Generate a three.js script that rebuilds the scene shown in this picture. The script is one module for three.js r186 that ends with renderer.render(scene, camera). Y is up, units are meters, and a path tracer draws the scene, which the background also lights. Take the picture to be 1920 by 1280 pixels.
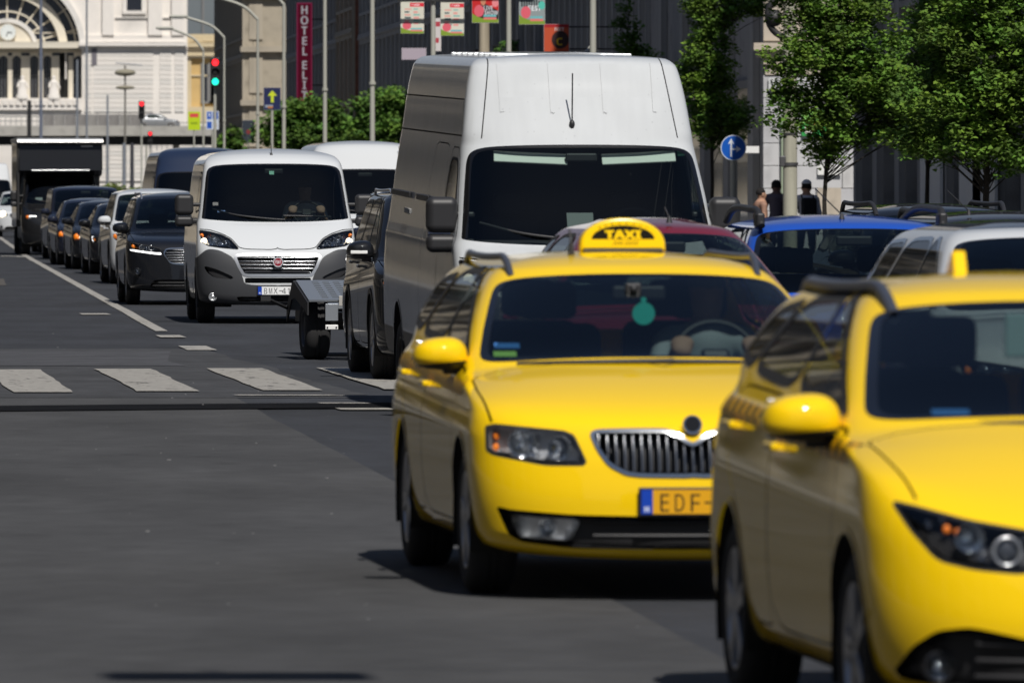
import * as THREE from 'three';
import { mergeGeometries } from 'three/addons/utils/BufferGeometryUtils.js';
import { RoundedBoxGeometry } from 'three/addons/geometries/RoundedBoxGeometry.js';
import { MarchingCubes } from 'three/addons/objects/MarchingCubes.js';
import { ImprovedNoise } from 'three/addons/math/ImprovedNoise.js';

// ------------------------------------------------------------------ camera, sky, sun, exposure
const scene = new THREE.Scene();
const FOCAL = 16000, EYE = 1.75, VX = -200, VY = 350;          // a 300 mm lens, 1.75 m above the carriageway
const camera = new THREE.PerspectiveCamera(2 * Math.atan(640 / FOCAL) * 180 / Math.PI, 1920 / 1280, 1, 6000);
camera.position.set(0, EYE, 0);
camera.setViewOffset(1920, 1280, 960 - VX, 640 - VY, 1920, 1280);
camera.updateProjectionMatrix();
camera.focus = 84;
camera.userData.fStop = 9;
const renderer = new THREE.WebGLRenderer({ antialias: true });
renderer.toneMapping = THREE.LinearToneMapping;
renderer.toneMappingExposure = 0.92;
renderer.shadowMap.enabled = true;
const SUN = new THREE.Vector3(0.17, 1.0, 0.78).normalize();
{
  const W = 512, H = 256, d = new Float32Array(W * H * 4);
  for (let j = 0; j < H; j++) for (let i = 0; i < W; i++) {
    const el = (j + 0.5) / H * Math.PI - Math.PI / 2, az = (i + 0.5) / W * 2 * Math.PI - Math.PI;
    const s = Math.max(0, Math.sin(el)), k = Math.pow(1 - s, 3.2);
    const dir = new THREE.Vector3(Math.cos(el) * Math.cos(az), Math.sin(el), Math.cos(el) * Math.sin(az));
    const g = Math.max(0, dir.dot(SUN)), mie = 0.15 * Math.pow(g, 10);
    const o = (j * W + i) * 4;
    d[o] = 0.050 + 0.22 * k + mie; d[o + 1] = 0.088 + 0.22 * k + mie * 0.97; d[o + 2] = 0.18 + 0.18 * k + mie * 0.9; d[o + 3] = 1;
    if (el < 0) { d[o] = 0.16; d[o + 1] = 0.165; d[o + 2] = 0.17; }
  }
  const t = new THREE.DataTexture(d, W, H, THREE.RGBAFormat, THREE.FloatType);
  t.mapping = THREE.EquirectangularReflectionMapping; t.magFilter = t.minFilter = THREE.LinearFilter; t.needsUpdate = true;
  scene.background = t; scene.environment = t;
}
const sun = new THREE.DirectionalLight(0xfffaf3, 4.7);
sun.position.copy(SUN).multiplyScalar(300).add(new THREE.Vector3(5, 0, -90));
sun.target.position.set(5, 0, -90); scene.add(sun, sun.target);
sun.castShadow = true; sun.shadow.mapSize.set(4096, 4096);
Object.assign(sun.shadow.camera, { left: -150, right: 150, top: 150, bottom: -150, near: 1, far: 900 });

// ------------------------------------------------------------------ helpers
const V3 = (x, y, z) => new THREE.Vector3(x, y, z);
const lerp = (a, b, t) => a + (b - a) * t, clamp = (x, a, b) => Math.max(a, Math.min(b, x));
const sstep = (a, b, x) => { const t = clamp((x - a) / (b - a), 0, 1); return t * t * (3 - 2 * t); };
function rng(seed) { let a = seed >>> 0; return () => { a = (a + 0x6D2B79F5) | 0; let t = Math.imul(a ^ (a >>> 15), 1 | a); t = (t + Math.imul(t ^ (t >>> 7), 61 | t)) ^ t; return ((t ^ (t >>> 14)) >>> 0) / 4294967296; }; }
const at = (px, py, D) => V3((px - VX) * D / FOCAL, EYE + (VY - py) * D / FOCAL, -D);   // a place seen at a bearing, D metres down the street
const depthOf = (py) => FOCAL * EYE / (py - VY);
const taken = {};
function numbered(n) { const k = taken[n] = (taken[n] ?? -1) + 1; return k ? n + '_' + String(k).padStart(3, '0') : n; }
function tag(o, label, category, group, kind) { if (label) o.userData.label = label; if (category) o.userData.category = category; if (group) o.userData.group = group; if (kind) o.userData.kind = kind; return o; }
function thing(name, label, category, pos = [0, 0, 0], turn = 0, group) {
  const o = new THREE.Group(); o.name = numbered(name); scene.add(o); o.position.set(...(pos.isVector3 ? pos.toArray() : pos)); o.rotation.y = turn;
  return tag(o, label, category, group);
}
function part(name, geo, mat, parent) { const m = new THREE.Mesh(Array.isArray(geo) ? merge(geo) : geo, mat); m.name = name; m.castShadow = m.receiveShadow = true; parent.add(m); return m; }
function lone(name, geo, mat, label, category, group, kind) { const m = part(numbered(name), geo, mat, scene); return tag(m, label, category, group, kind); }
function merge(list) {
  const l = list.map((g) => { let h = g.index ? g.toNonIndexed() : g; const q = new THREE.BufferGeometry(); for (const k of ['position', 'normal', 'uv']) if (h.attributes[k]) q.setAttribute(k, h.attributes[k]); if (!q.attributes.uv) q.setAttribute('uv', new THREE.Float32BufferAttribute(new Float32Array(q.attributes.position.count * 2), 2)); if (!q.attributes.normal) q.computeVertexNormals(); return q; });
  return mergeGeometries(l);
}
function metreUV(g) {                                            // uv in metres from the dominant axis of each face
  const h = g.index ? g.toNonIndexed() : g, p = h.attributes.position, uv = new Float32Array(p.count * 2), a = V3(), b = V3(), c = V3();
  for (let i = 0; i < p.count; i += 3) {
    a.fromBufferAttribute(p, i); b.fromBufferAttribute(p, i + 1); c.fromBufferAttribute(p, i + 2);
    const n = b.clone().sub(a).cross(c.clone().sub(a)), ax = Math.abs(n.x), ay = Math.abs(n.y), az = Math.abs(n.z);
    [a, b, c].forEach((v, k) => { const o = (i + k) * 2; if (ay >= ax && ay >= az) { uv[o] = v.x; uv[o + 1] = v.z; } else if (ax >= az) { uv[o] = v.z; uv[o + 1] = v.y; } else { uv[o] = v.x; uv[o + 1] = v.y; } });
  }
  h.setAttribute('uv', new THREE.BufferAttribute(uv, 2)); return h;
}
const box = (w, h, d, x = 0, y = 0, z = 0) => new THREE.BoxGeometry(w, h, d).translate(x, y, z);
const boxAB = (x0, x1, y0, y1, z0, z1) => box(Math.abs(x1 - x0), Math.abs(y1 - y0), Math.abs(z1 - z0), (x0 + x1) / 2, (y0 + y1) / 2, (z0 + z1) / 2);
const rbox = (w, h, d, r, x = 0, y = 0, z = 0, s = 2) => new RoundedBoxGeometry(w, h, d, s, Math.min(r, w / 2.01, h / 2.01, d / 2.01)).translate(x, y, z);
const cyl = (r0, r1, h, n = 16, x = 0, y = 0, z = 0) => new THREE.CylinderGeometry(r1, r0, h, n).translate(x, y + h / 2, z);
const ball = (r, x, y, z, sx = 1, sy = 1, sz = 1, n = 14) => new THREE.SphereGeometry(r, n, Math.max(8, n * 0.7 | 0)).scale(sx, sy, sz).translate(x, y, z);
function tube(pts, r, seg = 24, rad = 8, closed = false) { return new THREE.TubeGeometry(new THREE.CatmullRomCurve3(pts.map((p) => p.isVector3 ? p : V3(...p)), closed, 'centripetal'), seg, r, rad, closed); }
function bar(a, b, r, n = 10, r2 = r) { const A = V3(...a), B = V3(...b), d = B.clone().sub(A), g = new THREE.CylinderGeometry(r2, r, d.length(), n); g.applyQuaternion(new THREE.Quaternion().setFromUnitVectors(V3(0, 1, 0), d.clone().normalize())); const m = A.add(B).multiplyScalar(0.5); return g.translate(m.x, m.y, m.z); }
function slab(poly, depth, bevel = 0) { const s = new THREE.Shape(poly.map(([x, y]) => new THREE.Vector2(x, y))); return new THREE.ExtrudeGeometry(s, { depth, bevelEnabled: bevel > 0, bevelSize: bevel, bevelThickness: bevel, bevelSegments: 2, curveSegments: 8, steps: 1 }); }
const arc = (cx, cy, r, a0, a1, n) => Array.from({ length: n + 1 }, (_, i) => { const a = lerp(a0, a1, i / n); return [cx + r * Math.cos(a), cy + r * Math.sin(a)]; });

// ------------------------------------------------------------------ textures
const noise3 = new ImprovedNoise();
const fbm = (x, y, z, o = 4) => { let s = 0, a = 0.5, f = 1; for (let i = 0; i < o; i++) { s += a * noise3.noise(x * f, y * f, z + i * 7.3); a *= 0.5; f *= 2.03; } return s; };
function dataTex(n, m, fn, srgb = true) {
  const d = new Uint8Array(n * m * 4);
  for (let j = 0; j < m; j++) for (let i = 0; i < n; i++) { const c = fn(i / n, j / m, i, j), o = (j * n + i) * 4; d[o] = clamp(c[0], 0, 255); d[o + 1] = clamp(c[1], 0, 255); d[o + 2] = clamp(c[2], 0, 255); d[o + 3] = 255; }
  const t = new THREE.DataTexture(d, n, m, THREE.RGBAFormat); t.magFilter = THREE.LinearFilter; t.minFilter = THREE.LinearMipmapLinearFilter; t.generateMipmaps = true; t.wrapS = t.wrapT = THREE.RepeatWrapping; if (srgb) t.colorSpace = THREE.SRGBColorSpace; t.needsUpdate = true; return t;
}
function canvasTex(w, h, draw) { const c = document.createElement('canvas'); c.width = w; c.height = h; const x = c.getContext('2d'); draw(x, w, h); const t = new THREE.CanvasTexture(c); t.colorSpace = THREE.SRGBColorSpace; t.magFilter = THREE.LinearFilter; return t; }
// a tiling mottle: the noise is read on a torus-like blend so that the edges meet
function mottle(n, size, base, amp, scale, seed, grain = 0.25) {
  const r = rng(seed), gr = Float32Array.from({ length: n * n }, () => r() - 0.5);
  return dataTex(n, n, (u, v, i, j) => {
    const f = (a, b) => fbm(a * scale, b * scale, seed);
    const k = (f(u, v) * (1 - u) * (1 - v) + f(u - 1, v) * u * (1 - v) + f(u, v - 1) * (1 - u) * v + f(u - 1, v - 1) * u * v);
    const q = 1 + amp * k * 1.6 + grain * gr[j * n + i]; return [base[0] * q, base[1] * q, base[2] * q];
  });
}
function rep(t, sx, sy = sx) { const c = t.clone(); c.repeat.set(1 / sx, 1 / sy); c.needsUpdate = true; return c; }

// ------------------------------------------------------------------ materials
const lin = (r, g, b) => new THREE.Color().setRGB(r, g, b);
const std = (c, rough = 0.6, metal = 0, more = {}) => new THREE.MeshStandardMaterial({ color: c, roughness: rough, metalness: metal, side: THREE.DoubleSide, ...more });
const paint = (c, rough = 0.6, coatRough = 0.035, more = {}) => new THREE.MeshPhysicalMaterial({ color: c, roughness: rough, metalness: 0, specularIntensity: 0.25, clearcoat: 1, clearcoatRoughness: coatRough, side: THREE.DoubleSide, ...more });
const glassMat = (c, more = {}) => new THREE.MeshPhysicalMaterial({ color: c, roughness: 0.02, metalness: 0, transmission: 1, thickness: 0, ior: 1.5, side: THREE.DoubleSide, ...more });
const glow = (c, e, k) => new THREE.MeshStandardMaterial({ color: c, roughness: 0.4, emissive: e, emissiveIntensity: k });
const M = {
  rubber: std(lin(0.018, 0.018, 0.019), 0.85), tyre: std(lin(0.022, 0.022, 0.023), 0.9), blackPlastic: std(lin(0.022, 0.022, 0.024), 0.5), blackGloss: paint(lin(0.008, 0.008, 0.009), 0.3),
  greyPlastic: std(lin(0.045, 0.047, 0.052), 0.5), under: std(lin(0.012, 0.012, 0.012), 0.95), groove: std(lin(0.02, 0.02, 0.02), 0.9), well: std(lin(0.012, 0.012, 0.012), 0.95),
  chrome: std(lin(0.72, 0.74, 0.76), 0.08, 1), darkChrome: std(lin(0.30, 0.31, 0.33), 0.22, 1), alloy: std(lin(0.42, 0.42, 0.43), 0.32, 0.9), steelWheel: std(lin(0.10, 0.10, 0.105), 0.5, 0.4), satin: std(lin(0.68, 0.69, 0.70), 0.3, 0.85), rail: std(lin(0.20, 0.21, 0.24), 0.35, 0.8),
  interior: std(lin(0.02, 0.02, 0.022), 0.8), seat: std(lin(0.022, 0.022, 0.026), 0.9), visor: std(lin(0.55, 0.55, 0.52), 0.8), lining: std(lin(0.35, 0.35, 0.34), 0.9),
  windshield: glassMat(lin(0.46, 0.53, 0.52)), sideGlass: glassMat(lin(0.30, 0.34, 0.33)), tinted: glassMat(lin(0.10, 0.115, 0.12)), lens: glassMat(lin(0.96, 0.97, 0.98)), frit: paint(lin(0.006, 0.006, 0.007), 0.3),
  amber: std(lin(0.9, 0.22, 0.01), 0.3), red: std(lin(0.35, 0.01, 0.01), 0.3), white: std(lin(0.78, 0.78, 0.76), 0.5),
  drl: glow(lin(0.9, 0.9, 0.9), lin(1, 1, 1), 2.2), bulb: glow(lin(0.9, 0.9, 0.85), lin(1, 0.85, 0.6), 3),
  galvanised: std(lin(0.40, 0.43, 0.46), 0.42, 0.75), darkSteel: std(lin(0.035, 0.035, 0.037), 0.55, 0.4),
};
// ------------------------------------------------------------------ lofted shells, cut along outlines into panels, panes and lamps
function monotone(xs, ys) {
  const n = xs.length, d = [], m = new Array(n).fill(0);
  for (let i = 0; i < n - 1; i++) d.push((ys[i + 1] - ys[i]) / (xs[i + 1] - xs[i]));
  m[0] = d[0]; m[n - 1] = d[n - 2];
  for (let i = 1; i < n - 1; i++) m[i] = d[i - 1] * d[i] <= 0 ? 0 : 2 * d[i - 1] * d[i] / (d[i - 1] + d[i]);
  return (x) => { let i = 0; while (i < n - 2 && x > xs[i + 1]) i++; const h = xs[i + 1] - xs[i], t = (x - xs[i]) / h, t2 = t * t, t3 = t2 * t; return (2 * t3 - 3 * t2 + 1) * ys[i] + (t3 - 2 * t2 + t) * h * m[i] + (-2 * t3 + 3 * t2) * ys[i + 1] + (t3 - t2) * h * m[i + 1]; };
}
// rows: [zf,yf, w,ysFront,ysRear, zr,yr, a,n, b,m, p]; front point, side line, rear point and the plan roundness of each girth line
function loft(rows, { nf = 30, ns = 30, nr = 12, sub = 5, warp } = {}) {
  const S = [0]; for (let i = 1; i < rows.length; i++) { const a = rows[i - 1], b = rows[i]; S.push(S[i - 1] + Math.max(0.02, Math.hypot(b[0] - a[0], b[1] - a[1]) * 0.5 + Math.hypot(b[2] - a[2], b[3] - a[3]) * 0.5)); }
  const cols = rows[0].map((_, c) => monotone(S, rows.map((r) => r[c])));
  const grid = [];
  const quarter = (w, a, n, count) => {                        // superellipse quarter, evenly spaced
    const K = 160, pts = [], len = [0]; for (let i = 0; i <= K; i++) { const f = i / K * Math.PI / 2; pts.push([w * Math.pow(Math.sin(f), 2 / n), a * Math.pow(Math.max(0, Math.cos(f)), 2 / n)]); if (i) len.push(len[i - 1] + Math.hypot(pts[i][0] - pts[i - 1][0], pts[i][1] - pts[i - 1][1])); }
    const out = []; let k = 0; for (let i = 0; i <= count; i++) { const t = len[K] * i / count; while (k < K - 1 && len[k + 1] < t) k++; const u = clamp((t - len[k]) / Math.max(1e-9, len[k + 1] - len[k]), 0, 1); out.push([lerp(pts[k][0], pts[k + 1][0], u), lerp(pts[k][1], pts[k + 1][1], u)]); } return out;
  };
  for (let r = 0; r < rows.length - 1; r++) for (let k = 0; k < sub + (r === rows.length - 2 ? 1 : 0); k++) {
    const s = lerp(S[r], S[r + 1], k / sub), [zf, yf, w, y0, y1, zr, yr, a, n, b, m, p] = cols.map((f) => f(s)), half = [], si = r + k / sub;
    const zc = zf - a, zd = zr + b;
    for (const [x, dz] of quarter(w, a, n, nf)) half.push([x, lerp(yf, y0, Math.pow(w ? x / w : 0, p)), zc + dz, w ? x / w : 0, si]);
    for (let i = 1; i <= ns; i++) { const t = i / ns; half.push([w, lerp(y0, y1, t), lerp(zc, zd, t), 1 + t, si]); }
    for (const [x, dz] of quarter(w, b, m, nr).reverse().slice(1)) half.push([x, lerp(yr, y1, Math.pow(w ? x / w : 0, p)), zd - dz, 2 + (w ? 1 - x / w : 0), si]);
    if (warp) for (const v of half) warp(v);
    grid.push([...half.slice(1).reverse().map(([x, y, z, q, i]) => [-x, y, z, -q, i]), ...half]);
  }
  const R = grid.length, C = grid[0].length, P = [], idx = [];
  for (const row of grid) for (const v of row) P.push(v[0], v[1], v[2]);
  for (let j = 0; j < R - 1; j++) for (let i = 0; i < C - 1; i++) { const a = j * C + i, b = a + 1, c = a + C, d = c + 1; idx.push(a, b, c, b, d, c); }
  const g = new THREE.BufferGeometry(); g.setAttribute('position', new THREE.Float32BufferAttribute(P, 3)); g.setIndex(idx); g.computeVertexNormals();
  const N = g.attributes.normal.array, vs = [];
  for (let j = 0; j < R; j++) for (let i = 0; i < C; i++) { const k = (j * C + i), v = grid[j][i]; vs.push([v[0], v[1], v[2], N[k * 3], N[k * 3 + 1], N[k * 3 + 2], v[3], v[4]]); }
  // outward normals
  const mid = vs[((R / 3 | 0) * C) + (C >> 1)]; if (mid[5] < 0) for (const v of vs) { v[3] *= -1; v[4] *= -1; v[5] *= -1; }
  const tris = []; for (let i = 0; i < idx.length; i += 3) tris.push([vs[idx[i]], vs[idx[i + 1]], vs[idx[i + 2]]]);
  return tris;
}
const mixV = (a, b, t) => a.map((x, i) => x + (b[i] - x) * t);
function split(S, f, filt, depth = 2) {
  const I = [], O = [];
  const rec = (t, a, b, c, d) => {
    const sa = a < 0, sb = b < 0, sc = c < 0;
    if (sa === sb && sb === sc) { (sa ? I : O).push(t); return; }
    if (d > 0) { const m0 = mixV(t[0], t[1], 0.5), m1 = mixV(t[1], t[2], 0.5), m2 = mixV(t[2], t[0], 0.5), x = f(m0), y = f(m1), z = f(m2); rec([t[0], m0, m2], a, x, z, d - 1); rec([m0, t[1], m1], x, b, y, d - 1); rec([m2, m1, t[2]], z, y, c, d - 1); rec([m0, m1, m2], x, y, z, d - 1); return; }
    let v = t, w = [a, b, c], s = [sa, sb, sc]; const k = s[0] !== s[1] && s[0] !== s[2] ? 0 : s[1] !== s[0] && s[1] !== s[2] ? 1 : 2;
    v = [v[k], v[(k + 1) % 3], v[(k + 2) % 3]]; w = [w[k], w[(k + 1) % 3], w[(k + 2) % 3]];
    const p = mixV(v[0], v[1], w[0] / (w[0] - w[1])), q = mixV(v[0], v[2], w[0] / (w[0] - w[2]));
    const lone_ = w[0] < 0 ? I : O, pair = w[0] < 0 ? O : I; lone_.push([v[0], p, q]); pair.push([p, v[1], v[2]], [p, v[2], q]);
  };
  for (const t of S) {
    if (filt && !filt((t[0][0] + t[1][0] + t[2][0]) / 3, (t[0][1] + t[1][1] + t[2][1]) / 3, (t[0][2] + t[1][2] + t[2][2]) / 3, t[0])) { O.push(t); continue; }
    rec(t, f(t[0]), f(t[1]), f(t[2]), depth);
  }
  return [I, O];
}
function round(poly, it = 2, k = 0.22) { for (let i = 0; i < it; i++) { const o = []; poly.forEach((p, j) => { const q = poly[(j + 1) % poly.length]; o.push([lerp(p[0], q[0], k), lerp(p[1], q[1], k)], [lerp(p[0], q[0], 1 - k), lerp(p[1], q[1], 1 - k)]); }); poly = o; } return poly; }
function sd(x, y, P) {
  let d = Infinity, s = 1; const n = P.length;
  for (let i = 0, j = n - 1; i < n; j = i++) {
    const ex = P[j][0] - P[i][0], ey = P[j][1] - P[i][1], wx = x - P[i][0], wy = y - P[i][1], h = clamp((wx * ex + wy * ey) / (ex * ex + ey * ey + 1e-12), 0, 1), bx = wx - ex * h, by = wy - ey * h;
    d = Math.min(d, bx * bx + by * by);
    const c0 = y >= P[i][1], c1 = y < P[j][1], c2 = ex * wy > ey * wx; if ((c0 && c1 && c2) || (!c0 && !c1 && !c2)) s = -s;
  }
  return s * Math.sqrt(d);
}
const frontF = (P) => (v) => sd(Math.abs(v[0]), v[1], P), sideF = (P) => (v) => sd(v[2], v[1], P), topF = (P) => (v) => sd(Math.abs(v[0]), v[2], P);
const grow = (f, k) => (v) => f(v) - k;
function geoOf(S, off = 0, dz = 0, uvScale = 1) {
  const p = new Float32Array(S.length * 9), n = new Float32Array(S.length * 9), uv = new Float32Array(S.length * 6); let k = 0, m = 0;
  for (let t of S) { const [A, B, C] = t, ux = B[0] - A[0], uy = B[1] - A[1], uz = B[2] - A[2], wx = C[0] - A[0], wy = C[1] - A[1], wz = C[2] - A[2]; if ((uy * wz - uz * wy) * (A[3] + B[3] + C[3]) + (uz * wx - ux * wz) * (A[4] + B[4] + C[4]) + (ux * wy - uy * wx) * (A[5] + B[5] + C[5]) < 0) t = [A, C, B];
  for (const v of t) { const l = Math.hypot(v[3], v[4], v[5]) || 1; p[k] = v[0] + v[3] / l * off; p[k + 1] = v[1] + v[4] / l * off; p[k + 2] = v[2] + v[5] / l * off + dz; n[k] = v[3] / l; n[k + 1] = v[4] / l; n[k + 2] = v[5] / l; k += 3; uv[m++] = (Math.abs(v[3]) > 0.6 * l ? v[2] : v[0]) * uvScale; uv[m++] = (Math.abs(v[4]) > 0.75 * l ? v[2] : v[1]) * uvScale; } }
  const g = new THREE.BufferGeometry(); g.setAttribute('position', new THREE.BufferAttribute(p, 3)); g.setAttribute('normal', new THREE.BufferAttribute(n, 3)); g.setAttribute('uv', new THREE.BufferAttribute(uv, 2)); return g;
}
// walls that join a cut-out panel's rim to the same rim set back: the depth of a recess
function rimOf(S, off, dz) {
  const key = (v) => (v[0] * 2e4 | 0) + ',' + (v[1] * 2e4 | 0) + ',' + (v[2] * 2e4 | 0), E = new Map();
  for (const t of S) for (let i = 0; i < 3; i++) { const a = t[i], b = t[(i + 1) % 3], k1 = key(a) + '|' + key(b), k2 = key(b) + '|' + key(a); if (E.has(k2)) E.delete(k2); else E.set(k1, [a, b]); }
  const p = []; const set = (v) => { const l = Math.hypot(v[3], v[4], v[5]) || 1; return [v[0] + v[3] / l * off, v[1] + v[4] / l * off, v[2] + v[5] / l * off + dz]; };
  for (const [a, b] of E.values()) { const c = set(a), d = set(b); p.push(a[0], a[1], a[2], b[0], b[1], b[2], d[0], d[1], d[2], a[0], a[1], a[2], d[0], d[1], d[2], c[0], c[1], c[2]); }
  const g = new THREE.BufferGeometry(); g.setAttribute('position', new THREE.Float32BufferAttribute(p, 3)); g.computeVertexNormals(); return g;
}
function surfZ(S, x, y, def = 0) { for (const t of S) { const [a, b, c] = t, d = (b[1] - c[1]) * (a[0] - c[0]) + (c[0] - b[0]) * (a[1] - c[1]); if (Math.abs(d) < 1e-12) continue; const u = ((b[1] - c[1]) * (x - c[0]) + (c[0] - b[0]) * (y - c[1])) / d, w = ((c[1] - a[1]) * (x - c[0]) + (a[0] - c[0]) * (y - c[1])) / d; if (u >= -1e-4 && w >= -1e-4 && u + w <= 1.0002) return u * a[2] + w * b[2] + (1 - u - w) * c[2]; } return def; }
function surfX(S, z, y, sgn) { let best = null; for (const t of S) { const [a, b, c] = t; if (a[0] * sgn < 0.1) continue; const d = (b[1] - c[1]) * (a[2] - c[2]) + (c[2] - b[2]) * (a[1] - c[1]); if (Math.abs(d) < 1e-12) continue; const u = ((b[1] - c[1]) * (z - c[2]) + (c[2] - b[2]) * (y - c[1])) / d, w = ((c[1] - a[1]) * (z - c[2]) + (a[2] - c[2]) * (y - c[1])) / d; if (u >= -1e-4 && w >= -1e-4 && u + w <= 1.0002) { const x = u * a[0] + w * b[0] + (1 - u - w) * c[0]; if (best === null || Math.abs(x) > Math.abs(best)) best = x; } } return best; }

// ------------------------------------------------------------------ wheels
const wheelCache = {};
function wheelGeos(R, width, kind) {
  const key = [R, width, kind]; if (wheelCache[key]) return wheelCache[key];
  const rr = R * (kind === 'van' ? 0.60 : 0.66), h = width / 2, prof = [[rr, -h * 0.92], [rr + 0.02, -h], [R - 0.05, -h * 1.02], [R - 0.015, -h * 0.86], [R, -h * 0.6], [R, -h * 0.22], [R - 0.007, -h * 0.2], [R - 0.007, -h * 0.12], [R, -h * 0.1], [R, h * 0.1], [R - 0.007, h * 0.12], [R - 0.007, h * 0.2], [R, h * 0.22], [R, h * 0.6], [R - 0.015, h * 0.86], [R - 0.05, h * 1.02], [rr + 0.02, h], [rr, h * 0.92]];
  const tyre = new THREE.LatheGeometry(prof.map(([a, b]) => new THREE.Vector2(a, b)), 40).rotateZ(Math.PI / 2);
  // the rim faces +x
  const barrel = new THREE.LatheGeometry([[rr, h * 0.95], [rr - 0.012, h * 0.93], [rr - 0.02, h * 0.4], [rr - 0.03, -h * 0.7]].map(([a, b]) => new THREE.Vector2(a, b)), 32).rotateZ(-Math.PI / 2);
  const spokes = [];
  if (kind === 'van') { spokes.push(new THREE.LatheGeometry([[rr - 0.02, h * 0.55], [rr * 0.75, h * 0.75], [rr * 0.55, h * 0.72], [rr * 0.32, h * 0.35], [0.001, h * 0.35]].map(([a, b]) => new THREE.Vector2(a, b)), 32).rotateZ(-Math.PI / 2)); }
  else { for (let i = 0; i < 5; i++) for (const s of [-1, 1]) { const g = slab([[0.03, -0.016], [rr * 0.98, -0.012], [rr * 0.98, 0.012], [0.03, 0.016]], 0.03, 0.004).rotateZ(s * 0.13).rotateY(Math.PI / 2).rotateX(i * Math.PI * 2 / 5).translate(h * 0.62, 0, 0); spokes.push(g); } spokes.push(new THREE.CylinderGeometry(0.055, 0.06, 0.05, 18).rotateZ(Math.PI / 2).translate(h * 0.68, 0, 0)); }
  const hub = new THREE.CylinderGeometry(rr * 0.62, rr * 0.62, 0.03, 24).rotateZ(Math.PI / 2).translate(h * 0.1, 0, 0);
  return wheelCache[key] = { tyre, rim: merge([barrel, ...spokes]), hub };
}
function addWheel(g, x, z, R, width, kind, rimMat) {
  const q = wheelGeos(R, width, kind), w = new THREE.Group(); w.name = 'wheel'; w.position.set(x, R, z); w.rotation.y = x > 0 ? 0 : Math.PI; w.rotation.order = 'YXZ'; w.rotation.x = (Math.abs(z) * 7.3) % 1.2; g.add(w);
  part('tyre', q.tyre, M.tyre, w); part('rim', q.rim, rimMat, w); part('brake_disc', q.hub, M.steelWheel, w); return w;
}
const plateCache = {};
function plateMat(text, bg = '#e9eaea', fg = '#16181b', blank = false) {
  const key = text + bg; return plateCache[key] ??= std(0xffffff, 0.35, 0, { map: canvasTex(520, 110, (c, w, h) => { c.fillStyle = bg; c.fillRect(0, 0, w, h); c.fillStyle = '#1643b0'; c.fillRect(0, 0, 52, h); c.fillStyle = '#e8ecf4'; c.font = 'bold 34px sans-serif'; c.fillText('H', 14, 98); c.fillStyle = fg; c.font = '104px sans-serif'; c.textBaseline = 'middle'; let x = 74; for (const ch of text) { const wd = c.measureText(ch).width; c.save(); c.translate(x, h / 2 + 5); c.scale(52 / Math.max(wd, 40), 0.98); if (ch === '-') c.fillRect(4, -6, 34, 9); else c.fillText(ch, 0, 0); c.restore(); x += ch === '-' ? 44 : 64; } c.strokeStyle = fg; c.lineWidth = 4; c.strokeRect(2, 2, w - 4, h - 4); }) });
}
function addPlate(g, text, x, y, z, bg, tilt = 0) {
  const p = new THREE.Group(); p.name = 'license_plate'; p.position.set(x, y, z); p.rotation.x = tilt; g.add(p);
  part('plate_frame', rbox(0.535, 0.125, 0.016, 0.006, 0, 0, -0.004), M.blackPlastic, p);
  const pl = new THREE.PlaneGeometry(0.52, 0.11).translate(0, 0.002, 0.0075); part('plate', pl, plateMat(text, bg), p); return p;
}
// door mirror: housing, foot; local frame with the housing pointing outwards along +x
function addMirror(g, x, y, z, s, w, h, d, mat, foot = M.blackPlastic, lampStrip) {
  const m = new THREE.Group(); m.name = 'door_mirror'; m.position.set(x, y, z); g.add(m);
  const sh = new THREE.SphereGeometry(1, 28, 18), p = sh.attributes.position;
  for (let i = 0; i < p.count; i++) { let a = p.getX(i), b = p.getY(i), c = p.getZ(i); const sgn = (q, e) => Math.sign(q) * Math.pow(Math.abs(q), e); a = sgn(a, 0.72); b = sgn(b, 0.78); c = c > 0 ? sgn(c, 0.9) : -Math.pow(-c, 0.35) * 0.45; p.setXYZ(i, a * w / 2 * (1 - 0.10 * b), b * h / 2 * (1 - 0.22 * (a + 1) / 2), c * d); }
  sh.computeVertexNormals(); sh.translate(w * 0.55, h * 0.12, 0); const top = sh.clone(); if (s < 0) { sh.scale(-1, 1, 1); top.scale(-1, 1, 1); }
  const S = []; { const q = top.index ? top.toNonIndexed() : top, pp = q.attributes.position, nn = q.attributes.normal; for (let i = 0; i < pp.count; i += 3) S.push([0, 1, 2].map((k) => [pp.getX(i + k), pp.getY(i + k), pp.getZ(i + k), nn.getX(i + k), nn.getY(i + k), nn.getZ(i + k), 0, 0])); }
  const [low, up] = split(S, (v) => v[1] - (-h * 0.16 + Math.abs(v[0]) * -0.10 + 0.02), null, 2);
  part('housing', geoOf(up), mat, m); part('lower_shell', geoOf(low), foot, m);
  part('foot', rbox(w * 0.7, h * 0.16, d * 0.55, 0.012, s * w * 0.14, -h * 0.36, -d * 0.1), foot, m);
  part('mirror_glass', rbox(w * 0.8, h * 0.72, 0.006, 0.003, s * w * 0.55, h * 0.1, -d * 0.47), M.chrome, m);
  if (lampStrip) part('indicator', rbox(w * 0.62, h * 0.16, 0.012, 0.005, s * w * 0.62, h * 0.02, d * 0.96), M.white, m);
  return m;
}
function addHandle(g, S, z, y, s, mat) { const x = surfX(S, z, y, s); if (x === null) return; const h = part('door_handle', [rbox(0.028, 0.03, 0.20, 0.012, x + s * 0.032, y, z), box(0.05, 0.022, 0.03, x + s * 0.012, y, z + 0.075), box(0.05, 0.022, 0.03, x + s * 0.012, y, z - 0.075)], mat, g); return h; }
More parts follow.
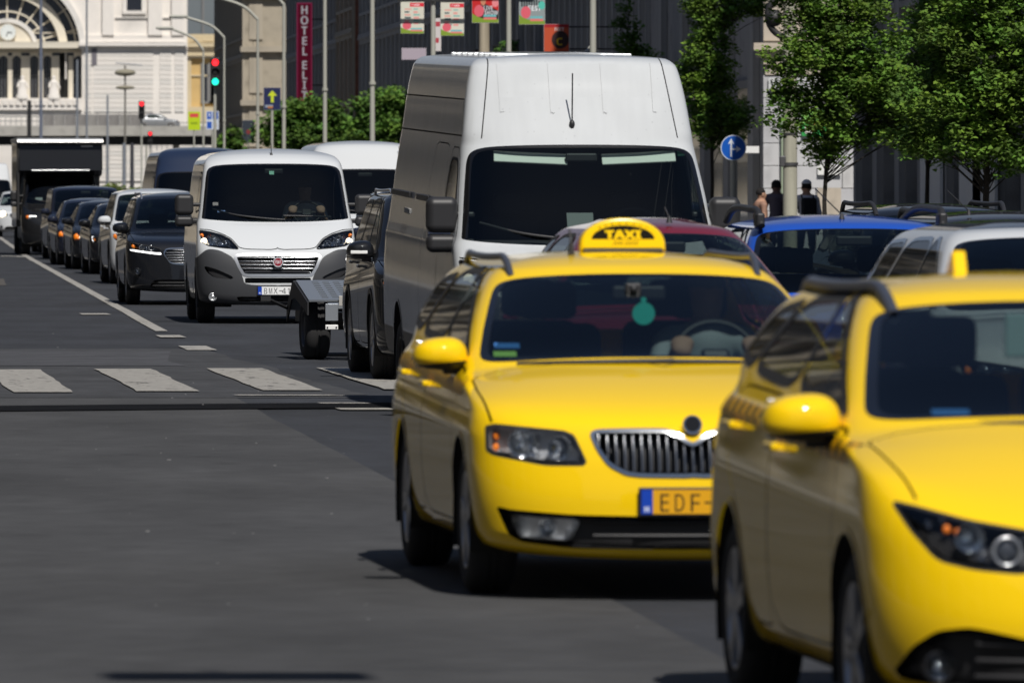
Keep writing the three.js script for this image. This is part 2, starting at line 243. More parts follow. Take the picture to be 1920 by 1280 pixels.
function addWiper(g, pts) { part('wiper', [tube(pts.map((p) => V3(p[0], p[1] + 0.004, p[2] + 0.008)), 0.011, 16, 6)], M.blackPlastic, g); }
function headlamp(g, S, sgn, opt = {}) {
  const half = S.filter((t) => (t[0][0] + t[1][0] + t[2][0]) * sgn > 0); if (!half.length) return;
  const L = new THREE.Group(); L.name = 'headlight'; g.add(L);
  part('lens', geoOf(half, 0.001), M.lens, L);
  part('bucket', [geoOf(half, -0.03, -0.05), rimOf(half, -0.03, -0.05)], opt.bucket || M.darkChrome, L);
  let x0 = 9, x1 = -9, y0 = 9, y1 = -9; for (const t of half) for (const v of t) { x0 = Math.min(x0, Math.abs(v[0])); x1 = Math.max(x1, Math.abs(v[0])); y0 = Math.min(y0, v[1]); y1 = Math.max(y1, v[1]); }
  for (const [fx, fy, r, kind] of opt.units || [[0.3, 0.45, 0.05, 'bowl'], [0.62, 0.5, 0.055, 'bowl'], [0.9, 0.6, 0.03, 'amber']]) {
    const x = sgn * lerp(x0, x1, fx), y = lerp(y0, y1, fy), z = surfZ(half, x, y, null); if (z === null) continue;
    if (kind === 'bowl') part('reflector', [new THREE.LatheGeometry([[0.008, -r * 0.9], [r * 0.5, -r * 0.7], [r * 0.85, -r * 0.25], [r, 0.0], [r * 1.06, 0.0]].map(([a, b]) => new THREE.Vector2(a, b)), 20).rotateX(Math.PI / 2).translate(x, y, z - 0.035), ball(r * 0.28, x, y, z - 0.05, 1, 1, 1.4, 12)], M.chrome, L);
    else if (kind === 'projector') { part('reflector', [new THREE.TorusGeometry(r, r * 0.14, 8, 24).translate(x, y, z - 0.03)], M.satin, L); part('projector', ball(r * 0.92, x, y, z - 0.06, 1, 1, 0.8, 18), M.lensSolid ??= std(lin(0.05, 0.055, 0.065), 0.05), L); }
    else if (kind === 'amber') part('indicator', ball(r, x, y, z - 0.05, 0.9, 1.1, 0.8, 12), M.amber, L);
    else if (kind === 'lit') part('bulb', ball(r, x, y, z - 0.035, 1, 1, 0.7, 12), M.bulb, L);
    else if (kind === 'facets') { const rr = rng(5), l = []; for (let i = 0; i < 14; i++) { const a = rr() * 6.3, q = r * Math.sqrt(rr()); l.push(box(r * 0.3, r * 0.3, 0.01).rotateX(rr() - 0.5).rotateY(rr() - 0.5).translate(x + q * Math.cos(a), y + q * Math.sin(a), z - 0.045)); } part('reflector', l, M.chrome, L); }
  }
  return L;
}
// ------------------------------------------------------------------ a car body with its panels
// o: rows, R wheel radius, wz [front,rear] axle z, W half width at the wheels, windshield [row0,row1,q], side [polys], doors [polys], and front outlines
function Car(o) {
  const g = thing(o.name, o.label, o.category || 'car', o.pos, o.turn || 0, o.group), hero = o.hero;
  const bodyG = new THREE.Group();
  let S = loft(o.rows, { nf: hero ? 34 : 20, ns: hero ? 44 : 26, nr: 12, sub: hero ? 6 : 4, warp: o.warp });
  const S0 = S; const dep = hero ? 2 : 1, front = (x, y, z) => z > (o.frontLimit ?? -0.95), sideOnly = (x, y, z) => Math.abs(x) > o.W * 0.5, take = (f, filt, d = dep) => { const [a, b] = split(S, f, filt, d); S = b; return a; };
  const ring = (f, k0, k1, filt) => { const outer = split(S, grow(f, k1), filt, dep); const inn = split(outer[0], grow(f, k0), filt, dep); S = outer[1]; return [inn[1], inn[0]]; };   // [band, inside]
  const put = (name, s, mat, off = 0, dz = 0, parent = g) => s.length ? part(name, geoOf(s, off, dz), mat, parent) : null;
  const bySide = (s, fn) => { for (const sg of [-1, 1]) { const h = s.filter((t) => (t[0][0] + t[1][0] + t[2][0]) * sg > 0); if (h.length) fn(h, sg); } };
  // wheel openings
  for (const z of o.wz) {
    const f = (v) => Math.hypot(v[2] - z, (v[1] - o.R * 1.0) * 1.0) - (o.R + (o.archGap ?? 0.045)), low = (x, y, zz) => sideOnly(x, y, zz) && y < o.R * 2.6 && Math.abs(zz - z) < o.R * 2;
    if (o.archTrim) { const [band] = ring(f, 0, o.archTrim, low); put('wheel_arch', band, M.blackPlastic, 0.006); } else { const [lip] = ring(f, 0, 0.018, low); put('arch_lip', lip, o.lipMat || o.paint, 0.004); }
    for (const s of [-1, 1]) part('wheel_well', new THREE.CylinderGeometry(o.R + 0.05, o.R + 0.05, 0.44, 24, 1, true, -0.35, Math.PI + 0.7).rotateZ(Math.PI / 2).translate(s * (o.W - 0.23), o.R, z), M.well, g);
  }
  // glass
  if (o.windshield) {
    const [r0, r1, q] = o.windshield, f = (v) => { const a = Math.abs(v[6]) / q - 1, b = (v[7] - r0) / (r1 - r0) * 2 - 1; const n = 12; return Math.pow(Math.pow(Math.abs(a + 1), n) + Math.pow(Math.abs(b), n), 1 / n) - 1; };
    const filt = (x, y, z, v) => Math.abs(v[6]) <= 1.001 && v[7] > r0 - 1.2 && v[7] < r1 + 1.2;
    const s = take(f, filt), [inner, rim] = split(s, (v) => f(v) + (o.frit ?? 0.035), null, dep);
    const wg = put('windshield', inner, o.glass || M.windshield, 0); put('windshield_seal', rim, M.frit, 0.002);
    g.userData.ws = inner;
  }
  for (const poly of o.side || []) { const f = sideF(round(poly, 2, 0.16)), s = take(f, (x, y, z) => Math.abs(x) > o.W * 0.35); const [inner, rim] = split(s, grow(f, -(o.sideRim ?? 0.022)), null, dep); bySide(inner, (h, sg) => put('side_window', h, o.sideGlass || M.sideGlass)); bySide(rim, (h) => put('window_seal', h, o.rimMat || M.rubber, 0.003)); }
  if (o.rear) { const [r0, r1, q] = o.rear, f = (v) => Math.max(Math.abs(Math.abs(v[6]) - 3) - q, (r0 - v[7]) * 0.2, (v[7] - r1) * 0.2); put('rear_window', take(f, (x, y, z, v) => Math.abs(v[6]) > 2), o.glass || M.sideGlass); }
  // front furniture
  const F = {};
  for (const [key, poly, rr, kk] of o.front || []) F[key] = { f: frontF(round(poly, rr ?? 2, kk ?? 0.2)) };
  if (F.headlight) { const [seal, s] = ring(F.headlight.f, -0.004, 0.006, front); put('lamp_seal', seal, M.rubber); for (const sg of [-1, 1]) headlamp(g, s, sg, o.lamp); }
  if (F.drl) { const s = take(F.drl.f, front); bySide(s, (h) => put('daytime_light', h, o.drlMat || M.drl, 0.002)); }
  if (F.grille) {
    const G = new THREE.Group(); G.name = 'grille'; g.add(G);
    const [band, s] = ring(F.grille.f, o.frameIn ?? -0.003, o.frameOut ?? 0.018, front); put('grille_frame', band, o.frameMat || M.chrome, 0.006, 0, G);
    part('grille_backing', [geoOf(s, -0.01, -0.06), rimOf(s, -0.01, -0.06)], M.blackPlastic, G);
    let y0 = 9, y1 = -9, xm = 0; for (const t of s) for (const v of t) { y0 = Math.min(y0, v[1]); y1 = Math.max(y1, v[1]); xm = Math.max(xm, v[0]); }
    if (o.slats) for (let k = 0; k < o.slats.n; k++) {
      const mat = o.slats.mat || M.satin;
      if (o.slats.vertical) { const x = lerp(-xm, xm, (k + 0.5) / o.slats.n); let a = null, b = null; for (let j = 0; j <= 40; j++) { const y = lerp(y0, y1, j / 40), z = surfZ(s, x, y, null); if (z !== null) { a ??= [y, z]; b = [y, z]; } } if (a && b[0] - a[0] > 0.02) { const ym = (a[0] + b[0]) / 2, zm = surfZ(s, x, ym, a[1]); part('slat', tube([[x, a[0], a[1] - 0.012], [x, ym, zm - 0.012], [x, b[0], b[1] - 0.012]], 0.0085, 8, 6).scale(1, 1, 1), mat, G); } }
      else { const y = lerp(y0, y1, (k + 0.5) / o.slats.n), pts = []; for (let j = 0; j <= 60; j++) { const x = lerp(-xm, xm, j / 60), z = surfZ(s, x, y, null); if (z !== null) pts.push(V3(x, y, z - 0.014)); } if (pts.length > 3) part('slat', tube(pts, o.slats.r || 0.008, 24, 6), mat, G); }
    }
  }
  for (const key of ['intake', 'intake2']) if (F[key]) {
    const s = take(F[key].f, front); const I = new THREE.Group(); I.name = 'air_intake'; g.add(I);
    part('intake_backing', [geoOf(s, -0.005, -0.05), rimOf(s, -0.005, -0.05)], M.blackPlastic, I);
    let y0 = 9, y1 = -9, xm = 0; for (const t of s) for (const v of t) { y0 = Math.min(y0, v[1]); y1 = Math.max(y1, v[1]); xm = Math.max(xm, v[0]); }
    const xs = o.intakeBars?.x ?? xm; for (let k = 0; k < (o.intakeBars?.n ?? 2); k++) { const y = lerp(y0, y1, (k + 1) / ((o.intakeBars?.n ?? 2) + 1)), pts = []; for (let j = 0; j <= 40; j++) { const x = lerp(-xs, xs, j / 40), z = surfZ(s, x, y, null); if (z !== null) pts.push(V3(x, y, z - 0.02)); } if (pts.length > 3) part('intake_bar', tube(pts, 0.009, 20, 6), M.blackPlastic, I); }
    F[key].s = s;
    if (F.fog && key === 'intake') { const [a] = split(s, F.fog.f, null, dep); bySide(a, (h, sg) => { const L = new THREE.Group(); L.name = 'fog_light'; g.add(L); part('lens', geoOf(h, -0.002, -0.004), M.lens, L); part('bucket', [geoOf(h, -0.006, -0.045), rimOf(h, -0.006, -0.045)], M.satin, L); let cx = 0, cy = 0, cz = 0, n = 0; for (const t of h) for (const v of t) { cx += v[0]; cy += v[1]; cz += v[2]; n++; } cx /= n; cy /= n; cz /= n; part('reflector', [new THREE.LatheGeometry([[0.006, -0.03], [0.025, -0.022], [0.036, 0]].map(([p, q]) => new THREE.Vector2(p, q)), 18).rotateX(Math.PI / 2).translate(cx, cy, cz - 0.012), ball(0.012, cx, cy, cz - 0.022)], M.chrome, L); }); }
  }
  if (o.fogRound) for (const sg of [-1, 1]) { const [x, y, r] = o.fogRound, z = surfZ(F.intake?.s || S, sg * x, y, -0.1), L = new THREE.Group(); L.name = 'fog_light'; g.add(L); part('bezel', new THREE.TorusGeometry(r, r * 0.2, 8, 22).translate(sg * x, y, z - 0.02), M.blackGloss, L); part('lens', ball(r * 0.9, sg * x, y, z - 0.025, 1, 1, 0.5, 18), M.lens, L); part('reflector', [new THREE.LatheGeometry([[0.004, -r * 0.7], [r * 0.6, -r * 0.5], [r * 0.9, 0]].map(([p, q]) => new THREE.Vector2(p, q)), 18).rotateX(Math.PI / 2).translate(sg * x, y, z - 0.03), ball(r * 0.35, sg * x, y, z - 0.04)], M.chrome, L); }
  for (const [key, poly, mat, off, nm] of o.frontPaint || []) { const s = take(frontF(round(poly, 2, 0.2)), front); put(nm || key, s, mat, off || 0); }
  // side print strips
  for (const [nm, poly, mat] of o.sidePrint || []) { const s = take(sideF(poly), (x, y, z, v) => Math.abs(x) > o.W * 0.7 && Math.abs(v[6]) > 0.95); put(nm, s, mat, 0.001); }
  // grooves, then panels
  for (const [poly, kind] of o.doors || []) { const f = sideF(round(poly, 2, 0.12)), ok = (x, y, z) => Math.abs(x) > o.W * 0.4; const [band, s] = ring(f, -0.005, 0.004, ok); put('panel_gap', band, M.groove, -0.012); bySide(s, (h, sg) => put('door', h, o.paint)); }
  for (const [poly, kind] of o.lines || []) { const f = sideF(poly), ok = (x, y, z) => Math.abs(x) > o.W * 0.4; const [band, s] = ring(f, -0.006, 0.005, ok); put('panel_gap', band, M.groove, -0.012); S.push(...s); }
  if (o.roofGlass) put('glass_roof', take((v) => o.roofGlass - v[7], (x, y, z, v) => v[7] > o.roofGlass - 1), paint(lin(0.006, 0.010, 0.022), 0.3, 0.02), 0.001);
  if (o.hood) { const f = topF(round(o.hood, 2, 0.15)), ok = (x, y, z, v) => y > o.hoodMinY && z > -1.6 && v[7] < (o.windshield?.[0] ?? 99); const [band, s] = ring(f, -0.005, 0.004, ok); put('panel_gap', band, M.groove, -0.012); put('hood', s, o.paint); }
  if (o.hoodFront) { const f = frontF(round(o.hoodFront, 2, 0.15)), ok = (x, y, z, v) => z > -0.66 && y < 1.34 && Math.abs(v[6]) < 0.97 && v[7] < 9.3; const [band, s] = ring(f, -0.006, 0.005, ok); put('panel_gap', band, M.groove, -0.012); put('hood', s, o.paint); }
  for (const [x0, y0, x1, y1, kind] of o.ribs || []) for (const sg of [-1, 1]) { const d = (v) => v[0] * sg - lerp(x0, x1, (y0 - v[1]) / (y0 - y1)), w = kind === 'seam' ? 0.0045 : 0.015, ok = (x, y, z, v) => z > -1.75 && y < y0 && y > y1 && x * sg > 0; const [A, Bo] = split(S, (v) => d(v) - w, ok, 2), [band, rest] = split(A, (v) => -d(v) - w, ok, 2); const hit = band.filter((t) => { const y = (t[0][1] + t[1][1] + t[2][1]) / 3, z = (t[0][2] + t[1][2] + t[2][2]) / 3, x = (t[0][0] + t[1][0] + t[2][0]) / 3 * sg; return z > -1.75 && y < y0 && y > y1 && x > 0; }), miss = band.filter((t) => !hit.includes(t)); S = Bo.concat(rest, miss); put(kind === 'seam' ? 'panel_gap' : 'roof_rib', hit, kind === 'seam' ? M.groove : o.paint, kind === 'seam' ? -0.008 : 0.005); }
  if (o.skirt) { const s = take((v) => v[1] - o.skirt.y, o.skirt.filt); put('skirt', s, o.skirt.mat); }
  put('body', S, o.paint);
  g.userData.shell = undefined;
  // floor and interior
  const L = o.rows[2][5];
  part('underbody', [boxAB(-o.W * 0.86, o.W * 0.86, o.floor ?? 0.2, (o.floor ?? 0.2) + 0.06, -0.62, L + 0.2)], M.under, g);
  for (const z of o.wz) for (const s of [-1, 1]) addWheel(g, s * (o.W - (o.inset ?? 0.115)), z, o.R, o.tyre ?? 0.205, o.wheelKind || 'car', o.rim || M.alloy);
  for (const z of o.wz) part('axle', bar([-(o.W - 0.12), o.R, z], [o.W - 0.12, o.R, z], 0.05), M.under, g);
  if (o.cabin) {
    const c = o.cabin;
    part('dashboard', [rbox(c.w * 1.9, 0.22, c.dashD ?? 0.55, 0.06, 0, c.dashY - 0.11, c.dashZ)], M.interior, g);
    part('bulkhead', [boxAB(-c.w, c.w, 0.3, c.dashY - 0.05, c.dashZ + 0.1, c.dashZ + 0.14)], M.interior, g);
    for (const s of [-1, 1]) for (const zz of c.seatZ) { const st = new THREE.Group(); st.name = 'seat'; st.position.set(s * c.w * 0.5, 0, zz); g.add(st); part('backrest', rbox(0.48, 0.62, 0.14, 0.06, 0, c.seatY + 0.32, 0).rotateX(-0.16), M.seat, st); part('cushion', rbox(0.5, 0.16, 0.5, 0.06, 0, c.seatY, 0.25), M.seat, st); part('headrest', rbox(0.25, 0.17, 0.1, 0.04, 0, c.seatY + 0.72, -0.12), M.seat, st); }
    const sw = new THREE.Group(); sw.name = 'steering_wheel'; sw.position.set(c.w * 0.5, c.dashY + (c.swY ?? -0.02), c.dashZ - 0.38); sw.rotation.x = c.swTilt ?? -0.42; g.add(sw);
    part('wheel_rim', [new THREE.TorusGeometry(0.185, 0.015, 8, 36)], M.blackPlastic, sw); part('wheel_hub', [rbox(0.13, 0.11, 0.04, 0.02), box(0.34, 0.03, 0.02), box(0.03, 0.17, 0.02, 0, -0.09, 0)], M.blackPlastic, sw);
    part('inner_mirror', rbox(0.24, 0.065, 0.03, 0.015, 0, c.headY - 0.07, c.headZ + 0.12), M.blackPlastic, g);
    part('cabin_floor', boxAB(-c.w, c.w, 0.32, 0.36, c.dashZ, c.seatZ[c.seatZ.length - 1] - 1.0), M.interior, g);
    part('headlining', boxAB(-c.w * 0.62, c.w * 0.62, c.headY + 0.0, c.headY + 0.015, c.headZ - 0.15, c.headZ - 1.9), M.interior, g);
  }
  const z0 = o.mirror; if (z0) for (const s of [-1, 1]) addMirror(g, s * z0.x, z0.y, z0.z, s, z0.w ?? 0.23, z0.h ?? 0.17, z0.d ?? 0.11, z0.mat || o.paint, z0.foot, z0.strip);
  g.userData.S = S;
  return { g, S, S0, put, F };
}
const done = (c) => { delete c.g.userData.S; delete c.g.userData.ws; delete c.g.userData.shell; return c.g; };
// ------------------------------------------------------------------ the carriageway
const struct = (name, geo, mat) => lone(name, geo, mat, null, null, null, 'structure');
const T = {
  asphalt: mottle(512, 1, [255, 255, 255], 0.30, 6, 11, 0.34), stone: mottle(512, 1, [255, 255, 255], 0.24, 5, 23, 0.10), plaster: mottle(256, 1, [255, 255, 255], 0.16, 4, 31, 0.06), worn: mottle(512, 1, [230, 230, 230], 0.55, 9, 41, 0.35),
};
T.grime = (() => { const r = rng(71), n = 512, d = new Float32Array(n * n); for (let k = 0; k < 260; k++) { const x = r() * n, y = r() * n, s = 0.5 + r() * 0.8, a = 0.03 + 0.12 * r(); for (let j = -4; j <= 4; j++) for (let i = -4; i <= 4; i++) { const q = Math.exp(-(i * i + j * j) / (s * s)); d[((y + j + n) % n | 0) * n + ((x + i + n) % n | 0)] += a * q; } } return dataTex(n, n, (u, v, i, j) => { const b = 1 + 0.035 * fbm(u * 7, v * 7, 3) + 0.03 * fbm(u * 30, v * 4, 6) - Math.min(0.5, d[j * n + i]); return [250 * b, 250 * b, 249 * b]; }); })();
// long tyre-polished streaks and oil spots that follow the lane, on top of coarse grain
const streak = dataTex(512, 1024, (u, v) => { const s = 1 + 0.20 * fbm(u * 16, v * 5, 3.1, 4) + 0.26 * fbm(u * 5, v * 9, 9.7, 4) + 0.08 * fbm(u * 20, v * 46, 21.7, 3) + 0.14 * fbm(u * 60, v * 120, 4.2, 2); const g = Math.max(0, fbm(u * 26, v * 70, 17.3, 3) - 0.30); const q = 205 * s * (1 - 0.9 * g); return [q, q, q]; });
const asphaltMat = (r, g, b, sx, sy, rough = 0.93) => std(lin(r, g, b), rough, 0, { map: rep(streak, sx, sy), bumpMap: rep(T.asphalt, 1.2), bumpScale: 0.006 });
const quadXZ = (pts, y) => { const g = new THREE.BufferGeometry(), p = []; for (const [a, b, c] of [[0, 1, 2], [0, 2, 3]]) for (const k of [a, b, c]) p.push(pts[k][0], y, -pts[k][1]); g.setAttribute('position', new THREE.Float32BufferAttribute(p, 3)); g.computeVertexNormals(); const n = g.attributes.normal; if (n.getY(0) < 0) { const q = g.attributes.position.array; for (let t = 0; t < 2; t++) for (let k = 0; k < 3; k++) { const i = t * 9 + 3 + k, j = t * 9 + 6 + k; const s = q[i]; q[i] = q[j]; q[j] = s; } g.computeVertexNormals(); } return metreUV(g); };
struct('ground', quadXZ([[-900, -300], [900, -300], [900, 3200], [-900, 3200]], -0.012), std(lin(0.10, 0.10, 0.095), 0.95, 0, { map: rep(T.asphalt, 3) }));
struct('road', quadXZ([[-9, -60], [12.4, -60], [12.4, 1050], [-9, 1050]], 0), asphaltMat(0.040, 0.044, 0.054, 9, 26));
// an edge that wanders like a real paver's joint
const ragged = (x, d0, d1, seed, n = 26, amp = 0.07) => Array.from({ length: n + 1 }, (_, i) => { const d = lerp(d0, d1, i / n); return [x(d) + amp * fbm(d * 0.35, seed, 0.5, 3), d]; });
function sheet(name, left, right, y, mat) { const s = new THREE.Shape([...left, ...right.slice().reverse()].map(([x, d]) => new THREE.Vector2(x, d))), g = new THREE.ShapeGeometry(s).rotateX(-Math.PI / 2).translate(0, y, 0); return struct(name, metreUV(g), mat); }
sheet('older_asphalt', ragged(() => -8.9, -55, 70.6, 1), ragged((d) => lerp(3.10, 2.84, (d - 25) / 45), -55, 70.6, 2, 60, 0.10), 0.004, asphaltMat(0.078, 0.079, 0.082, 12, 30));
sheet('crossing_asphalt', ragged(() => -8.9, 70.7, 92, 3), ragged((d) => lerp(4.0, 3.4, (d - 70) / 20), 70.7, 92, 4, 40, 0.22), 0.004, asphaltMat(0.066, 0.068, 0.074, 5, 8));
sheet('repaired_strip', [[-8.8, 83.6], [-8.8, 91]], [[2.85, 83.0], [2.75, 85.5], [2.95, 90.6]], 0.008, asphaltMat(0.088, 0.09, 0.10, 6, 4));
sheet('repaired_strip', [[-8.8, 150], [-8.8, 163]], [[2.0, 151], [2.1, 162]], 0.006, asphaltMat(0.12, 0.11, 0.10, 6, 4));
{ const a = [], b = []; for (let i = 0; i <= 40; i++) { const x = lerp(-8.8, 4.9, i / 40), d = lerp(65.0, 68.3, sstep(-6, 6, x)) + 0.14 * fbm(x * 0.7, 5, 2); a.push([x, d - 0.8]); b.push([x, d + 0.75 + 0.1 * fbm(x, 9, 1)]); } const s = new THREE.Shape([...a, ...b.reverse()].map(([x, d]) => new THREE.Vector2(x, d))); struct('dark_cross_strip', metreUV(new THREE.ShapeGeometry(s).rotateX(-Math.PI / 2).translate(0, 0.012, 0)), new THREE.MeshPhysicalMaterial({ color: lin(0.012, 0.0125, 0.0145), roughness: 1, specularIntensity: 0.15, map: rep(streak, 3, 3) })); }  // a near-black strip laid across the lanes over both asphalt sheets
const wornPaint = dataTex(512, 512, (u, v) => { const n = fbm(u * 22, v * 14, 5.5, 4) + 0.5 * fbm(u * 90, v * 60, 8.1, 2), k = sstep(-0.42, -0.22, n), g = 1 + 0.16 * fbm(u * 40, v * 30, 2.2, 3), c = lerp(120, 222, k) * g; return [c, c * 0.99, c * 0.965]; });
const lineMat = std(lin(0.44, 0.43, 0.415), 0.75, 0, { map: rep(wornPaint, 4, 9) }), oldLine = std(lin(0.40, 0.39, 0.375), 0.8, 0, { map: rep(wornPaint, 3, 6) });
{ const c = [[3.24, 103], [3.26, 125], [3.28, 150], [3.34, 215], [3.66, 292], [3.9, 420]], L = [], R = []; for (let i = 0; i <= 60; i++) { const d = lerp(103, 420, i / 60); let k = 0; while (k < c.length - 2 && d > c[k + 1][1]) k++; const x = lerp(c[k][0], c[k + 1][0], (d - c[k][1]) / (c[k + 1][1] - c[k][1])) + 0.035 * fbm(d * 0.13, 3, 8, 2); L.push([x - 0.075, d]); R.push([x + 0.075, d]); } sheet('lane_line', L, R, 0.010, lineMat); }
for (let k = -7; k < 10; k++) { const x = 0.93 + k * 1.07, r = rng(900 + k), j = () => (r() - 0.5) * 0.03; if (x > 11.6 || x < -8.4) continue; const l = [], q = []; for (let i = 0; i <= 10; i++) { const d = lerp(72 + k * 0.35 + 0.2, 81.2 + k * 0.25, i / 10); l.push([x + 0.08 - 0.16 * i / 10 + j(), d]); q.push([x + 0.60 - 0.13 * i / 10 + j(), d]); } const s = sheet('crossing_stripe', l, q, 0.0145, oldLine); }
for (const [px, py, w, l] of [[372, 654, 0.16, 2.4], [690, 769, 0.22, 0.5], [322, 632, 0.15, 1.5], [180, 590, 0.2, 1.2], [648, 758, 0.2, 0.25], [548, 743, 0.45, 0.25], [40, 482, 0.12, 2], [22, 481, 0.25, 1.6]]) { const D = depthOf(py), X = (px - VX) * D / FOCAL; struct('worn_mark', quadXZ([[X - w, D - l / 2], [X + w, D - l / 2], [X + w * 0.8, D + l / 2], [X - w * 1.1, D + l / 2]], 0.013), lineMat); }
// kerbs and pavements
const paving = std(lin(0.20, 0.195, 0.185), 0.9, 0, { map: rep(T.stone, 2) });
struct('pavement', boxAB(12.6, 20.6, -0.1, 0.12, 60, -520), paving); struct('pavement', boxAB(-14.4, -9.2, -0.1, 0.12, 60, -700), paving);
struct('kerb', boxAB(12.4, 12.6, -0.1, 0.125, 60, -520), std(lin(0.3, 0.3, 0.29), 0.85)); struct('kerb', boxAB(-9.2, -9.0, -0.1, 0.125, 60, -700), std(lin(0.3, 0.3, 0.29), 0.85));

// ------------------------------------------------------------------ street fronts
const wallMat = (r, g, b, s = 3, t = T.stone) => std(lin(r, g, b), 0.9, 0, { map: rep(t, s), bumpMap: rep(t, s), bumpScale: 0.01 });
const paneDark = paint(lin(0.012, 0.014, 0.018), 0.08, 0.02), frameWood = std(lin(0.10, 0.085, 0.07), 0.7), frameGrey = std(lin(0.20, 0.20, 0.20), 0.6);
// a facade that looks across the street: n bays along -z, with real openings; sgn = -1 looks to -x
function frontage({ label, x, d0, d1, H, floors, bay, mat, trim, sgn = -1, group, frame = frameGrey, shopH = 3.6, ribs = 0, cap = 'building', visible = 3, balcony }) {
  const g = thing('building', label, 'building', [x, 0, -d0], 0, group), n = Math.max(1, Math.round((d1 - d0) / bay)), b = (d1 - d0) / n, walls = [], deep = 0.45;
  const out = (e) => sgn * e;                                    // e metres proud of the wall face
  const at2 = (e0, e1, y0, y1, z0, z1) => boxAB(out(e0), out(e1), y0, y1, -z0, -z1);
  walls.push(at2(-12, -deep - 0.02, 0, H, 0.02, d1 - d0 - 0.02));
  const win = { };
  let y = 0; const levels = [[0.5, shopH - 0.6, 0.12]]; y = shopH; for (let f = 1; f < floors; f++) { const fh = (H - shopH) / (floors - 1); levels.push([y + 0.9, y + fh - 0.55, 0.27]); y += fh; }
  for (const [y0, y1, side] of levels) win[y0] ??= {};
  for (let i = 0; i <= n; i++) { const z = clamp(i * b, 0, d1 - d0), w = b * 0.26; walls.push(at2(-deep, 0, 0, H, Math.max(0, z - w / 2), Math.min(d1 - d0, z + w / 2))); }
  let prev = 0; for (const [y0, y1] of [...levels, [H, H]]) { if (y0 > prev) walls.push(at2(-deep, -0.003, prev, y0, 0.001, d1 - d0 - 0.001)); prev = y1; }
  part('wall', metreUV(merge(walls)), mat, g);
  const side = 0.13 * b, geoW = {};
  levels.forEach(([y0, y1], f) => {
    if (f > visible) return; const w = b - 2 * side + 0.01, h = y1 - y0, key = f;
    const fg = geoW[key] ??= merge([at2(-0.30, -0.22, y0, y1, side, side + 0.09), at2(-0.30, -0.22, y0, y1, b - side - 0.09, b - side), at2(-0.30, -0.22, y1 - 0.09, y1, side, b - side), at2(-0.30, -0.22, y0, y0 + 0.09, side, b - side), at2(-0.30, -0.23, y0, y1, b / 2 - 0.04, b / 2 + 0.04), at2(-0.30, -0.23, y0 + h * 0.66, y0 + h * 0.66 + 0.07, side, b - side)]), pg = geoW['p' + key] ??= at2(-0.29, -0.275, y0, y1, side, b - side), sg2 = geoW['s' + key] ??= merge([at2(-0.05, 0.14, y0 - 0.14, y0 - 0.02, side - 0.12, b - side + 0.12)]), hg = geoW['h' + key] ??= merge([at2(0.002, 0.12, y1 + 0.08, y1 + 0.28, side - 0.16, b - side + 0.16), at2(0.002, 0.20, y1 + 0.28, y1 + 0.36, side - 0.24, b - side + 0.24)]);
    for (let i = 0; i < n; i++) { const W = part('window', fg, frame, g); W.position.z = -i * b; part('pane', pg, paneDark, W); if (f) { part('sill', sg2, trim, W); part('window_head', hg, trim, W); } }
  });
  for (const [yy, e, hh] of [[shopH - 0.25, 0.30, 0.28], [shopH + (H - shopH) / (floors - 1) - 0.2, 0.16, 0.16], [H - 0.8, 0.7, 0.8]]) part('cornice', at2(0.002, e, yy, yy + hh, -0.02, d1 - d0 + 0.02), trim, g);
  for (let i = 0; i <= n; i++) part('pilaster', at2(0.002, 0.13, 0, H - 0.8, clamp(i * b - b * 0.10, 0, d1 - d0), clamp(i * b + b * 0.10, 0.02, d1 - d0)), trim, g);
  if (balcony) for (const i of balcony) { const B = part('balcony', at2(0.14, 0.95, shopH + 0.25, shopH + 0.42, i * b + 0.1, i * b + b - 0.1), trim, g); part('railing', merge(Array.from({ length: 12 }, (_, k) => at2(0.88, 0.92, shopH + 0.42, shopH + 1.3, i * b + 0.15 + k * (b - 0.3) / 11, i * b + 0.19 + k * (b - 0.3) / 11)).concat([at2(0.86, 0.94, shopH + 1.28, shopH + 1.34, i * b + 0.1, i * b + b - 0.1)])), M.darkSteel, B); part('bracket', merge([at2(0.14, 0.6, shopH - 0.3, shopH + 0.25, i * b + 0.2, i * b + 0.4), at2(0.14, 0.6, shopH - 0.3, shopH + 0.25, i * b + b - 0.4, i * b + b - 0.2)]), trim, B); }
  return g;
}
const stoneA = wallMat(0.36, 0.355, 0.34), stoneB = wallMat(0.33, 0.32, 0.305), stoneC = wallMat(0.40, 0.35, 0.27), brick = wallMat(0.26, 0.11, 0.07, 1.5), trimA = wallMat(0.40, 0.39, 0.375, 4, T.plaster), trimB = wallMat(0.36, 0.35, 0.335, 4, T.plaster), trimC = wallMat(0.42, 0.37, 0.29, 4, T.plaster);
const FX = 20.4;
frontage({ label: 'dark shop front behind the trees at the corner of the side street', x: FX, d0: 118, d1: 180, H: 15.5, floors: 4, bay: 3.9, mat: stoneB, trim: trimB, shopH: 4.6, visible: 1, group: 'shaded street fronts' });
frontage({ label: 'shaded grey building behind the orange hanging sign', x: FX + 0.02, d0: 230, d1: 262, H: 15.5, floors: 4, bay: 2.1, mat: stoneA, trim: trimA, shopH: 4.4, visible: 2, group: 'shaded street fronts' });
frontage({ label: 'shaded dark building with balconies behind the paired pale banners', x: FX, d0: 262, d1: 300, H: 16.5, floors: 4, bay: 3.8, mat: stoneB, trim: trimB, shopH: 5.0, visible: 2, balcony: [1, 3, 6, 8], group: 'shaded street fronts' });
frontage({ label: 'shaded building with rows of tall windows right of the red hotel sign', x: FX + 0.03, d0: 300, d1: 372, H: 16, floors: 4, bay: 3.0, mat: stoneA, trim: trimA, shopH: 4.6, visible: 3, balcony: [0, 5, 6], group: 'shaded street fronts' });
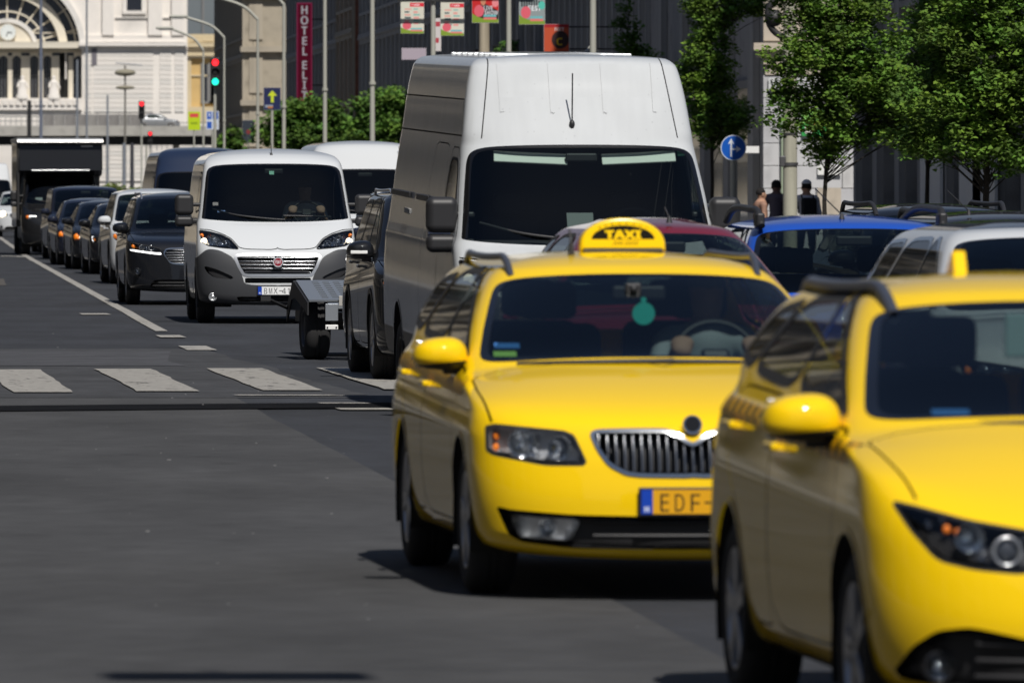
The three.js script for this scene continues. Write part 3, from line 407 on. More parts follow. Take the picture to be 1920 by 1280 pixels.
frontage({ label: 'red brick building beside the hotel sign', x: FX - 0.25, d0: 372, d1: 386, H: 17, floors: 4, bay: 3.5, mat: brick, trim: trimC, shopH: 4.6, visible: 3, group: 'shaded street fronts' });
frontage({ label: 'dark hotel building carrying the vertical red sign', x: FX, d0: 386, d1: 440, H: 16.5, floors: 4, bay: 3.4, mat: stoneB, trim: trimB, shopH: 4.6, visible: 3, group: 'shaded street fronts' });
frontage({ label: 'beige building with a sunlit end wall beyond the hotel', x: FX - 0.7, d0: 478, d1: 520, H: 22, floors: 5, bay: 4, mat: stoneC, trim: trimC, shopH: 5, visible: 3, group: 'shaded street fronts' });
// its end wall has ornament: stacked pilaster panels
{ const g = scene.children.at(-1); for (let k = 0; k < 5; k++) part('end_panel', boxAB(0.25, 1.0, 4.0 + k * 3.0, 6.4 + k * 3.0, 0.06, 0.0).translate(0, 0, 0.02), trimC, g); for (let k = 0; k < 6; k++) part('end_cornice', boxAB(-0.25, 3.2, 3.3 + k * 3.0, 3.6 + k * 3.0, 0.32, 0.0).translate(0, 0, 0.02), trimC, g); }
// the corner building whose pale wall faces the sun across the side street
{
  const g = thing('corner_building', 'corner building with a sunlit pale stone wall behind the pedestrians', 'building', [FX, 0, -200]);
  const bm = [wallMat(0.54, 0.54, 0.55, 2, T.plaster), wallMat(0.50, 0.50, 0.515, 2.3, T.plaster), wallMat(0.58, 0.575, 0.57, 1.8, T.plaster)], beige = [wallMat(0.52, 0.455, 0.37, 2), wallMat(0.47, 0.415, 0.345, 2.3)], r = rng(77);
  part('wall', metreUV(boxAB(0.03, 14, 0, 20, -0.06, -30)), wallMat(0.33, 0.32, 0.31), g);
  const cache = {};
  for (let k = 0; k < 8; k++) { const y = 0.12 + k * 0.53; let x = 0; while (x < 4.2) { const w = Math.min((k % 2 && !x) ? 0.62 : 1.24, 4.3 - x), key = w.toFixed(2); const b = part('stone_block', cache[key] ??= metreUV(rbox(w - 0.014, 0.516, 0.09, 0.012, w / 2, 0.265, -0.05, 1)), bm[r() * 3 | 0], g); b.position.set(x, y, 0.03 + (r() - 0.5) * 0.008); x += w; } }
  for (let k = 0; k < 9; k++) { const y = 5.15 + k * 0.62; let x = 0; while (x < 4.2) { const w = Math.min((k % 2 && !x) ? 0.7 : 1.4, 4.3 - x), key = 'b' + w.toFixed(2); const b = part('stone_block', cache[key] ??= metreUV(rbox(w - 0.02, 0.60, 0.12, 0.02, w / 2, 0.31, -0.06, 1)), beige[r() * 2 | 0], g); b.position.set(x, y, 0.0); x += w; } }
  part('cornice', [boxAB(-0.15, 4.4, 4.78, 4.95, 0.22, -0.05), boxAB(-0.25, 4.4, 4.95, 5.12, 0.38, -0.05)], beige[0], g); for (let k = 0; k < 14; k++) part('dentil', boxAB(0.0 + k * 0.3, 0.15 + k * 0.3, 4.62, 4.77, 0.16, -0.05), beige[0], g);
  part('fascia', boxAB(0.05, 4.3, 4.37, 4.6, 0.06, -0.05), beige[1], g);
  for (let k = 0; k < 5; k++) part('pilaster', boxAB(-0.14, 0.02, 0, 20, -1 - k * 6, -2.2 - k * 6), trimB, g);
  for (let k = 0; k < 5; k++) { const W = part('shop_window', boxAB(-0.02, 0.028, 0.6, 4.1, -2.4 - k * 6, -6.6 - k * 6), paneDark, g); part('frame', boxAB(-0.06, -0.02, 4.1, 4.3, -2.4 - k * 6, -6.6 - k * 6), frameGrey, W); }
  const sign = part('wall_sign', box(1.0, 0.30, 0.03, 0.62, 4.16, 0.10), std(0xffffff, 0.5, 0, { map: canvasTex(320, 96, (c, w, h) => { c.fillStyle = '#c9cbcb'; c.fillRect(0, 0, w, h); c.fillStyle = '#15181b'; c.font = 'bold 92px sans-serif'; c.fillText('WW', 12, 84); }) }), g);
  part('poster', box(0.9, 0.62, 0.03, 1.35, 3.25, 0.10), std(0xffffff, 0.5, 0, { map: canvasTex(256, 176, (c, w, h) => { c.fillStyle = '#8fd06a'; c.fillRect(0, 0, w, h); c.fillStyle = '#2f9a4a'; c.fillRect(0, 96, w, 80); c.fillStyle = '#e8e6de'; c.fillRect(20, 110, 60, 50); c.fillStyle = '#c23a2a'; c.fillRect(66, 96, 30, 50); c.fillStyle = '#dff0d8'; c.font = 'bold 60px sans-serif'; c.fillText('GO', 120, 70); }) }), g);
  part('house_sign', [box(0.22, 0.30, 0.02, 0.55, 2.05, 0.10)], std(0xffffff, 0.5, 0, { map: canvasTex(96, 128, (c, w, h) => { c.fillStyle = '#a05a58'; c.fillRect(0, 0, w, h); c.fillStyle = '#d9dadb'; c.fillRect(10, 10, w - 20, h - 20); }) }), g);
  part('notice', box(0.55, 0.24, 0.02, 1.55, 2.15, 0.10), M.white, g); part('repair_patch', box(0.55, 0.75, 0.012, 1.55, 1.35, 0.078), beige[0], g);
  part('drainpipe', bar([0.45, 0, 0.14], [0.45, 3.4, 0.14], 0.045), std(lin(0.35, 0.42, 0.30), 0.6), g);
  part('canopy', box(0.45, 0.16, 0.5, -0.35, 2.62, 0.1), M.white, g);
}
// the unseen sunny side of the street: it shows in the flanks and panes of the cars
for (let k = 0; k < 16; k++) { const mats = [stoneC, wallMat(0.26, 0.23, 0.18), wallMat(0.30, 0.26, 0.20), stoneA]; frontage({ label: ['ochre', 'sandy', 'cream', 'grey'][k % 4] + ' town house ' + ['with tall windows', 'with a deep cornice', 'with close-set windows', 'with wide bays'][k >> 2] + ' on the sunny side outside the picture', x: -14.4 - (k % 3) * 0.03, d0: -30 + k * 42, d1: -30 + k * 42 + 41.6, H: 18 + (k * 7 % 5), floors: 5, bay: 4.6 + (k % 3) * 0.7, mat: mats[k % 4], trim: trimC, sgn: 1, visible: 4, group: 'sunny side houses' }); }
// ------------------------------------------------------------------ the station at the end of the street
const cream = wallMat(0.82, 0.775, 0.715, 14, T.plaster), creamDark = wallMat(0.74, 0.68, 0.56, 14, T.plaster), creamB = wallMat(0.75, 0.72, 0.67, 11, T.plaster), ochre = wallMat(0.62, 0.43, 0.18, 14, T.plaster), ochreLight = wallMat(0.62, 0.52, 0.34, 12, T.plaster), roofGrey = std(lin(0.17, 0.19, 0.20), 0.7), glassDark = paint(lin(0.02, 0.022, 0.03), 0.1, 0.03);
{
  const D = 1100, k = D / FOCAL, O = at(0, VY, D), q = (px, py) => [px * k, (VY - py) * k + EYE];      // metres in the facade's own plane
  const g = thing('railway_station', 'pale railway station with a great arched window and clock', 'station', [O.x, 0, -D]);
  const B = (x0, x1, y0, y1, z0, z1) => { const a = q(x0, y1), b = q(x1, y0); return boxAB(a[0], b[0], a[1], b[1], z0, z1); };
  const cx = 14, cy = 92, R = 140, ring = (r0, r1, z, d, a0 = 0, a1 = Math.PI) => { const c = q(cx, cy); return slab([...arc(c[0], c[1], r1 * k, a0, a1, 40), ...arc(c[0], c[1], r0 * k, a1, a0, 40)], d).translate(0, 0, z); };
  // front wall with the arch and the window arcade cut out
  const shape = new THREE.Shape([[-330, 330], [346, 330], [346, -330], [-330, -330]].map(([x, y]) => new THREE.Vector2(...q(x, y)))), hole = new THREE.Path(arc(...q(cx, cy), R * k, 0, Math.PI, 40).concat([q(-126, 184), q(154, 184)]).map(([x, y]) => new THREE.Vector2(x, y))); shape.holes.push(hole);
  part('wall', metreUV(new THREE.ExtrudeGeometry(shape, { depth: 3, bevelEnabled: false }).translate(0, 0, -3)), cream, g);
  part('great_window', B(-140, 160, -60, 90, -2.6, -2.5), glassDark, g);
  part('arch_moulding', ring(136, 147, 0.01, 0.5), creamB, g); part('inner_arch', ring(98, 114, -2.4, 1.0), creamDark, g); part('mullion_ring', ring(70, 73, -2.45, 0.2), creamDark, g); part('mullion_ring', ring(128, 131, -2.45, 0.2), creamDark, g); part('clock_gable', ring(0.01, 58, -2.4, 1.4), creamDark, g); part('clock_gable_rim', ring(50, 58, -0.98, 0.25), creamB, g);
  for (let i = 0; i < 9; i++) { const a = 0.28 + i * (Math.PI - 0.56) / 8, c = q(cx, cy), rr = (r) => [c[0] + Math.cos(a) * r * k, c[1] + Math.sin(a) * r * k, -2.4]; part('mullion', bar(rr(58), rr(98), 0.12, 6), creamDark, g); part('mullion', bar(rr(114), rr(138), 0.12, 6), creamDark, g); }
  part('transom', B(-126, 154, 60, 62, -2.45, -2.3), creamDark, g);
  { const c = q(15, 60), C = new THREE.Group(); C.name = 'clock'; C.position.set(c[0], c[1], -0.6); g.add(C); part('clock_case', new THREE.CylinderGeometry(16 * k, 16 * k, 0.5, 32).rotateX(Math.PI / 2), creamDark, C); part('clock_face', new THREE.CircleGeometry(14.5 * k, 32).translate(0, 0, 0.27), std(0xffffff, 0.5, 0, { map: canvasTex(256, 256, (x) => { x.fillStyle = '#e4e8e4'; x.fillRect(0, 0, 256, 256); x.fillStyle = '#4a4e4a'; for (let i = 0; i < 12; i++) { x.save(); x.translate(128, 128); x.rotate(i * Math.PI / 6); x.fillRect(-3, -116, 6, 18); x.restore(); } }) }), C); part('clock_hand', bar([0, 0, 0.3], [8 * k, -1.2 * k, 0.3], 0.06, 6), M.darkSteel, C); part('clock_hand', bar([0, 0, 0.3], [-3 * k, -8 * k, 0.3], 0.05, 6), M.darkSteel, C); part('clock_foot', boxAB(-0.12, 0.12, -24 * k, -15 * k, -0.1, 0.1), M.darkSteel, C); }
  part('sill_beam', B(-126, 150, 78, 90, -2.2, 0.3), creamDark, g); part('arcade_lintel', B(-126, 154, 90, 98, -2.9, -2.4), creamDark, g);
  part('arcade_glass', B(-126, 154, 96, 186, -2.95, -2.85), glassDark, g);
  for (const [a, b, z] of [[15, 24, 0], [40, 57, 0.2], [73, 82, 0], [97, 112, 0.2], [129, 138, 0], [-10, -2, 0], [-40, -22, 0]]) { part('arcade_pier', B(a, b, 104, 186, -2.8, -1.9 + z), creamDark, g); }
  for (const x of [7, 32, 65, 90, 138 + 10]) { const c = q(x, 112); part('arcade_head', slab([...arc(c[0], c[1], 8 * k, 0, Math.PI, 14), [c[0] - 8.6 * k, c[1] + 14 * k], [c[0] + 8.6 * k, c[1] + 14 * k]].map((p) => p), 0.5).translate(0, 0, -2.5), creamDark, g); for (const dx of [-3, 3]) part('glazing_bar', B(x + dx - 0.5, x + dx + 0.5, 106, 186, -2.8, -2.65), frameGrey, g); part('glazing_bar', B(x - 8, x + 8, 140, 141.5, -2.8, -2.65), frameGrey, g); }
  part('dark_doorway', B(113, 128, 98, 186, -2.84, -2.7), M.under, g); part('column', cyl(1.6 * k, 1.4 * k, 50 * k, 14, ...q(124, 148), -1.2), cream, g);
  for (const x of [42, 101]) { const s = new THREE.Group(); s.name = 'statue'; const c = q(x, 186); s.position.set(c[0], c[1], 0.3); g.add(s); const prof = [[0.75, 0], [0.85, 0.35], [0.6, 0.8], [0.62, 1.3], [0.42, 1.7], [0.55, 2.1], [0.48, 2.35], [0.16, 2.5], [0.24, 2.68], [0.26, 2.85], [0.14, 3.02], [0.01, 3.05]]; part('figure', new THREE.LatheGeometry(prof.map(([a, b]) => new THREE.Vector2(a, b)), 14).scale(1, 1, 0.7), cream, s); part('arm', [bar([0.5, 2.1, 0], [0.75, 1.4, 0.2], 0.14, 8), bar([-0.5, 2.1, 0], [-0.6, 1.5, 0.3], 0.14, 8)], cream, s); }
  part('plinth', B(-330, 154, 185, 206, -3.0, 0.5), cream, g); for (let i = 0; i < 14; i++) part('plinth_panel', B(-18 + i * 12, -10 + i * 12, 188, 197, 0.5, 0.75), cream, g);
  // the rusticated tower right of the arch
  for (let i = 0; i < 13; i++) { for (const [a, b] of [[176, 288], [158, 172], [300, 322], [328, 345]]) part('stone_course', B(a, b, 96 + i * 8.8, 96 + i * 8.8 + 8.1, 0.0, 0.14), i % 3 ? cream : creamB, g); }
  part('cornice', [B(148, 350, 80, 86, 0.01, 0.9), B(148, 352, 86, 89, 0.01, 0.55)], cream, g); part('string_course', B(216, 346, 32, 34, 0.01, 0.25), creamB, g); part('plinth_band', B(158, 348, 66, 79, 0.01, 0.35), cream, g);
  for (const [a, b] of [[192, 214], [278, 305], [322, 345]]) { part('pilaster', B(a, b, -200, 66, 0.01, 0.6), cream, g); }
  part('window', B(238, 266, -60, 20, 0.02, 0.05), glassDark, g); part('window_frame', [B(230, 238, -60, 24, 0.01, 0.3), B(266, 274, -60, 24, 0.01, 0.3), B(230, 274, 20, 26, 0.01, 0.4)], cream, g);
  part('weathering_drape', B(172, 182, 90, 122, 0.145, 0.2), std(lin(0.16, 0.15, 0.17), 0.9), g);
  part('side_return', B(345.5, 352, -330, 330, -30, -0.2), cream, g);
}
{ // yellow wing
  const D = 1130, k = D / FOCAL, O = at(0, VY, D), q = (px, py) => [px * k, (VY - py) * k + EYE], g = thing('station_wing', 'ochre station wing with layered cornices behind the traffic lights', 'building', [O.x, 0, -D]);
  const B = (x0, x1, y0, y1, z0, z1) => { const a = q(x0, y1), b = q(x1, y0); return boxAB(a[0], b[0], a[1], b[1], z0, z1); };
  part('wall', B(344, 640, 66, 330, -12, 0), ochre, g); part('parapet', B(352, 640, 64, 80, 0.01, 0.4), ochreLight, g); for (let i = 0; i < 12; i++) part('parapet_panel', B(356 + i * 24, 376 + i * 24, 69, 77, 0.41, 0.5), ochreLight, g);
  part('cornice', [B(344, 640, 81, 88, 0.01, 1.2)], ochreLight, g); part('frieze', B(344, 640, 88.2, 98, 0.01, 0.3), creamDark, g); part('cornice', B(344, 640, 98.2, 105, 0.01, 0.9), ochreLight, g); part('soffit', B(344, 640, 105.2, 109, 0.01, 0.4), creamDark, g);
  for (const x of [350, 428, 506, 560]) part('pilaster', B(x, x + 9, 109.2, 200, 0.01, 0.4), ochreLight, g);
  for (const x of [380, 395, 442, 470, 520]) { const W = part('window', B(x, x + 22, 120, 190, 0.02, 0.08), glassDark, g); part('frame', [B(x - 3, x, 118, 192, 0.01, 0.25), B(x + 22, x + 25, 118, 192, 0.01, 0.25), B(x - 3, x + 25, 190, 194, 0.01, 0.35), B(x + 9, x + 12, 120, 190, 0.081, 0.2)], frameGrey, W); }
  part('string_course', B(346, 640, 140, 143, 0.01, 0.2), ochreLight, g); part('base_course', B(344, 640, 200, 330, 0.01, 0.6), ochreLight, g);
}
{ const a = at(342, 62, 1180), g = thing('station_hall', 'big grey glazed roof of the station hall above the ochre wing', 'building', [a.x, 0, -1180]); part('hall_roof', new THREE.CylinderGeometry(26, 26, 120, 40, 1, false, 0, Math.PI).rotateX(Math.PI / 2).rotateZ(0).scale(1, 1, 1).rotateZ(Math.PI / 2).translate(14, 14, -40), roofGrey, g); part('hall_wall', boxAB(-12, 40, 0, 14, 0, -90), roofGrey, g); for (let i = 0; i < 6; i++) part('rib', new THREE.TorusGeometry(26.1, 0.25, 6, 40, Math.PI).translate(14, 14, 20.1 - i * 20), frameGrey, g); part('gable', new THREE.CircleGeometry(25.9, 40, 0, Math.PI).translate(14, 14, 20.12), std(lin(0.16, 0.185, 0.20), 0.5), g); for (let i = 0; i < 9; i++) part('gable_bar', boxAB(-8 + i * 5, -7.7 + i * 5, 14, 14 + Math.sqrt(26 * 26 - (i * 5 - 22) ** 2) * 0.98, 20.15, 20.4), frameGrey, g); }
{ // overpass
  const D = 850, k = D / FOCAL, g = thing('overpass', 'concrete road overpass crossing in front of the station', 'bridge', [at(0, VY, D).x, 0, -D]), q = (px, py) => [px * k, (VY - py) * k + EYE], B = (x0, x1, y0, y1, z0, z1) => { const a = q(x0, y1), b = q(x1, y0); return boxAB(a[0], b[0], a[1], b[1], z0, z1); };
  const conc = wallMat(0.40, 0.385, 0.35, 6, T.stone);
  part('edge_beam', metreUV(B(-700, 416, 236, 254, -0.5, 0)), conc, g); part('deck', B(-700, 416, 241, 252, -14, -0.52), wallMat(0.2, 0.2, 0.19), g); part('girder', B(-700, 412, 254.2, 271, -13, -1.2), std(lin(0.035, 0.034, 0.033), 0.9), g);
  for (const x of [-500, -300, -90, 330, 405]) part('pier', B(x, x + 10, 271.2, 386, -9, -5), conc, g);
  for (let i = 0; i < 9; i++) part('barrier_panel', B(82 + i * 20.5, 101 + i * 20.5, 214, 235.6, -1.6, -1.5), i % 3 === 1 ? wallMat(0.26, 0.25, 0.235, 3) : wallMat(0.22, 0.21, 0.20, 3), g); for (let i = 0; i < 10; i++) part('barrier_post', B(80 + i * 20.5, 81.6 + i * 20.5, 212, 235.6, -1.7, -1.4), frameGrey, g);
  for (let i = 0; i < 14; i++) part('railing_post', B(-60 + i * 10, -59 + i * 10, 217, 235.6, -1, -0.8), frameGrey, g); part('rail', [B(-60, 78, 217, 219, -1, -0.8), B(-60, 78, 226, 227.5, -1, -0.8)], frameGrey, g); part('rail', [B(262, 410, 229, 230.5, -0.4, -0.2)], frameGrey, g);
}
{ // retaining wall seen under the overpass
  const D = 905, k = D / FOCAL, g = thing('retaining_wall', 'beige coursed stone wall seen beneath the overpass', 'wall', [at(0, VY, D).x, 0, -D]), q = (px, py) => [px * k, (VY - py) * k + EYE], B = (x0, x1, y0, y1, z0, z1) => { const a = q(x0, y1), b = q(x1, y0); return boxAB(a[0], b[0], a[1], b[1], z0, z1); }; part('wall_core', B(-700, 640, 232, 386, -1, -0.1), cream, g); for (let i = 0; i < 9; i++) for (let j = 0; j < 8; j++) part('stone_course', B(176 + j * 30, 205.5 + j * 30, 268 + i * 8, 275.2 + i * 8, -0.1, 0.1), (i + j) % 3 ? cream : creamB, g);
}
// ------------------------------------------------------------------ vehicles
const YELLOW = paint(lin(0.93, 0.605, 0.0005), 0.7, 0.03);
// place: bearing of the front bumper's middle and its distance down the street
const spot = (px, D) => [(px - VX) * D / FOCAL, 0, -D];
const rail = (g, pts, r, mat, feet) => part('roof_rail', [tube(pts, r, 28, 10), ...(feet || [])], mat, g);
// both roof rails; the ends curve down into the roof
function roofRails(c, { x0, z0, z1, y, h, r = 0.017, mat = M.rail, arch = false }) {
  for (const s of [-1, 1]) {
    const roofY = (x, z) => { let b = y; for (const t of c.S0) { const [A, B, C] = t; if (A[1] < y - 0.2) continue; const d = (B[2] - C[2]) * (A[0] - C[0]) + (C[0] - B[0]) * (A[2] - C[2]); if (Math.abs(d) < 1e-12) continue; const u = ((B[2] - C[2]) * (x - C[0]) + (C[0] - B[0]) * (z - C[2])) / d, w = ((C[2] - A[2]) * (x - C[0]) + (A[0] - C[0]) * (z - C[2])) / d; if (u >= -1e-4 && w >= -1e-4 && u + w < 1.001) b = Math.max(u * A[1] + w * B[1] + (1 - u - w) * C[1], y - 0.2); } return b; };
    const pts = [], n = 16; for (let i = 0; i <= n; i++) { const t = i / n, z = lerp(z0, z1, t), x = s * (x0 + 0.03 * Math.sin(Math.PI * t)), e = Math.min(t, 1 - t) * 7, k = e >= 1 ? 1 : Math.sin(e * Math.PI / 2); pts.push(V3(x, roofY(x, z) + h * k - 0.012 * (1 - k), z)); }
    part('roof_rail', tube(pts, r, 60, 10).scale(1, 1, 1), mat, c.g);
  }
}
function checker(n) { return std(0xffffff, 0.35, 0, { map: (() => { const t = dataTex(32, 32, (u, v, i, j) => ((i >> 4) + (j >> 4)) % 2 ? [12, 12, 12] : [240, 182, 4]); t.repeat.set(1 / n, 1 / n); t.magFilter = THREE.NearestFilter; return t; })() }); }

// --- the yellow estate taxi with the lit-up style roof sign
{
  const tz = (x, y) => [-(x / 1229.6 - 1.319), 1.0034 - y / 1229.6];
  const rows = [
    [-0.14, 0.175, 0.76, 0.20, 0.20, -4.50, 0.27, 0.50, 2.6, 0.70, 2.5, 2],
    [-0.05, 0.195, 0.84, 0.235, 0.23, -4.60, 0.33, 0.50, 2.6, 0.70, 2.5, 2],
    [-0.005, 0.26, 0.875, 0.30, 0.30, -4.64, 0.42, 0.50, 2.6, 0.70, 2.5, 2],
    [0.0, 0.42, 0.895, 0.44, 0.44, -4.66, 0.55, 0.50, 2.7, 0.70, 2.5, 2],
    [-0.015, 0.55, 0.905, 0.58, 0.60, -4.65, 0.66, 0.50, 2.7, 0.70, 2.5, 2],
    [-0.045, 0.66, 0.905, 0.69, 0.74, -4.61, 0.78, 0.48, 2.7, 0.70, 2.5, 2],
    [-0.09, 0.745, 0.895, 0.755, 0.82, -4.60, 0.86, 0.46, 2.8, 0.70, 2.5, 3],
    [-0.17, 0.795, 0.885, 0.80, 0.86, -4.59, 0.91, 0.44, 3.0, 0.70, 2.5, 3.5],
    [-0.40, 0.865, 0.88, 0.85, 0.90, -4.57, 0.95, 0.40, 3.6, 0.70, 2.5, 3.5],
    [-0.75, 0.935, 0.872, 0.893, 0.945, -4.55, 0.99, 0.36, 4.2, 0.70, 2.5, 3.5],
    [-1.10, 0.985, 0.855, 0.93, 0.985, -4.52, 1.03, 0.34, 4.4, 0.70, 2.5, 3],
    [-1.16, 0.998, 0.835, 0.955, 1.01, -4.50, 1.05, 0.34, 4.0, 0.70, 2.5, 2.5],
    [-1.55, 1.18, 0.752, 1.15, 1.18, -4.37, 1.20, 0.32, 3.6, 0.30, 3.4, 2.5],
    [-1.98, 1.368, 0.645, 1.335, 1.345, -4.20, 1.37, 0.30, 3.4, 0.28, 3.4, 2.5],
    [-2.10, 1.405, 0.585, 1.385, 1.39, -4.12, 1.405, 0.28, 3.2, 0.28, 3.2, 2.5],
    [-2.35, 1.440, 0.44, 1.428, 1.428, -3.9, 1.432, 0.26, 2.8, 0.26, 3, 2.5],
    [-2.75, 1.458, 0.2, 1.455, 1.452, -3.5, 1.452, 0.12, 2.4, 0.12, 2.4, 2],
    [-3.0, 1.46, 0.002, 1.46, 1.458, -3.2, 1.458, 0.05, 2, 0.05, 2, 2]];
  const stripe = checker(0.14);
  const c = Car({
    name: 'taxi', label: 'yellow estate taxi with a half-round TAXI sign on its roof', category: 'taxi', hero: true, pos: spot(1303, 35.9), turn: 0.034, paint: YELLOW, rows, W: 0.905, R: 0.318, wz: [-0.87, -3.556], inset: 0.125,
    windshield: [11.08, 12.97, 0.945], frit: 0.045, rear: [11.2, 13.0, 0.86],
    side: [[[-1.62, 1.02], [-1.42, 1.0], [-2.52, 1.385], [-2.59, 1.39], [-2.59, 1.04]].map(([z, y]) => [z, y]), [[-2.592, 1.043], [-2.592, 1.395], [-3.45, 1.37], [-3.66, 1.07]], [[-3.665, 1.075], [-3.455, 1.365], [-4.02, 1.33], [-4.2, 1.12]]], sideRim: 0.034,
    front: [['headlight', [[580, 318], [1000, 355], [1072, 522], [860, 522], [580, 468]].map((p) => tz(...p)), 2, 0.1],
      ['grille', [...[[1095, 352], [1290, 346], [1480, 346], [1530, 362], [1610, 418], [1680, 418], [1680, 580], [1290, 575], [1185, 520], [1130, 440]].map((p) => tz(...p))], 2, 0.16],
      ['intake', [[620, 742], [690, 757], [1010, 780], [1700, 792], [1700, 962], [1000, 955], [740, 925], [680, 885]].map((p) => tz(...p)), 2, 0.1],
      ['fog', [[685, 785], [1045, 800], [985, 920], [735, 912]].map((p) => tz(...p)), 2, 0.12]],
    lamp: { bucket: std(lin(0.5, 0.51, 0.53), 0.4, 0.45), units: [[0.25, 0.42, 0.05, 'bowl'], [0.30, 0.2, 0.02, 'facets'], [0.64, 0.55, 0.058, 'bowl'], [0.62, 0.78, 0.03, 'facets'], [0.5, 0.35, 0.03, 'facets'], [0.9, 0.72, 0.016, 'amber'], [0.91, 0.42, 0.016, 'amber'], [0.84, 0.25, 0.016, 'facets']] },
    slats: { n: 23, vertical: true, mat: M.darkChrome }, frameOut: 0.008, frameIn: -0.008,
    intakeBars: { n: 2, x: 0.42 },
    hood: [[-0.05, 0.2], [0.60, 0.2], [0.80, -0.10], [0.835, -0.35], [0.845, -0.7], [0.83, -1.13], [-0.05, -1.14]], hoodMinY: 0.752,
    doors: [[[[-1.30, 0.955], [-1.20, 0.80], [-1.24, 0.42], [-1.30, 0.30], [-2.58, 0.30], [-2.58, 1.02], [-1.9, 0.99]]], [[[-2.60, 1.025], [-2.60, 0.30], [-3.05, 0.30], [-3.26, 0.62], [-3.56, 0.80], [-3.66, 1.04]]]],
    sidePrint: [['checker_stripe', [[-1.0, 0.845], [-1.0, 0.905], [-4.1, 0.985], [-4.1, 0.925]], stripe]],
    mirror: { x: 0.795, y: 1.0, z: -1.50, w: 0.24, h: 0.162, d: 0.12 },
    cabin: { w: 0.68, dashY: 1.0, dashZ: -1.52, seatZ: [-2.35, -3.2], seatY: 0.52, headY: 1.35, headZ: -2.05 },
  });
  const g = c.g;
  addPlate(g, 'EDF-731', 0.03, 0.424, 0.02, '#e2a51a');
  // roof sign
  const sg = new THREE.Group(); sg.name = 'roof_sign'; sg.position.set(0.035, 1.462, -2.85); g.add(sg);
  const arch = arc(0, 0, 1, 0, Math.PI, 28).map(([x, y]) => [x * 0.197, 0.008 + Math.pow(y, 0.92) * 0.118]), shell = slab([[-0.197, 0], ...arch.reverse().map((p) => p), [0.197, 0]].filter((p, i, a) => !i || p[0] !== a[i - 1][0] || p[1] !== a[i - 1][1]), 0.07, 0.016).translate(0, 0.012, -0.035);
  sg.scale.set(0.91, 0.95, 1); part('sign_body', shell, std(lin(0.90, 0.62, 0.004), 0.25), sg);
  part('sign_foot', rbox(0.40, 0.014, 0.13, 0.006, 0, 0.0, 0), M.blackPlastic, sg);
  const face = canvasTex(1024, 450, (x, w, h) => {
    x.fillStyle = '#f7d008'; x.fillRect(0, 0, w, h); const cx = w / 2, by = h * 0.70;
    x.fillStyle = '#17140c'; x.beginPath(); x.ellipse(cx, by, w * 0.395, h * 0.50, 0, Math.PI, 2 * Math.PI); x.closePath(); x.fill();
    x.fillStyle = '#f6d10c'; x.font = 'bold 178px sans-serif'; x.textAlign = 'center'; x.textBaseline = 'alphabetic'; x.save(); x.translate(cx + 5, by - 16); x.transform(1.18, 0, 0.03, 0.98, 0, 0); x.lineWidth = 12; x.strokeStyle = '#f6d10c'; x.strokeText('TAXI', 0, 0); x.fillText('TAXI', 0, 0); x.restore();
    x.fillStyle = '#4c4105'; x.font = 'italic bold 78px sans-serif'; x.fillText('\u2706 222-2222', cx, h * 0.89);
    x.font = 'bold 48px sans-serif'; x.fillStyle = '#3c3406'; [...'BUDAPEST'].forEach((ch, i) => { const a = -Math.PI / 2 + (i - 3.5) * 0.215; x.save(); x.translate(cx + Math.cos(a) * w * 0.43, by + Math.sin(a) * h * 0.575); x.rotate(a + Math.PI / 2); x.fillText(ch, 0, 18); x.restore(); });
  });
  const fs = new THREE.ShapeGeometry(new THREE.Shape([[-0.198, 0.0], ...arc(0, 0, 1, Math.PI, 0, 30).map(([x, y]) => [x * 0.2, 0.010 + Math.pow(Math.max(0, y), 0.92) * 0.121]), [0.198, 0.0]].map(([x, y]) => new THREE.Vector2(x, y))), 12);
  { const p = fs.attributes.position, uv = fs.attributes.uv; for (let i = 0; i < p.count; i++) uv.setXY(i, (p.getX(i) + 0.2) / 0.4, p.getY(i) / 0.134); }
  fs.translate(0, 0.012, 0.0535); part('sign_face', fs, std(0xffffff, 0.22, 0, { map: face }), sg);
  part('antenna', [cyl(0.016, 0.008, 0.05, 12, -0.235, 1.445, -2.5), bar([-0.235, 1.47, -2.5], [-0.235, 1.555, -2.56], 0.006)], M.blackPlastic, g);
  roofRails(c, { x0: 0.55, z0: -2.08, z1: -4.05, y: 1.42, h: 0.045, r: 0.017 });
  for (const s of [-1, 1]) { addHandle(g, c.S0, -2.40, 0.87, s, YELLOW); addHandle(g, c.S0, -3.42, 0.90, s, YELLOW); }
  const ez = -0.115; part('emblem', [new THREE.CylinderGeometry(0.041, 0.043, 0.012, 28).rotateX(Math.PI / 2 - 0.22).translate(0.0, 0.747, ez + 0.055)], M.chrome, g);
  part('emblem_disc', new THREE.CylinderGeometry(0.033, 0.033, 0.014, 28).rotateX(Math.PI / 2 - 0.22).translate(0.0, 0.749, ez + 0.056), M.blackGloss, g);
  addWiper(g, [[-0.62, 0.975, -1.20], [-0.35, 0.985, -1.115], [0.05, 0.993, -1.09]]); addWiper(g, [[0.05, 0.99, -1.085], [0.35, 0.985, -1.12], [0.62, 0.975, -1.22]]);
  // things on and behind the windscreen
  part('permit_card', box(0.11, 0.035, 0.003).rotateX(-0.9).translate(-0.64, 1.055, -1.42), std(lin(0.05, 0.20, 0.55), 0.5), g);
  part('permit_card', box(0.10, 0.035, 0.003).rotateX(-0.9).translate(-0.655, 1.02, -1.36), std(lin(0.35, 0.65, 0.12), 0.5), g);
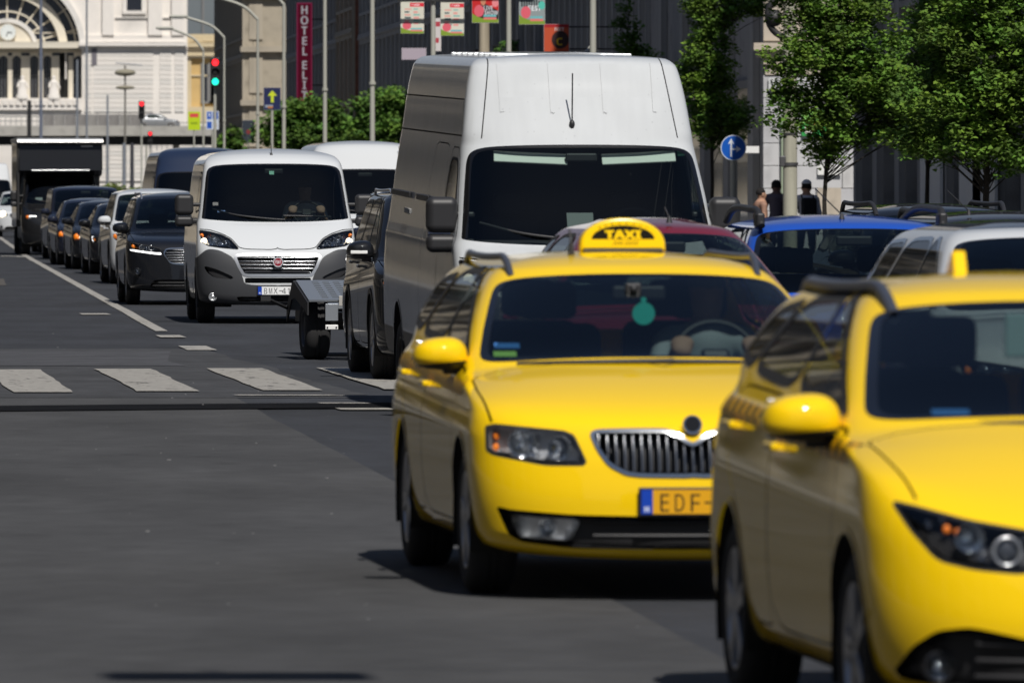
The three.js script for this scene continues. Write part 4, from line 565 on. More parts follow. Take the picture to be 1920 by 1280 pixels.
  part('air_freshener', [cyl(0.05, 0.05, 0.006, 20).rotateX(Math.PI / 2).translate(0.01, 1.19, -1.83), cyl(0.013, 0.013, 0.006, 10).rotateX(Math.PI / 2).translate(0.01, 1.25, -1.83)], glow(lin(0.05, 0.6, 0.5), lin(0, 0, 0), 0), g);
  part('freshener_cord', bar([0.01, 1.25, -1.83], [0.01, 1.30, -1.93], 0.002), M.blackPlastic, g);
  part('dashboard_camera', [rbox(0.07, 0.05, 0.04, 0.01, -0.04, 1.30, -1.80), ball(0.017, -0.04, 1.30, -1.78)], M.blackPlastic, g);
  done(c);
}
// --- the second yellow taxi, nearest to the viewer
{
  const tz = (x, y) => [-(x / 1230 - 1.421), 1.278 - y / 1230];
  const rows = [
    [-0.20, 0.16, 0.72, 0.20, 0.20, -4.42, 0.27, 0.60, 2.3, 0.70, 2.5, 2],
    [-0.07, 0.18, 0.81, 0.235, 0.23, -4.50, 0.33, 0.60, 2.3, 0.70, 2.5, 2],
    [-0.01, 0.25, 0.85, 0.30, 0.30, -4.54, 0.42, 0.60, 2.35, 0.70, 2.5, 2],
    [0.0, 0.40, 0.872, 0.44, 0.44, -4.56, 0.55, 0.60, 2.4, 0.70, 2.5, 2],
    [-0.02, 0.52, 0.88, 0.58, 0.60, -4.55, 0.66, 0.60, 2.4, 0.70, 2.5, 2],
    [-0.06, 0.62, 0.88, 0.69, 0.76, -4.51, 0.78, 0.58, 2.4, 0.70, 2.5, 2],
    [-0.12, 0.69, 0.875, 0.765, 0.85, -4.50, 0.88, 0.56, 2.5, 0.70, 2.5, 2.6],
    [-0.24, 0.755, 0.868, 0.83, 0.90, -4.49, 0.95, 0.50, 2.7, 0.70, 2.5, 3],
    [-0.46, 0.84, 0.862, 0.885, 0.945, -4.47, 0.99, 0.42, 3.4, 0.70, 2.5, 3.5],
    [-0.78, 0.935, 0.855, 0.93, 0.985, -4.45, 1.02, 0.36, 4.0, 0.70, 2.5, 3.5],
    [-1.08, 1.005, 0.838, 0.965, 1.02, -4.42, 1.05, 0.34, 4.2, 0.70, 2.5, 3],
    [-1.14, 1.02, 0.818, 0.99, 1.045, -4.40, 1.07, 0.34, 4.0, 0.70, 2.5, 2.5],
    [-1.55, 1.20, 0.735, 1.17, 1.195, -4.27, 1.21, 0.32, 3.4, 0.30, 3.4, 2.5],
    [-2.02, 1.385, 0.628, 1.35, 1.355, -4.08, 1.37, 0.30, 3.2, 0.28, 3.4, 2.5],
    [-2.14, 1.42, 0.572, 1.40, 1.395, -4.0, 1.40, 0.28, 3.0, 0.28, 3.2, 2.5],
    [-2.40, 1.452, 0.43, 1.44, 1.432, -3.8, 1.432, 0.26, 2.8, 0.26, 3, 2.5],
    [-2.75, 1.466, 0.2, 1.464, 1.452, -3.4, 1.452, 0.12, 2.4, 0.12, 2.4, 2],
    [-3.0, 1.468, 0.002, 1.468, 1.46, -3.1, 1.458, 0.05, 2, 0.05, 2, 2]];
  const c = Car({
    name: 'taxi', label: 'yellow taxi with swept-back headlights, cut off by the picture edge, closest vehicle of all', category: 'taxi', hero: true, pos: [3.875, 0, -25.6], turn: 0.043, paint: YELLOW, rows, W: 0.88, R: 0.316, wz: [-0.90, -3.50], inset: 0.12,
    windshield: [11.08, 12.97, 0.945], frit: 0.05, rear: [11.2, 13.0, 0.86],
    side: [[[-1.50, 1.035], [-1.40, 1.02], [-2.45, 1.40], [-2.598, 1.405], [-2.598, 1.07]], [[-2.60, 1.072], [-2.60, 1.405], [-3.38, 1.38], [-3.69, 1.118]], [[-3.695, 1.12], [-3.385, 1.378], [-3.86, 1.335], [-4.06, 1.16]]],
    rimMat: M.rubber, sideRim: 0.034,
    front: [['headlight', [[752, 600], [830, 618], [1000, 665], [1240, 705], [1400, 735], [1370, 790], [1240, 822], [1170, 850], [1000, 835], [880, 805], [800, 700]].map((p) => tz(...p)), 2, 0.14],
      ['grille', [[1410, 745], [1800, 765], [1800, 830], [1500, 815], [1400, 800]].map((p) => tz(...p)), 2, 0.16],
      ['intake', [[748, 1225], [795, 1130], [870, 1068], [985, 1050], [1240, 1105], [1500, 1080], [1800, 1070], [1800, 1300], [1000, 1290], [780, 1262]].map((p) => tz(...p)), 2, 0.14]],
    lamp: { units: [[0.42, 0.30, 0.042, 'projector'], [0.14, 0.5, 0.045, 'bowl'], [0.10, 0.55, 0.03, 'lit'], [0.25, 0.5, 0.035, 'facets'], [0.62, 0.5, 0.042, 'bowl'], [0.55, 0.25, 0.02, 'facets'], [0.74, 0.62, 0.014, 'amber'], [0.68, 0.58, 0.013, 'amber'], [0.75, 0.75, 0.012, 'facets'], [0.83, 0.7, 0.012, 'facets']], bucket: std(lin(0.03, 0.03, 0.032), 0.3, 0.3) },
    slats: { n: 2, mat: M.blackPlastic }, frameMat: M.chrome, frameOut: 0.012, fogRound: [0.70, 0.298, 0.044], intakeBars: { n: 3, x: 0.6 },
    hood: [[-0.05, 0.2], [0.55, 0.2], [0.70, -0.10], [0.745, -0.40], [0.775, -0.7], [0.80, -1.11], [-0.05, -1.12]], hoodMinY: 0.80,
    doors: [[[[-1.25, 0.985], [-1.18, 0.82], [-1.24, 0.42], [-1.30, 0.30], [-2.59, 0.30], [-2.59, 1.05], [-1.9, 1.02]]], [[[-2.61, 1.055], [-2.61, 0.30], [-3.02, 0.30], [-3.22, 0.62], [-3.52, 0.80], [-3.70, 1.08]]]],
    sidePrint: [['checker_stripe', [[-1.0, 0.885], [-1.0, 0.95], [-4.1, 1.045], [-4.1, 0.98]], checker(0.15)]],
    mirror: { x: 0.80, y: 0.998, z: -1.46, w: 0.25, h: 0.172, d: 0.12 },
    cabin: { w: 0.66, dashY: 1.01, dashZ: -1.50, seatZ: [-2.35, -3.15], seatY: 0.52, headY: 1.365, headZ: -2.1 },
  });
  const g = c.g;
  roofRails(c, { x0: 0.545, z0: -2.04, z1: -4.0, y: 1.43, h: 0.022, r: 0.022 });
  for (const s of [-1, 1]) for (const [z, y] of [[-2.40, 0.90], [-3.40, 0.945]]) { addHandle(g, c.S0, z, y, s, YELLOW); const x = surfX(c.S0, z + 0.14, y - 0.06, s); }
  part('roof_fin', slab([[-0.07, 0], [0.09, 0], [0.0, 0.06], [-0.03, 0.065]], 0.03, 0.008).rotateY(Math.PI / 2).translate(-0.16, 1.46, -3.2), YELLOW, g);
  part('permit_card', box(0.12, 0.03, 0.003).rotateX(-0.9).translate(-0.49, 1.04, -1.28), std(lin(0.06, 0.22, 0.6), 0.5), g);
  part('sun_visor', rbox(0.9, 0.14, 0.015, 0.006, 0.25, 1.27, -1.95).rotateX(0), M.visor2 = std(lin(0.34, 0.46, 0.46), 0.8), g);
  addWiper(g, [[-0.60, 0.99, -1.22], [-0.3, 1.005, -1.115], [0.1, 1.013, -1.07]]);
  done(c);
}
// --- generic cars: a family of rows from a few sizes
function carRows({ L = 4.3, w = 0.88, H = 1.46, hoodF = 0.74, hoodR = 0.99, cowl = -1.12, head = -1.95, boot = 0, belt = 0.96, nose = 2.5, hatch = 0.32, top = 0.62 }) {
  const r = (zf, yf, k, y0, y1, zr, yr, a, n, p) => [zf, yf, w * k, y0, y1, zr, yr, a, n, 0.34, 3.2, p];
  const hh = H - 0.085, d = hoodR - hoodF;
  return [
    r(-0.14, 0.19, 0.85, 0.22, 0.22, -L + 0.14, 0.28, 0.5, nose, 2), r(-0.04, 0.21, 0.94, 0.26, 0.26, -L + 0.05, 0.36, 0.5, nose, 2), r(0, 0.30, 0.975, 0.34, 0.34, -L, 0.46, 0.5, nose, 2), r(-0.01, 0.50, 0.995, 0.52, 0.54, -L, 0.60, 0.5, nose, 2),
    r(-0.04, hoodF - 0.10, 1, hoodF - 0.08, 0.72, -L + 0.03, 0.76, 0.5, nose, 2), r(-0.09, hoodF - 0.02, 0.995, hoodF, 0.80, -L + 0.05, 0.86, 0.48, nose + 0.1, 2.6), r(-0.19, hoodF + d * 0.24, 0.985, hoodF + d * 0.24, 0.86, -L + 0.06, 0.93, 0.44, 2.9, 3.3), r(-0.45, hoodF + d * 0.55, 0.975, hoodF + d * 0.48, 0.91, -L + 0.07, 0.98, 0.40, 3.6, 3.5),
    r(cowl * 0.72, hoodF + d * 0.84, 0.965, hoodF + d * 0.7, belt, -L + 0.08, belt + 0.05, 0.36, 4.2, 3.5), r(cowl, hoodR - 0.012, 0.945, belt - 0.015, belt + 0.035, -L + 0.1, belt + 0.09, 0.34, 4.3, 3), r(cowl - 0.05, hoodR, 0.925, belt + 0.01, belt + 0.055, -L + 0.12 + boot, belt + 0.11, 0.34, 4, 2.5),
    r(lerp(cowl, head, 0.5), lerp(hoodR, hh, 0.52), lerp(0.925, top + 0.10, 0.48), lerp(belt, hh - 0.03, 0.52), lerp(belt, hh - 0.02, 0.53), -L + 0.12 + boot + hatch * 0.45, lerp(belt, hh, 0.5), 0.32, 3.5, 2.5), r(head, hh, top + 0.10, hh - 0.03, hh - 0.02, -L + 0.14 + boot + hatch, hh - 0.005, 0.3, 3.3, 2.5), r(head - 0.12, hh + 0.035, top + 0.03, hh + 0.018, hh + 0.02, -L + 0.2 + boot + hatch, hh + 0.03, 0.28, 3.1, 2.5), r(head - 0.4, H - 0.022, top - 0.12, H - 0.034, H - 0.034, -L + 0.4 + boot + hatch, H - 0.03, 0.26, 2.8, 2.5), r(head - 0.75, H - 0.003, 0.24, H - 0.006, H - 0.01, lerp(head, -L + boot, 0.75), H - 0.01, 0.12, 2.4, 2), r(head - 0.95, H, 0.002, H, H - 0.003, lerp(head, -L + boot, 0.7), H - 0.003, 0.05, 2, 2)];
}
function genericCar(o) {
  const s = { L: 4.3, w: 0.88, H: 1.46, hoodF: 0.74, hoodR: 0.99, cowl: -1.12, head: -1.95, boot: 0, belt: 0.96, hatch: 0.32, top: 0.62, ...o.size };
  const wz = o.wz || [-0.88, -s.L + 0.82], bz = (wz[0] + wz[1]) / 2 - 0.1, hh = s.H - 0.09, h0 = s.hoodF, W = s.w;
  const rear = -s.L + 0.14 + s.boot + s.hatch;
  const side = [[[s.cowl - 0.35, s.belt + 0.05], [s.cowl - 0.24, s.belt + 0.035], [s.head - 0.42, hh - 0.005], [bz + 0.001, hh], [bz + 0.001, s.belt + 0.07]], [[bz - 0.001, s.belt + 0.072], [bz - 0.001, hh], [bz - 0.76, hh - 0.01], [bz - 0.98, s.belt + 0.095]]];
  if (o.third !== false && rear < bz - 1.15) side.push([[bz - 1.03, s.belt + 0.10], [bz - 0.81, hh - 0.012], [rear + 0.22, hh - 0.03], [rear - 0.05, s.belt + 0.13]]);
  const c = Car({
    name: 'car', rows: carRows({ ...s, nose: o.nose ?? 2.5 }), W, R: 0.32, wz, inset: 0.12, windshield: [10.08, 11.96, 0.945], frit: 0.05, rear: [10.2, 11.95, 0.86], side, glass: o.glass, sideGlass: o.sideGlass || M.sideGlass,
    front: [['headlight', o.lampPoly || [[W * 0.95, h0 + 0.015], [W * 0.55, h0 - 0.04], [W * 0.58, h0 - 0.12], [W * 0.9, h0 - 0.12]], 2, 0.14], ['grille', o.grillePoly || [[-0.05, h0 - 0.03], [0.42, h0 - 0.04], [0.36, h0 - 0.18], [-0.05, h0 - 0.19]], 2, 0.14], ['intake', [[-0.05, 0.38], [0.55, 0.38], [0.62, 0.26], [-0.05, 0.24]], 2, 0.14], ...(o.drl ? [['drl', o.drl, 1, 0.2]] : [])],
    slats: { n: 4, mat: M.darkChrome, r: 0.007 }, frameOut: 0.012, fogRound: [W * 0.80, 0.36, 0.04],
    hood: [[-0.05, 0.2], [W * 0.66, 0.2], [W * 0.86, -0.15], [W * 0.91, -0.65], [W * 0.92, s.cowl - 0.02], [-0.05, s.cowl - 0.03]], hoodMinY: h0 + 0.03,
    doors: [[[[s.cowl - 0.2, s.belt], [s.cowl - 0.1, 0.8], [s.cowl - 0.15, 0.42], [s.cowl - 0.2, 0.32], [bz + 0.01, 0.32], [bz + 0.01, s.belt + 0.05]]], [[[bz - 0.01, s.belt + 0.055], [bz - 0.01, 0.32], [wz[1] + 0.52, 0.32], [wz[1] + 0.34, 0.62], [wz[1], 0.8], [bz - 1.0, s.belt + 0.075]]]],
    mirror: { x: W * 0.9, y: s.belt + 0.05, z: s.cowl - 0.38, w: 0.24, h: 0.17, d: 0.11, ...(o.mir || {}) },
    cabin: { w: W * 0.76, dashY: s.hoodR + 0.0, dashZ: s.cowl - 0.42, seatZ: [bz + 0.25, bz - 0.62], seatY: 0.54, headY: s.H - 0.1, headZ: s.head - 0.06 }, ...o, size: undefined,
  });
  if (o.plate) addPlate(c.g, o.plate, 0, 0.46, 0.012);
  if (o.rails) roofRails(c, { x0: s.top - 0.02, z0: s.head - 0.1, z1: rear - 0.0, y: s.H - 0.03, h: 0.06, r: 0.022, mat: M.blackPlastic, ...o.rails });
  for (const sg of [-1, 1]) { addHandle(c.g, c.S0, bz + 0.16, s.belt - 0.08, sg, o.handleMat || o.paint); addHandle(c.g, c.S0, bz - 0.85, s.belt - 0.05, sg, o.handleMat || o.paint); }
  if (o.antenna) { const [x, z, l, lx, lz] = o.antenna; part('antenna', [cyl(0.02, 0.008, 0.04, 12, x, s.H - 0.03, z), bar([x, s.H, z], [x + lx, s.H + l, z + lz], 0.0045)], M.blackPlastic, c.g); }
  return c;
}
const P = { black: paint(lin(0.006, 0.0065, 0.008)), navy: paint(lin(0.008, 0.011, 0.024)), midnight: paint(lin(0.005, 0.006, 0.009)), white: paint(lin(0.58, 0.60, 0.615)), silver: paint(lin(0.36, 0.37, 0.38), 0.35, 0.04, { metalness: 0.5 }), maroon: paint(lin(0.16, 0.010, 0.022)), blue: paint(lin(0.010, 0.075, 0.45)), dark: paint(lin(0.018, 0.017, 0.019)), steelBlue: paint(lin(0.035, 0.06, 0.13)), grey: paint(lin(0.10, 0.105, 0.11)) };
// right-hand lanes: roofs that rise behind the taxis
{
  const c = genericCar({ label: 'white car with dark glass roof behind the closest yellow taxi', pos: [6.54, 0, -45.1], turn: 0.05, paint: P.white, roofGlass: 13.3, size: { L: 4.4, w: 0.9, H: 1.565, hoodF: 0.82, hoodR: 1.08, belt: 1.04, cowl: -1.05, head: -1.75, top: 0.60 }, hero: true, rimMat: M.chrome });
  done(c);
}
{
  const c = genericCar({ label: 'bright blue car with chunky black roof rails and a slanted aerial', pos: [6.38, 0, -54.6], turn: 0.03, paint: P.blue, size: { L: 4.1, w: 0.88, H: 1.565, hoodF: 0.80, hoodR: 1.05, belt: 1.02, cowl: -1.02, head: -1.65, top: 0.63 }, hero: true, antenna: [-0.03, -1.95, 0.17, -0.14, -0.25] });
  for (const s of [-1, 1]) part('roof_rail', [tube([[s * 0.60, 1.49, -1.68], [s * 0.61, 1.58, -1.78], [s * 0.615, 1.60, -2.1], [s * 0.615, 1.60, -3.0], [s * 0.60, 1.52, -3.5]], 0.024, 40, 10), rbox(0.06, 0.1, 0.16, 0.02, s * 0.605, 1.53, -1.76)], M.blackPlastic, c.g);
  done(c);
}
done(genericCar({ label: 'dark red car between the TAXI sign and the tall white van', pos: [4.57, 0, -48.3], turn: 0.03, paint: P.maroon, size: { L: 3.9, w: 0.81, H: 1.568, hoodF: 0.80, hoodR: 1.06, belt: 1.02, cowl: -0.95, head: -1.7, top: 0.485 }, hero: true, antenna: [0.05, -1.85, 0.06, -0.02, -0.05] }));
done(genericCar({ label: 'black car with long black rails just behind the bright blue car', pos: [8.3, 0, -60], turn: 0.03, paint: P.dark, size: { L: 4.6, w: 0.92, H: 1.575, hoodF: 0.84, hoodR: 1.08, belt: 1.04, cowl: -1.05, head: -1.75, top: 0.64 }, rails: { h: 0.075 }, antenna: [-0.42, -2.0, 0.15, -0.12, -0.25] }));
done(genericCar({ label: 'farther black car with arched roof rails near the pedestrians', pos: [9.5, 0, -75], turn: 0.03, paint: P.black, size: { L: 4.6, w: 0.92, H: 1.60, hoodF: 0.84, hoodR: 1.08, belt: 1.04, cowl: -1.05, head: -1.75, top: 0.60 }, rails: { h: 0.075 } }));
// dark navy car half hidden behind the tall van's rear and the white van's mirror
done(genericCar({ label: 'navy car glimpsed between the white van and the tall van', pos: [7.62, 0, -121], paint: P.navy, size: { L: 4.5, w: 0.9, H: 1.73, hoodF: 0.84, hoodR: 1.08, belt: 1.02 } }));
done(genericCar({ label: 'navy car whose corner shows beyond the tall white van beside its mirror', pos: [7.95, 0, -86], paint: P.navy, size: { L: 4.5, w: 0.9, H: 1.62, hoodF: 0.84, hoodR: 1.08, belt: 1.02 }, mir: { mat: M.blackPlastic, w: 0.28, h: 0.24 } }));
// --- left-hand queue
const suvLamp = [[0.90, 0.90], [0.50, 0.83], [0.46, 0.76], [0.86, 0.80]];
done(genericCar({ name: 'towing_car', label: 'black off-roader towing the flatbed trailer, beside the tall van', pos: [5.28, 0, -76.4], turn: 0.02, paint: P.black, size: { L: 4.7, w: 0.94, H: 1.74, hoodF: 0.92, hoodR: 1.14, belt: 1.10, cowl: -1.15, head: -1.9, top: 0.66 }, wz: [-0.92, -3.68], R: 0.37, archTrim: 0.05, floor: 0.28, hero: true, mir: { strip: true, w: 0.25, h: 0.19 }, rails: { h: 0.05, mat: M.satin, r: 0.014 } }));
done(genericCar({ label: 'black off-roader with white light strips under its headlights', pos: spot(359, 126), turn: 0.015, paint: P.midnight, size: { L: 4.78, w: 0.945, H: 1.67, hoodF: 0.90, hoodR: 1.10, belt: 1.07, cowl: -1.15, head: -1.9, top: 0.66 }, wz: [-0.93, -3.71], R: 0.36, floor: 0.26, hero: true, lampPoly: [[0.90, 0.93], [0.55, 0.86], [0.44, 0.83], [0.46, 0.775], [0.86, 0.825]], drl: [[0.90, 0.825], [0.88, 0.80], [0.44, 0.74], [0.44, 0.775], [0.6, 0.80]], lamp: { units: [[0.9, 0.6, 0.035, 'amber'], [0.95, 0.5, 0.03, 'amber'], [0.62, 0.5, 0.036, 'projector'], [0.3, 0.45, 0.036, 'projector'], [0.45, 0.4, 0.03, 'facets']] }, grillePoly: [[-0.05, 0.84], [0.36, 0.83], [0.40, 0.76], [0.30, 0.62], [-0.05, 0.60]], slats: { n: 6, mat: M.darkChrome, r: 0.008 }, fogRound: [0.79, 0.50, 0.045], rails: { h: 0.05, mat: M.satin, r: 0.014 } }));
done(genericCar({ label: 'white off-roader with white mirror behind the black off-roader', pos: spot(305, 153), turn: 0.03, paint: P.white, size: { L: 4.6, w: 0.92, H: 1.72, hoodF: 0.90, hoodR: 1.12, belt: 1.08, cowl: -1.1, head: -1.85, top: 0.66 }, archTrim: 0.05, R: 0.36, floor: 0.26, lamp: { units: [[0.9, 0.6, 0.05, 'amber'], [0.5, 0.5, 0.05, 'bowl']] } }));
const sedan = { L: 4.6, w: 0.9, H: 1.45, hoodF: 0.74, hoodR: 0.98, belt: 0.95, boot: 0.75, hatch: 0.6 };
done(genericCar({ label: 'black saloon with a lit white lamp bracket, first of the dark row', pos: spot(255, 170), turn: 0.03, paint: P.midnight, size: sedan, third: false, drl: [[0.86, 0.76], [0.84, 0.64], [0.55, 0.60], [0.56, 0.645], [0.78, 0.69], [0.81, 0.75]], mir: { mat: M.blackGloss } }));
done(genericCar({ label: 'black saloon second in the dark row with orange indicator', pos: spot(217, 180), turn: 0.03, paint: P.midnight, size: { ...sedan, H: 1.47 }, third: false, lamp: { units: [[0.9, 0.5, 0.075, 'amber'], [0.6, 0.5, 0.05, 'lit'], [0.4, 0.5, 0.05, 'bowl']] } }));
done(genericCar({ label: 'black saloon third in the dark row with orange and white headlight', pos: spot(184, 190), turn: 0.03, paint: P.navy, size: { ...sedan, H: 1.5 }, third: false, lamp: { units: [[0.9, 0.5, 0.07, 'amber'], [0.6, 0.5, 0.05, 'lit'], [0.4, 0.5, 0.05, 'bowl']] } }));
done(genericCar({ label: 'tall navy people carrier in front of the black box lorry', pos: spot(168, 205), turn: 0.03, paint: P.navy, size: { L: 4.9, w: 0.96, H: 1.78, hoodF: 0.92, hoodR: 1.14, belt: 1.08, cowl: -1.0, head: -1.75, top: 0.72 }, R: 0.34, lamp: { units: [[0.6, 0.5, 0.06, 'lit'], [0.4, 0.5, 0.05, 'bowl']] } }));
done(genericCar({ label: 'silver car with a green mirror beside the black box lorry', pos: spot(137, 226), turn: 0.04, paint: P.silver, size: { ...sedan, H: 1.52, boot: 0 }, mir: { mat: paint(lin(0.03, 0.55, 0.30)) }, drl: [[0.86, 0.68], [0.82, 0.68], [0.80, 0.40], [0.86, 0.40]] }));
done(genericCar({ label: 'small white car at the far end of the queue, left of the lorry', pos: spot(41, 296), paint: P.white, size: { L: 4.2, w: 0.88, H: 1.62, hoodF: 0.85, hoodR: 1.08, belt: 1.04, cowl: -0.9, head: -1.6 }, lamp: { units: [[0.5, 0.5, 0.12, 'lit'], [0.8, 0.5, 0.07, 'amber']] }, plate: 'LKX-327' }));
// far, beyond the queue
done(genericCar({ label: 'pale car crossing the overpass in front of the station', pos: [(338 - VX) * 853 / FOCAL, 7.55, -853], turn: Math.PI / 2 * 0.97, paint: P.silver, size: { L: 4.5, w: 0.9, H: 1.5, boot: 0.5, hatch: 0.5 } }));
done(genericCar({ label: 'white car at the roundabout below the overpass', pos: spot(232, 520), turn: 1.2, paint: P.white, size: { L: 4.4, w: 0.9, H: 1.5 } }));
// ------------------------------------------------------------------ vans, lorry, trailer
function vanRows(L, kind) {
  const r = (zf, yf, w, y, zr, a, n, p = 2.5, y1 = y) => [zf, yf, w, y, y1, zr, y1, a, n, 0.14, 6, p];
  const low = [
    r(-0.22, 0.24, 0.90, 0.27, -L + 0.1, 0.50, 2.7), r(-0.06, 0.26, 0.975, 0.30, -L + 0.02, 0.50, 2.7), r(-0.01, 0.36, 1.0, 0.40, -L, 0.50, 2.8), r(0, 0.50, 1.015, 0.54, -L, 0.50, 2.8), r(-0.015, 0.70, 1.02, 0.74, -L, 0.48, 2.8), r(-0.055, 0.87, 1.022, 0.90, -L, 0.47, 2.8),
    r(-0.12, 0.955, 1.02, 0.99, -L, 0.46, 2.9), r(-0.28, 1.10, 1.012, 1.13, -L, 0.44, 3.0), r(-0.50, 1.245, 1.004, 1.27, -L + 0.01, 0.42, 3.2), r(-0.60, 1.29, 0.992, 1.33, -L + 0.02, 0.40, 3.4), r(-0.63, 1.315, 0.985, 1.365, -L + 0.02, 0.40, 3.4), r(-0.90, 1.70, 0.938, 1.70, -L + 0.04, 0.36, 3.4), r(-1.17, 2.06, 0.888, 2.03, -L + 0.06, 0.32, 3.4)];
  const top = { h1: [r(-1.25, 2.12, 0.865, 2.085, -L + 0.08, 0.32, 3.2), r(-1.42, 2.18, 0.80, 2.15, -L + 0.12, 0.32, 3), r(-1.75, 2.222, 0.62, 2.205, -L + 0.3, 0.3, 2.8), r(-2.2, 2.245, 0.3, 2.24, -L + 1, 0.15, 2.4), r(-2.5, 2.25, 0.002, 2.25, -L + 1.5, 0.05, 2)],
    h2: [r(-1.27, 2.20, 0.868, 2.14, -L + 0.08, 0.30, 3.2), r(-1.40, 2.36, 0.83, 2.31, -L + 0.1, 0.30, 3.2), r(-1.58, 2.46, 0.75, 2.43, -L + 0.14, 0.30, 3), r(-1.95, 2.50, 0.55, 2.49, -L + 0.35, 0.28, 2.8), r(-2.4, 2.52, 0.25, 2.515, -L + 1, 0.15, 2.4), r(-2.7, 2.524, 0.002, 2.524, -L + 1.5, 0.05, 2)],
    h3: [r(-1.26, 2.20, 0.872, 2.14, -L + 0.08, 0.26, 4.2), r(-1.40, 2.42, 0.842, 2.37, -L + 0.1, 0.22, 4.8), r(-1.51, 2.60, 0.808, 2.555, -L + 0.12, 0.20, 5), r(-1.58, 2.675, 0.78, 2.645, -L + 0.14, 0.20, 5), r(-1.72, 2.712, 0.71, 2.695, -L + 0.18, 0.20, 4.4), r(-2.2, 2.725, 0.5, 2.715, -L + 0.5, 0.22, 3), r(-2.7, 2.735, 0.2, 2.732, -L + 1, 0.12, 2.4), r(-3, 2.737, 0.002, 2.737, -L + 1.5, 0.05, 2)] }[kind];
  return [...low, ...top];
}
const fz = (x, y) => [-(x / 522.7 - 2.219), 2.362 - y / 522.7];
function Van(o) {
  const L = o.L || 4.96, wz = [-0.95, -L + 1.05 + (L > 5.5 ? 0.27 : 0)];
  const bumper = [[560, 870], [600, 825], [640, 778], [695, 734], [770, 742], [850, 783], [872, 812], [925, 918], [938, 975], [1230, 975], [1230, 1125], [560, 1125]].map((p) => fz(...p));
  const c = Car({
    name: 'van', category: 'van', rows: vanRows(L, o.kind), W: 1.02, R: 0.345, wz, inset: 0.13, tyre: 0.225, wheelKind: 'van', rim: M.steelWheel, windshield: [9.35, 11.96, 0.955], frit: 0.045, archGap: 0.05, floor: 0.3,
    side: [[[-1.02, 1.44], [-0.98, 1.40], [-1.38, 1.94], [-1.96, 1.95], [-1.96, 1.40]]],
    front: [['headlight', [[645, 612], [705, 618], [790, 640], [850, 672], [905, 738], [790, 728], [700, 715], [662, 690]].map((p) => fz(...p)), 2, 0.12], ['grille', [[882, 785], [1230, 778], [1230, 903], [940, 903], [908, 850]].map((p) => fz(...p)), 2, 0.08], ['intake', [[940, 927], [1230, 927], [1230, 962], [940, 962]].map((p) => fz(...p)), 1, 0.06], ['intake2', [[880, 1052], [1230, 1052], [1230, 1085], [905, 1085]].map((p) => fz(...p)), 1, 0.1]],
    lamp: { units: [[0.9, 0.42, 0.042, 'lit'], [0.95, 0.72, 0.03, 'amber'], [0.60, 0.42, 0.06, 'bowl'], [0.45, 0.25, 0.03, 'facets'], [0.30, 0.28, 0.045, 'bowl'], [0.72, 0.6, 0.035, 'facets']] },
    slats: { n: 5, mat: M.darkChrome, r: 0.009 }, frameOut: 0.034, frameMat: M.satin, intakeBars: { n: 1 },
    frontPaint: [['air_pocket', [[668, 845], [760, 872], [868, 922], [850, 938], [740, 927], [690, 892]].map((p) => fz(...p)), M.blackPlastic, -0.03, 'air_pocket'], ['bumper', bumper, M.greyPlastic, 0.003, 'bumper']],
    doors: [[[[-0.86, 1.36], [-0.82, 0.95], [-1.40, 0.55], [-1.45, 0.36], [-2.0, 0.36], [-2.0, 2.02], [-1.40, 2.02]]], [[[-2.06, 2.04], [-2.06, 0.36], [-3.3, 0.36], [-3.3, 2.04]]]],
    skirt: { y: 0.52, mat: M.greyPlastic, filt: (x, y, z) => y < 0.7 && z < -0.3 },
    hoodFront: [[1.0, 1.235], [0.985, 1.205], [0.86, 1.20], [0.70, 1.15], [0.58, 1.085], [0.475, 0.955], [-0.05, 0.945], [-0.05, 1.40], [1.0, 1.40]],
    cabin: { w: 0.88, dashY: 1.32, dashZ: -1.05, dashD: 0.75, seatZ: [-2.0], seatY: 0.86, headY: 2.02, headZ: -1.28, swY: 0.10, swTilt: -0.75 }, ...o,
  });
  const g = c.g;
  part('cab_partition', boxAB(-0.86, 0.86, 0.4, 2.0, -2.42, -2.46), M.interior, g);
  for (const s of [-1, 1]) {                                      // tall two-pane mirrors on two arms
    const m = new THREE.Group(); m.name = 'door_mirror'; m.position.set(s * (o.mirrorX ?? 0.96), 1.42, -1.02); g.add(m);
    part('housing', [rbox(0.24, 0.27, 0.15, 0.06, s * 0.20, 0.10, 0, 4)], M.blackPlastic, m); part('lower_shell', rbox(0.235, 0.135, 0.15, 0.05, s * 0.20, -0.115, 0, 4), M.blackPlastic, m);
    part('arm', [rbox(0.16, 0.05, 0.07, 0.02, s * 0.03, 0.10, -0.01), rbox(0.16, 0.06, 0.08, 0.02, s * 0.03, -0.11, -0.01)], M.blackPlastic, m); part('mirror_glass', rbox(0.2, 0.34, 0.01, 0.004, s * 0.2, 0.0, -0.08), M.chrome, m);
  }
  addWiper(g, [[-0.80, 1.46, -0.86], [-0.5, 1.385, -0.695], [-0.05, 1.335, -0.63], [0.12, 1.325, -0.625]]); addWiper(g, [[0.10, 1.375, -0.66], [0.4, 1.37, -0.685], [0.72, 1.36, -0.77]]);
  return c;
}
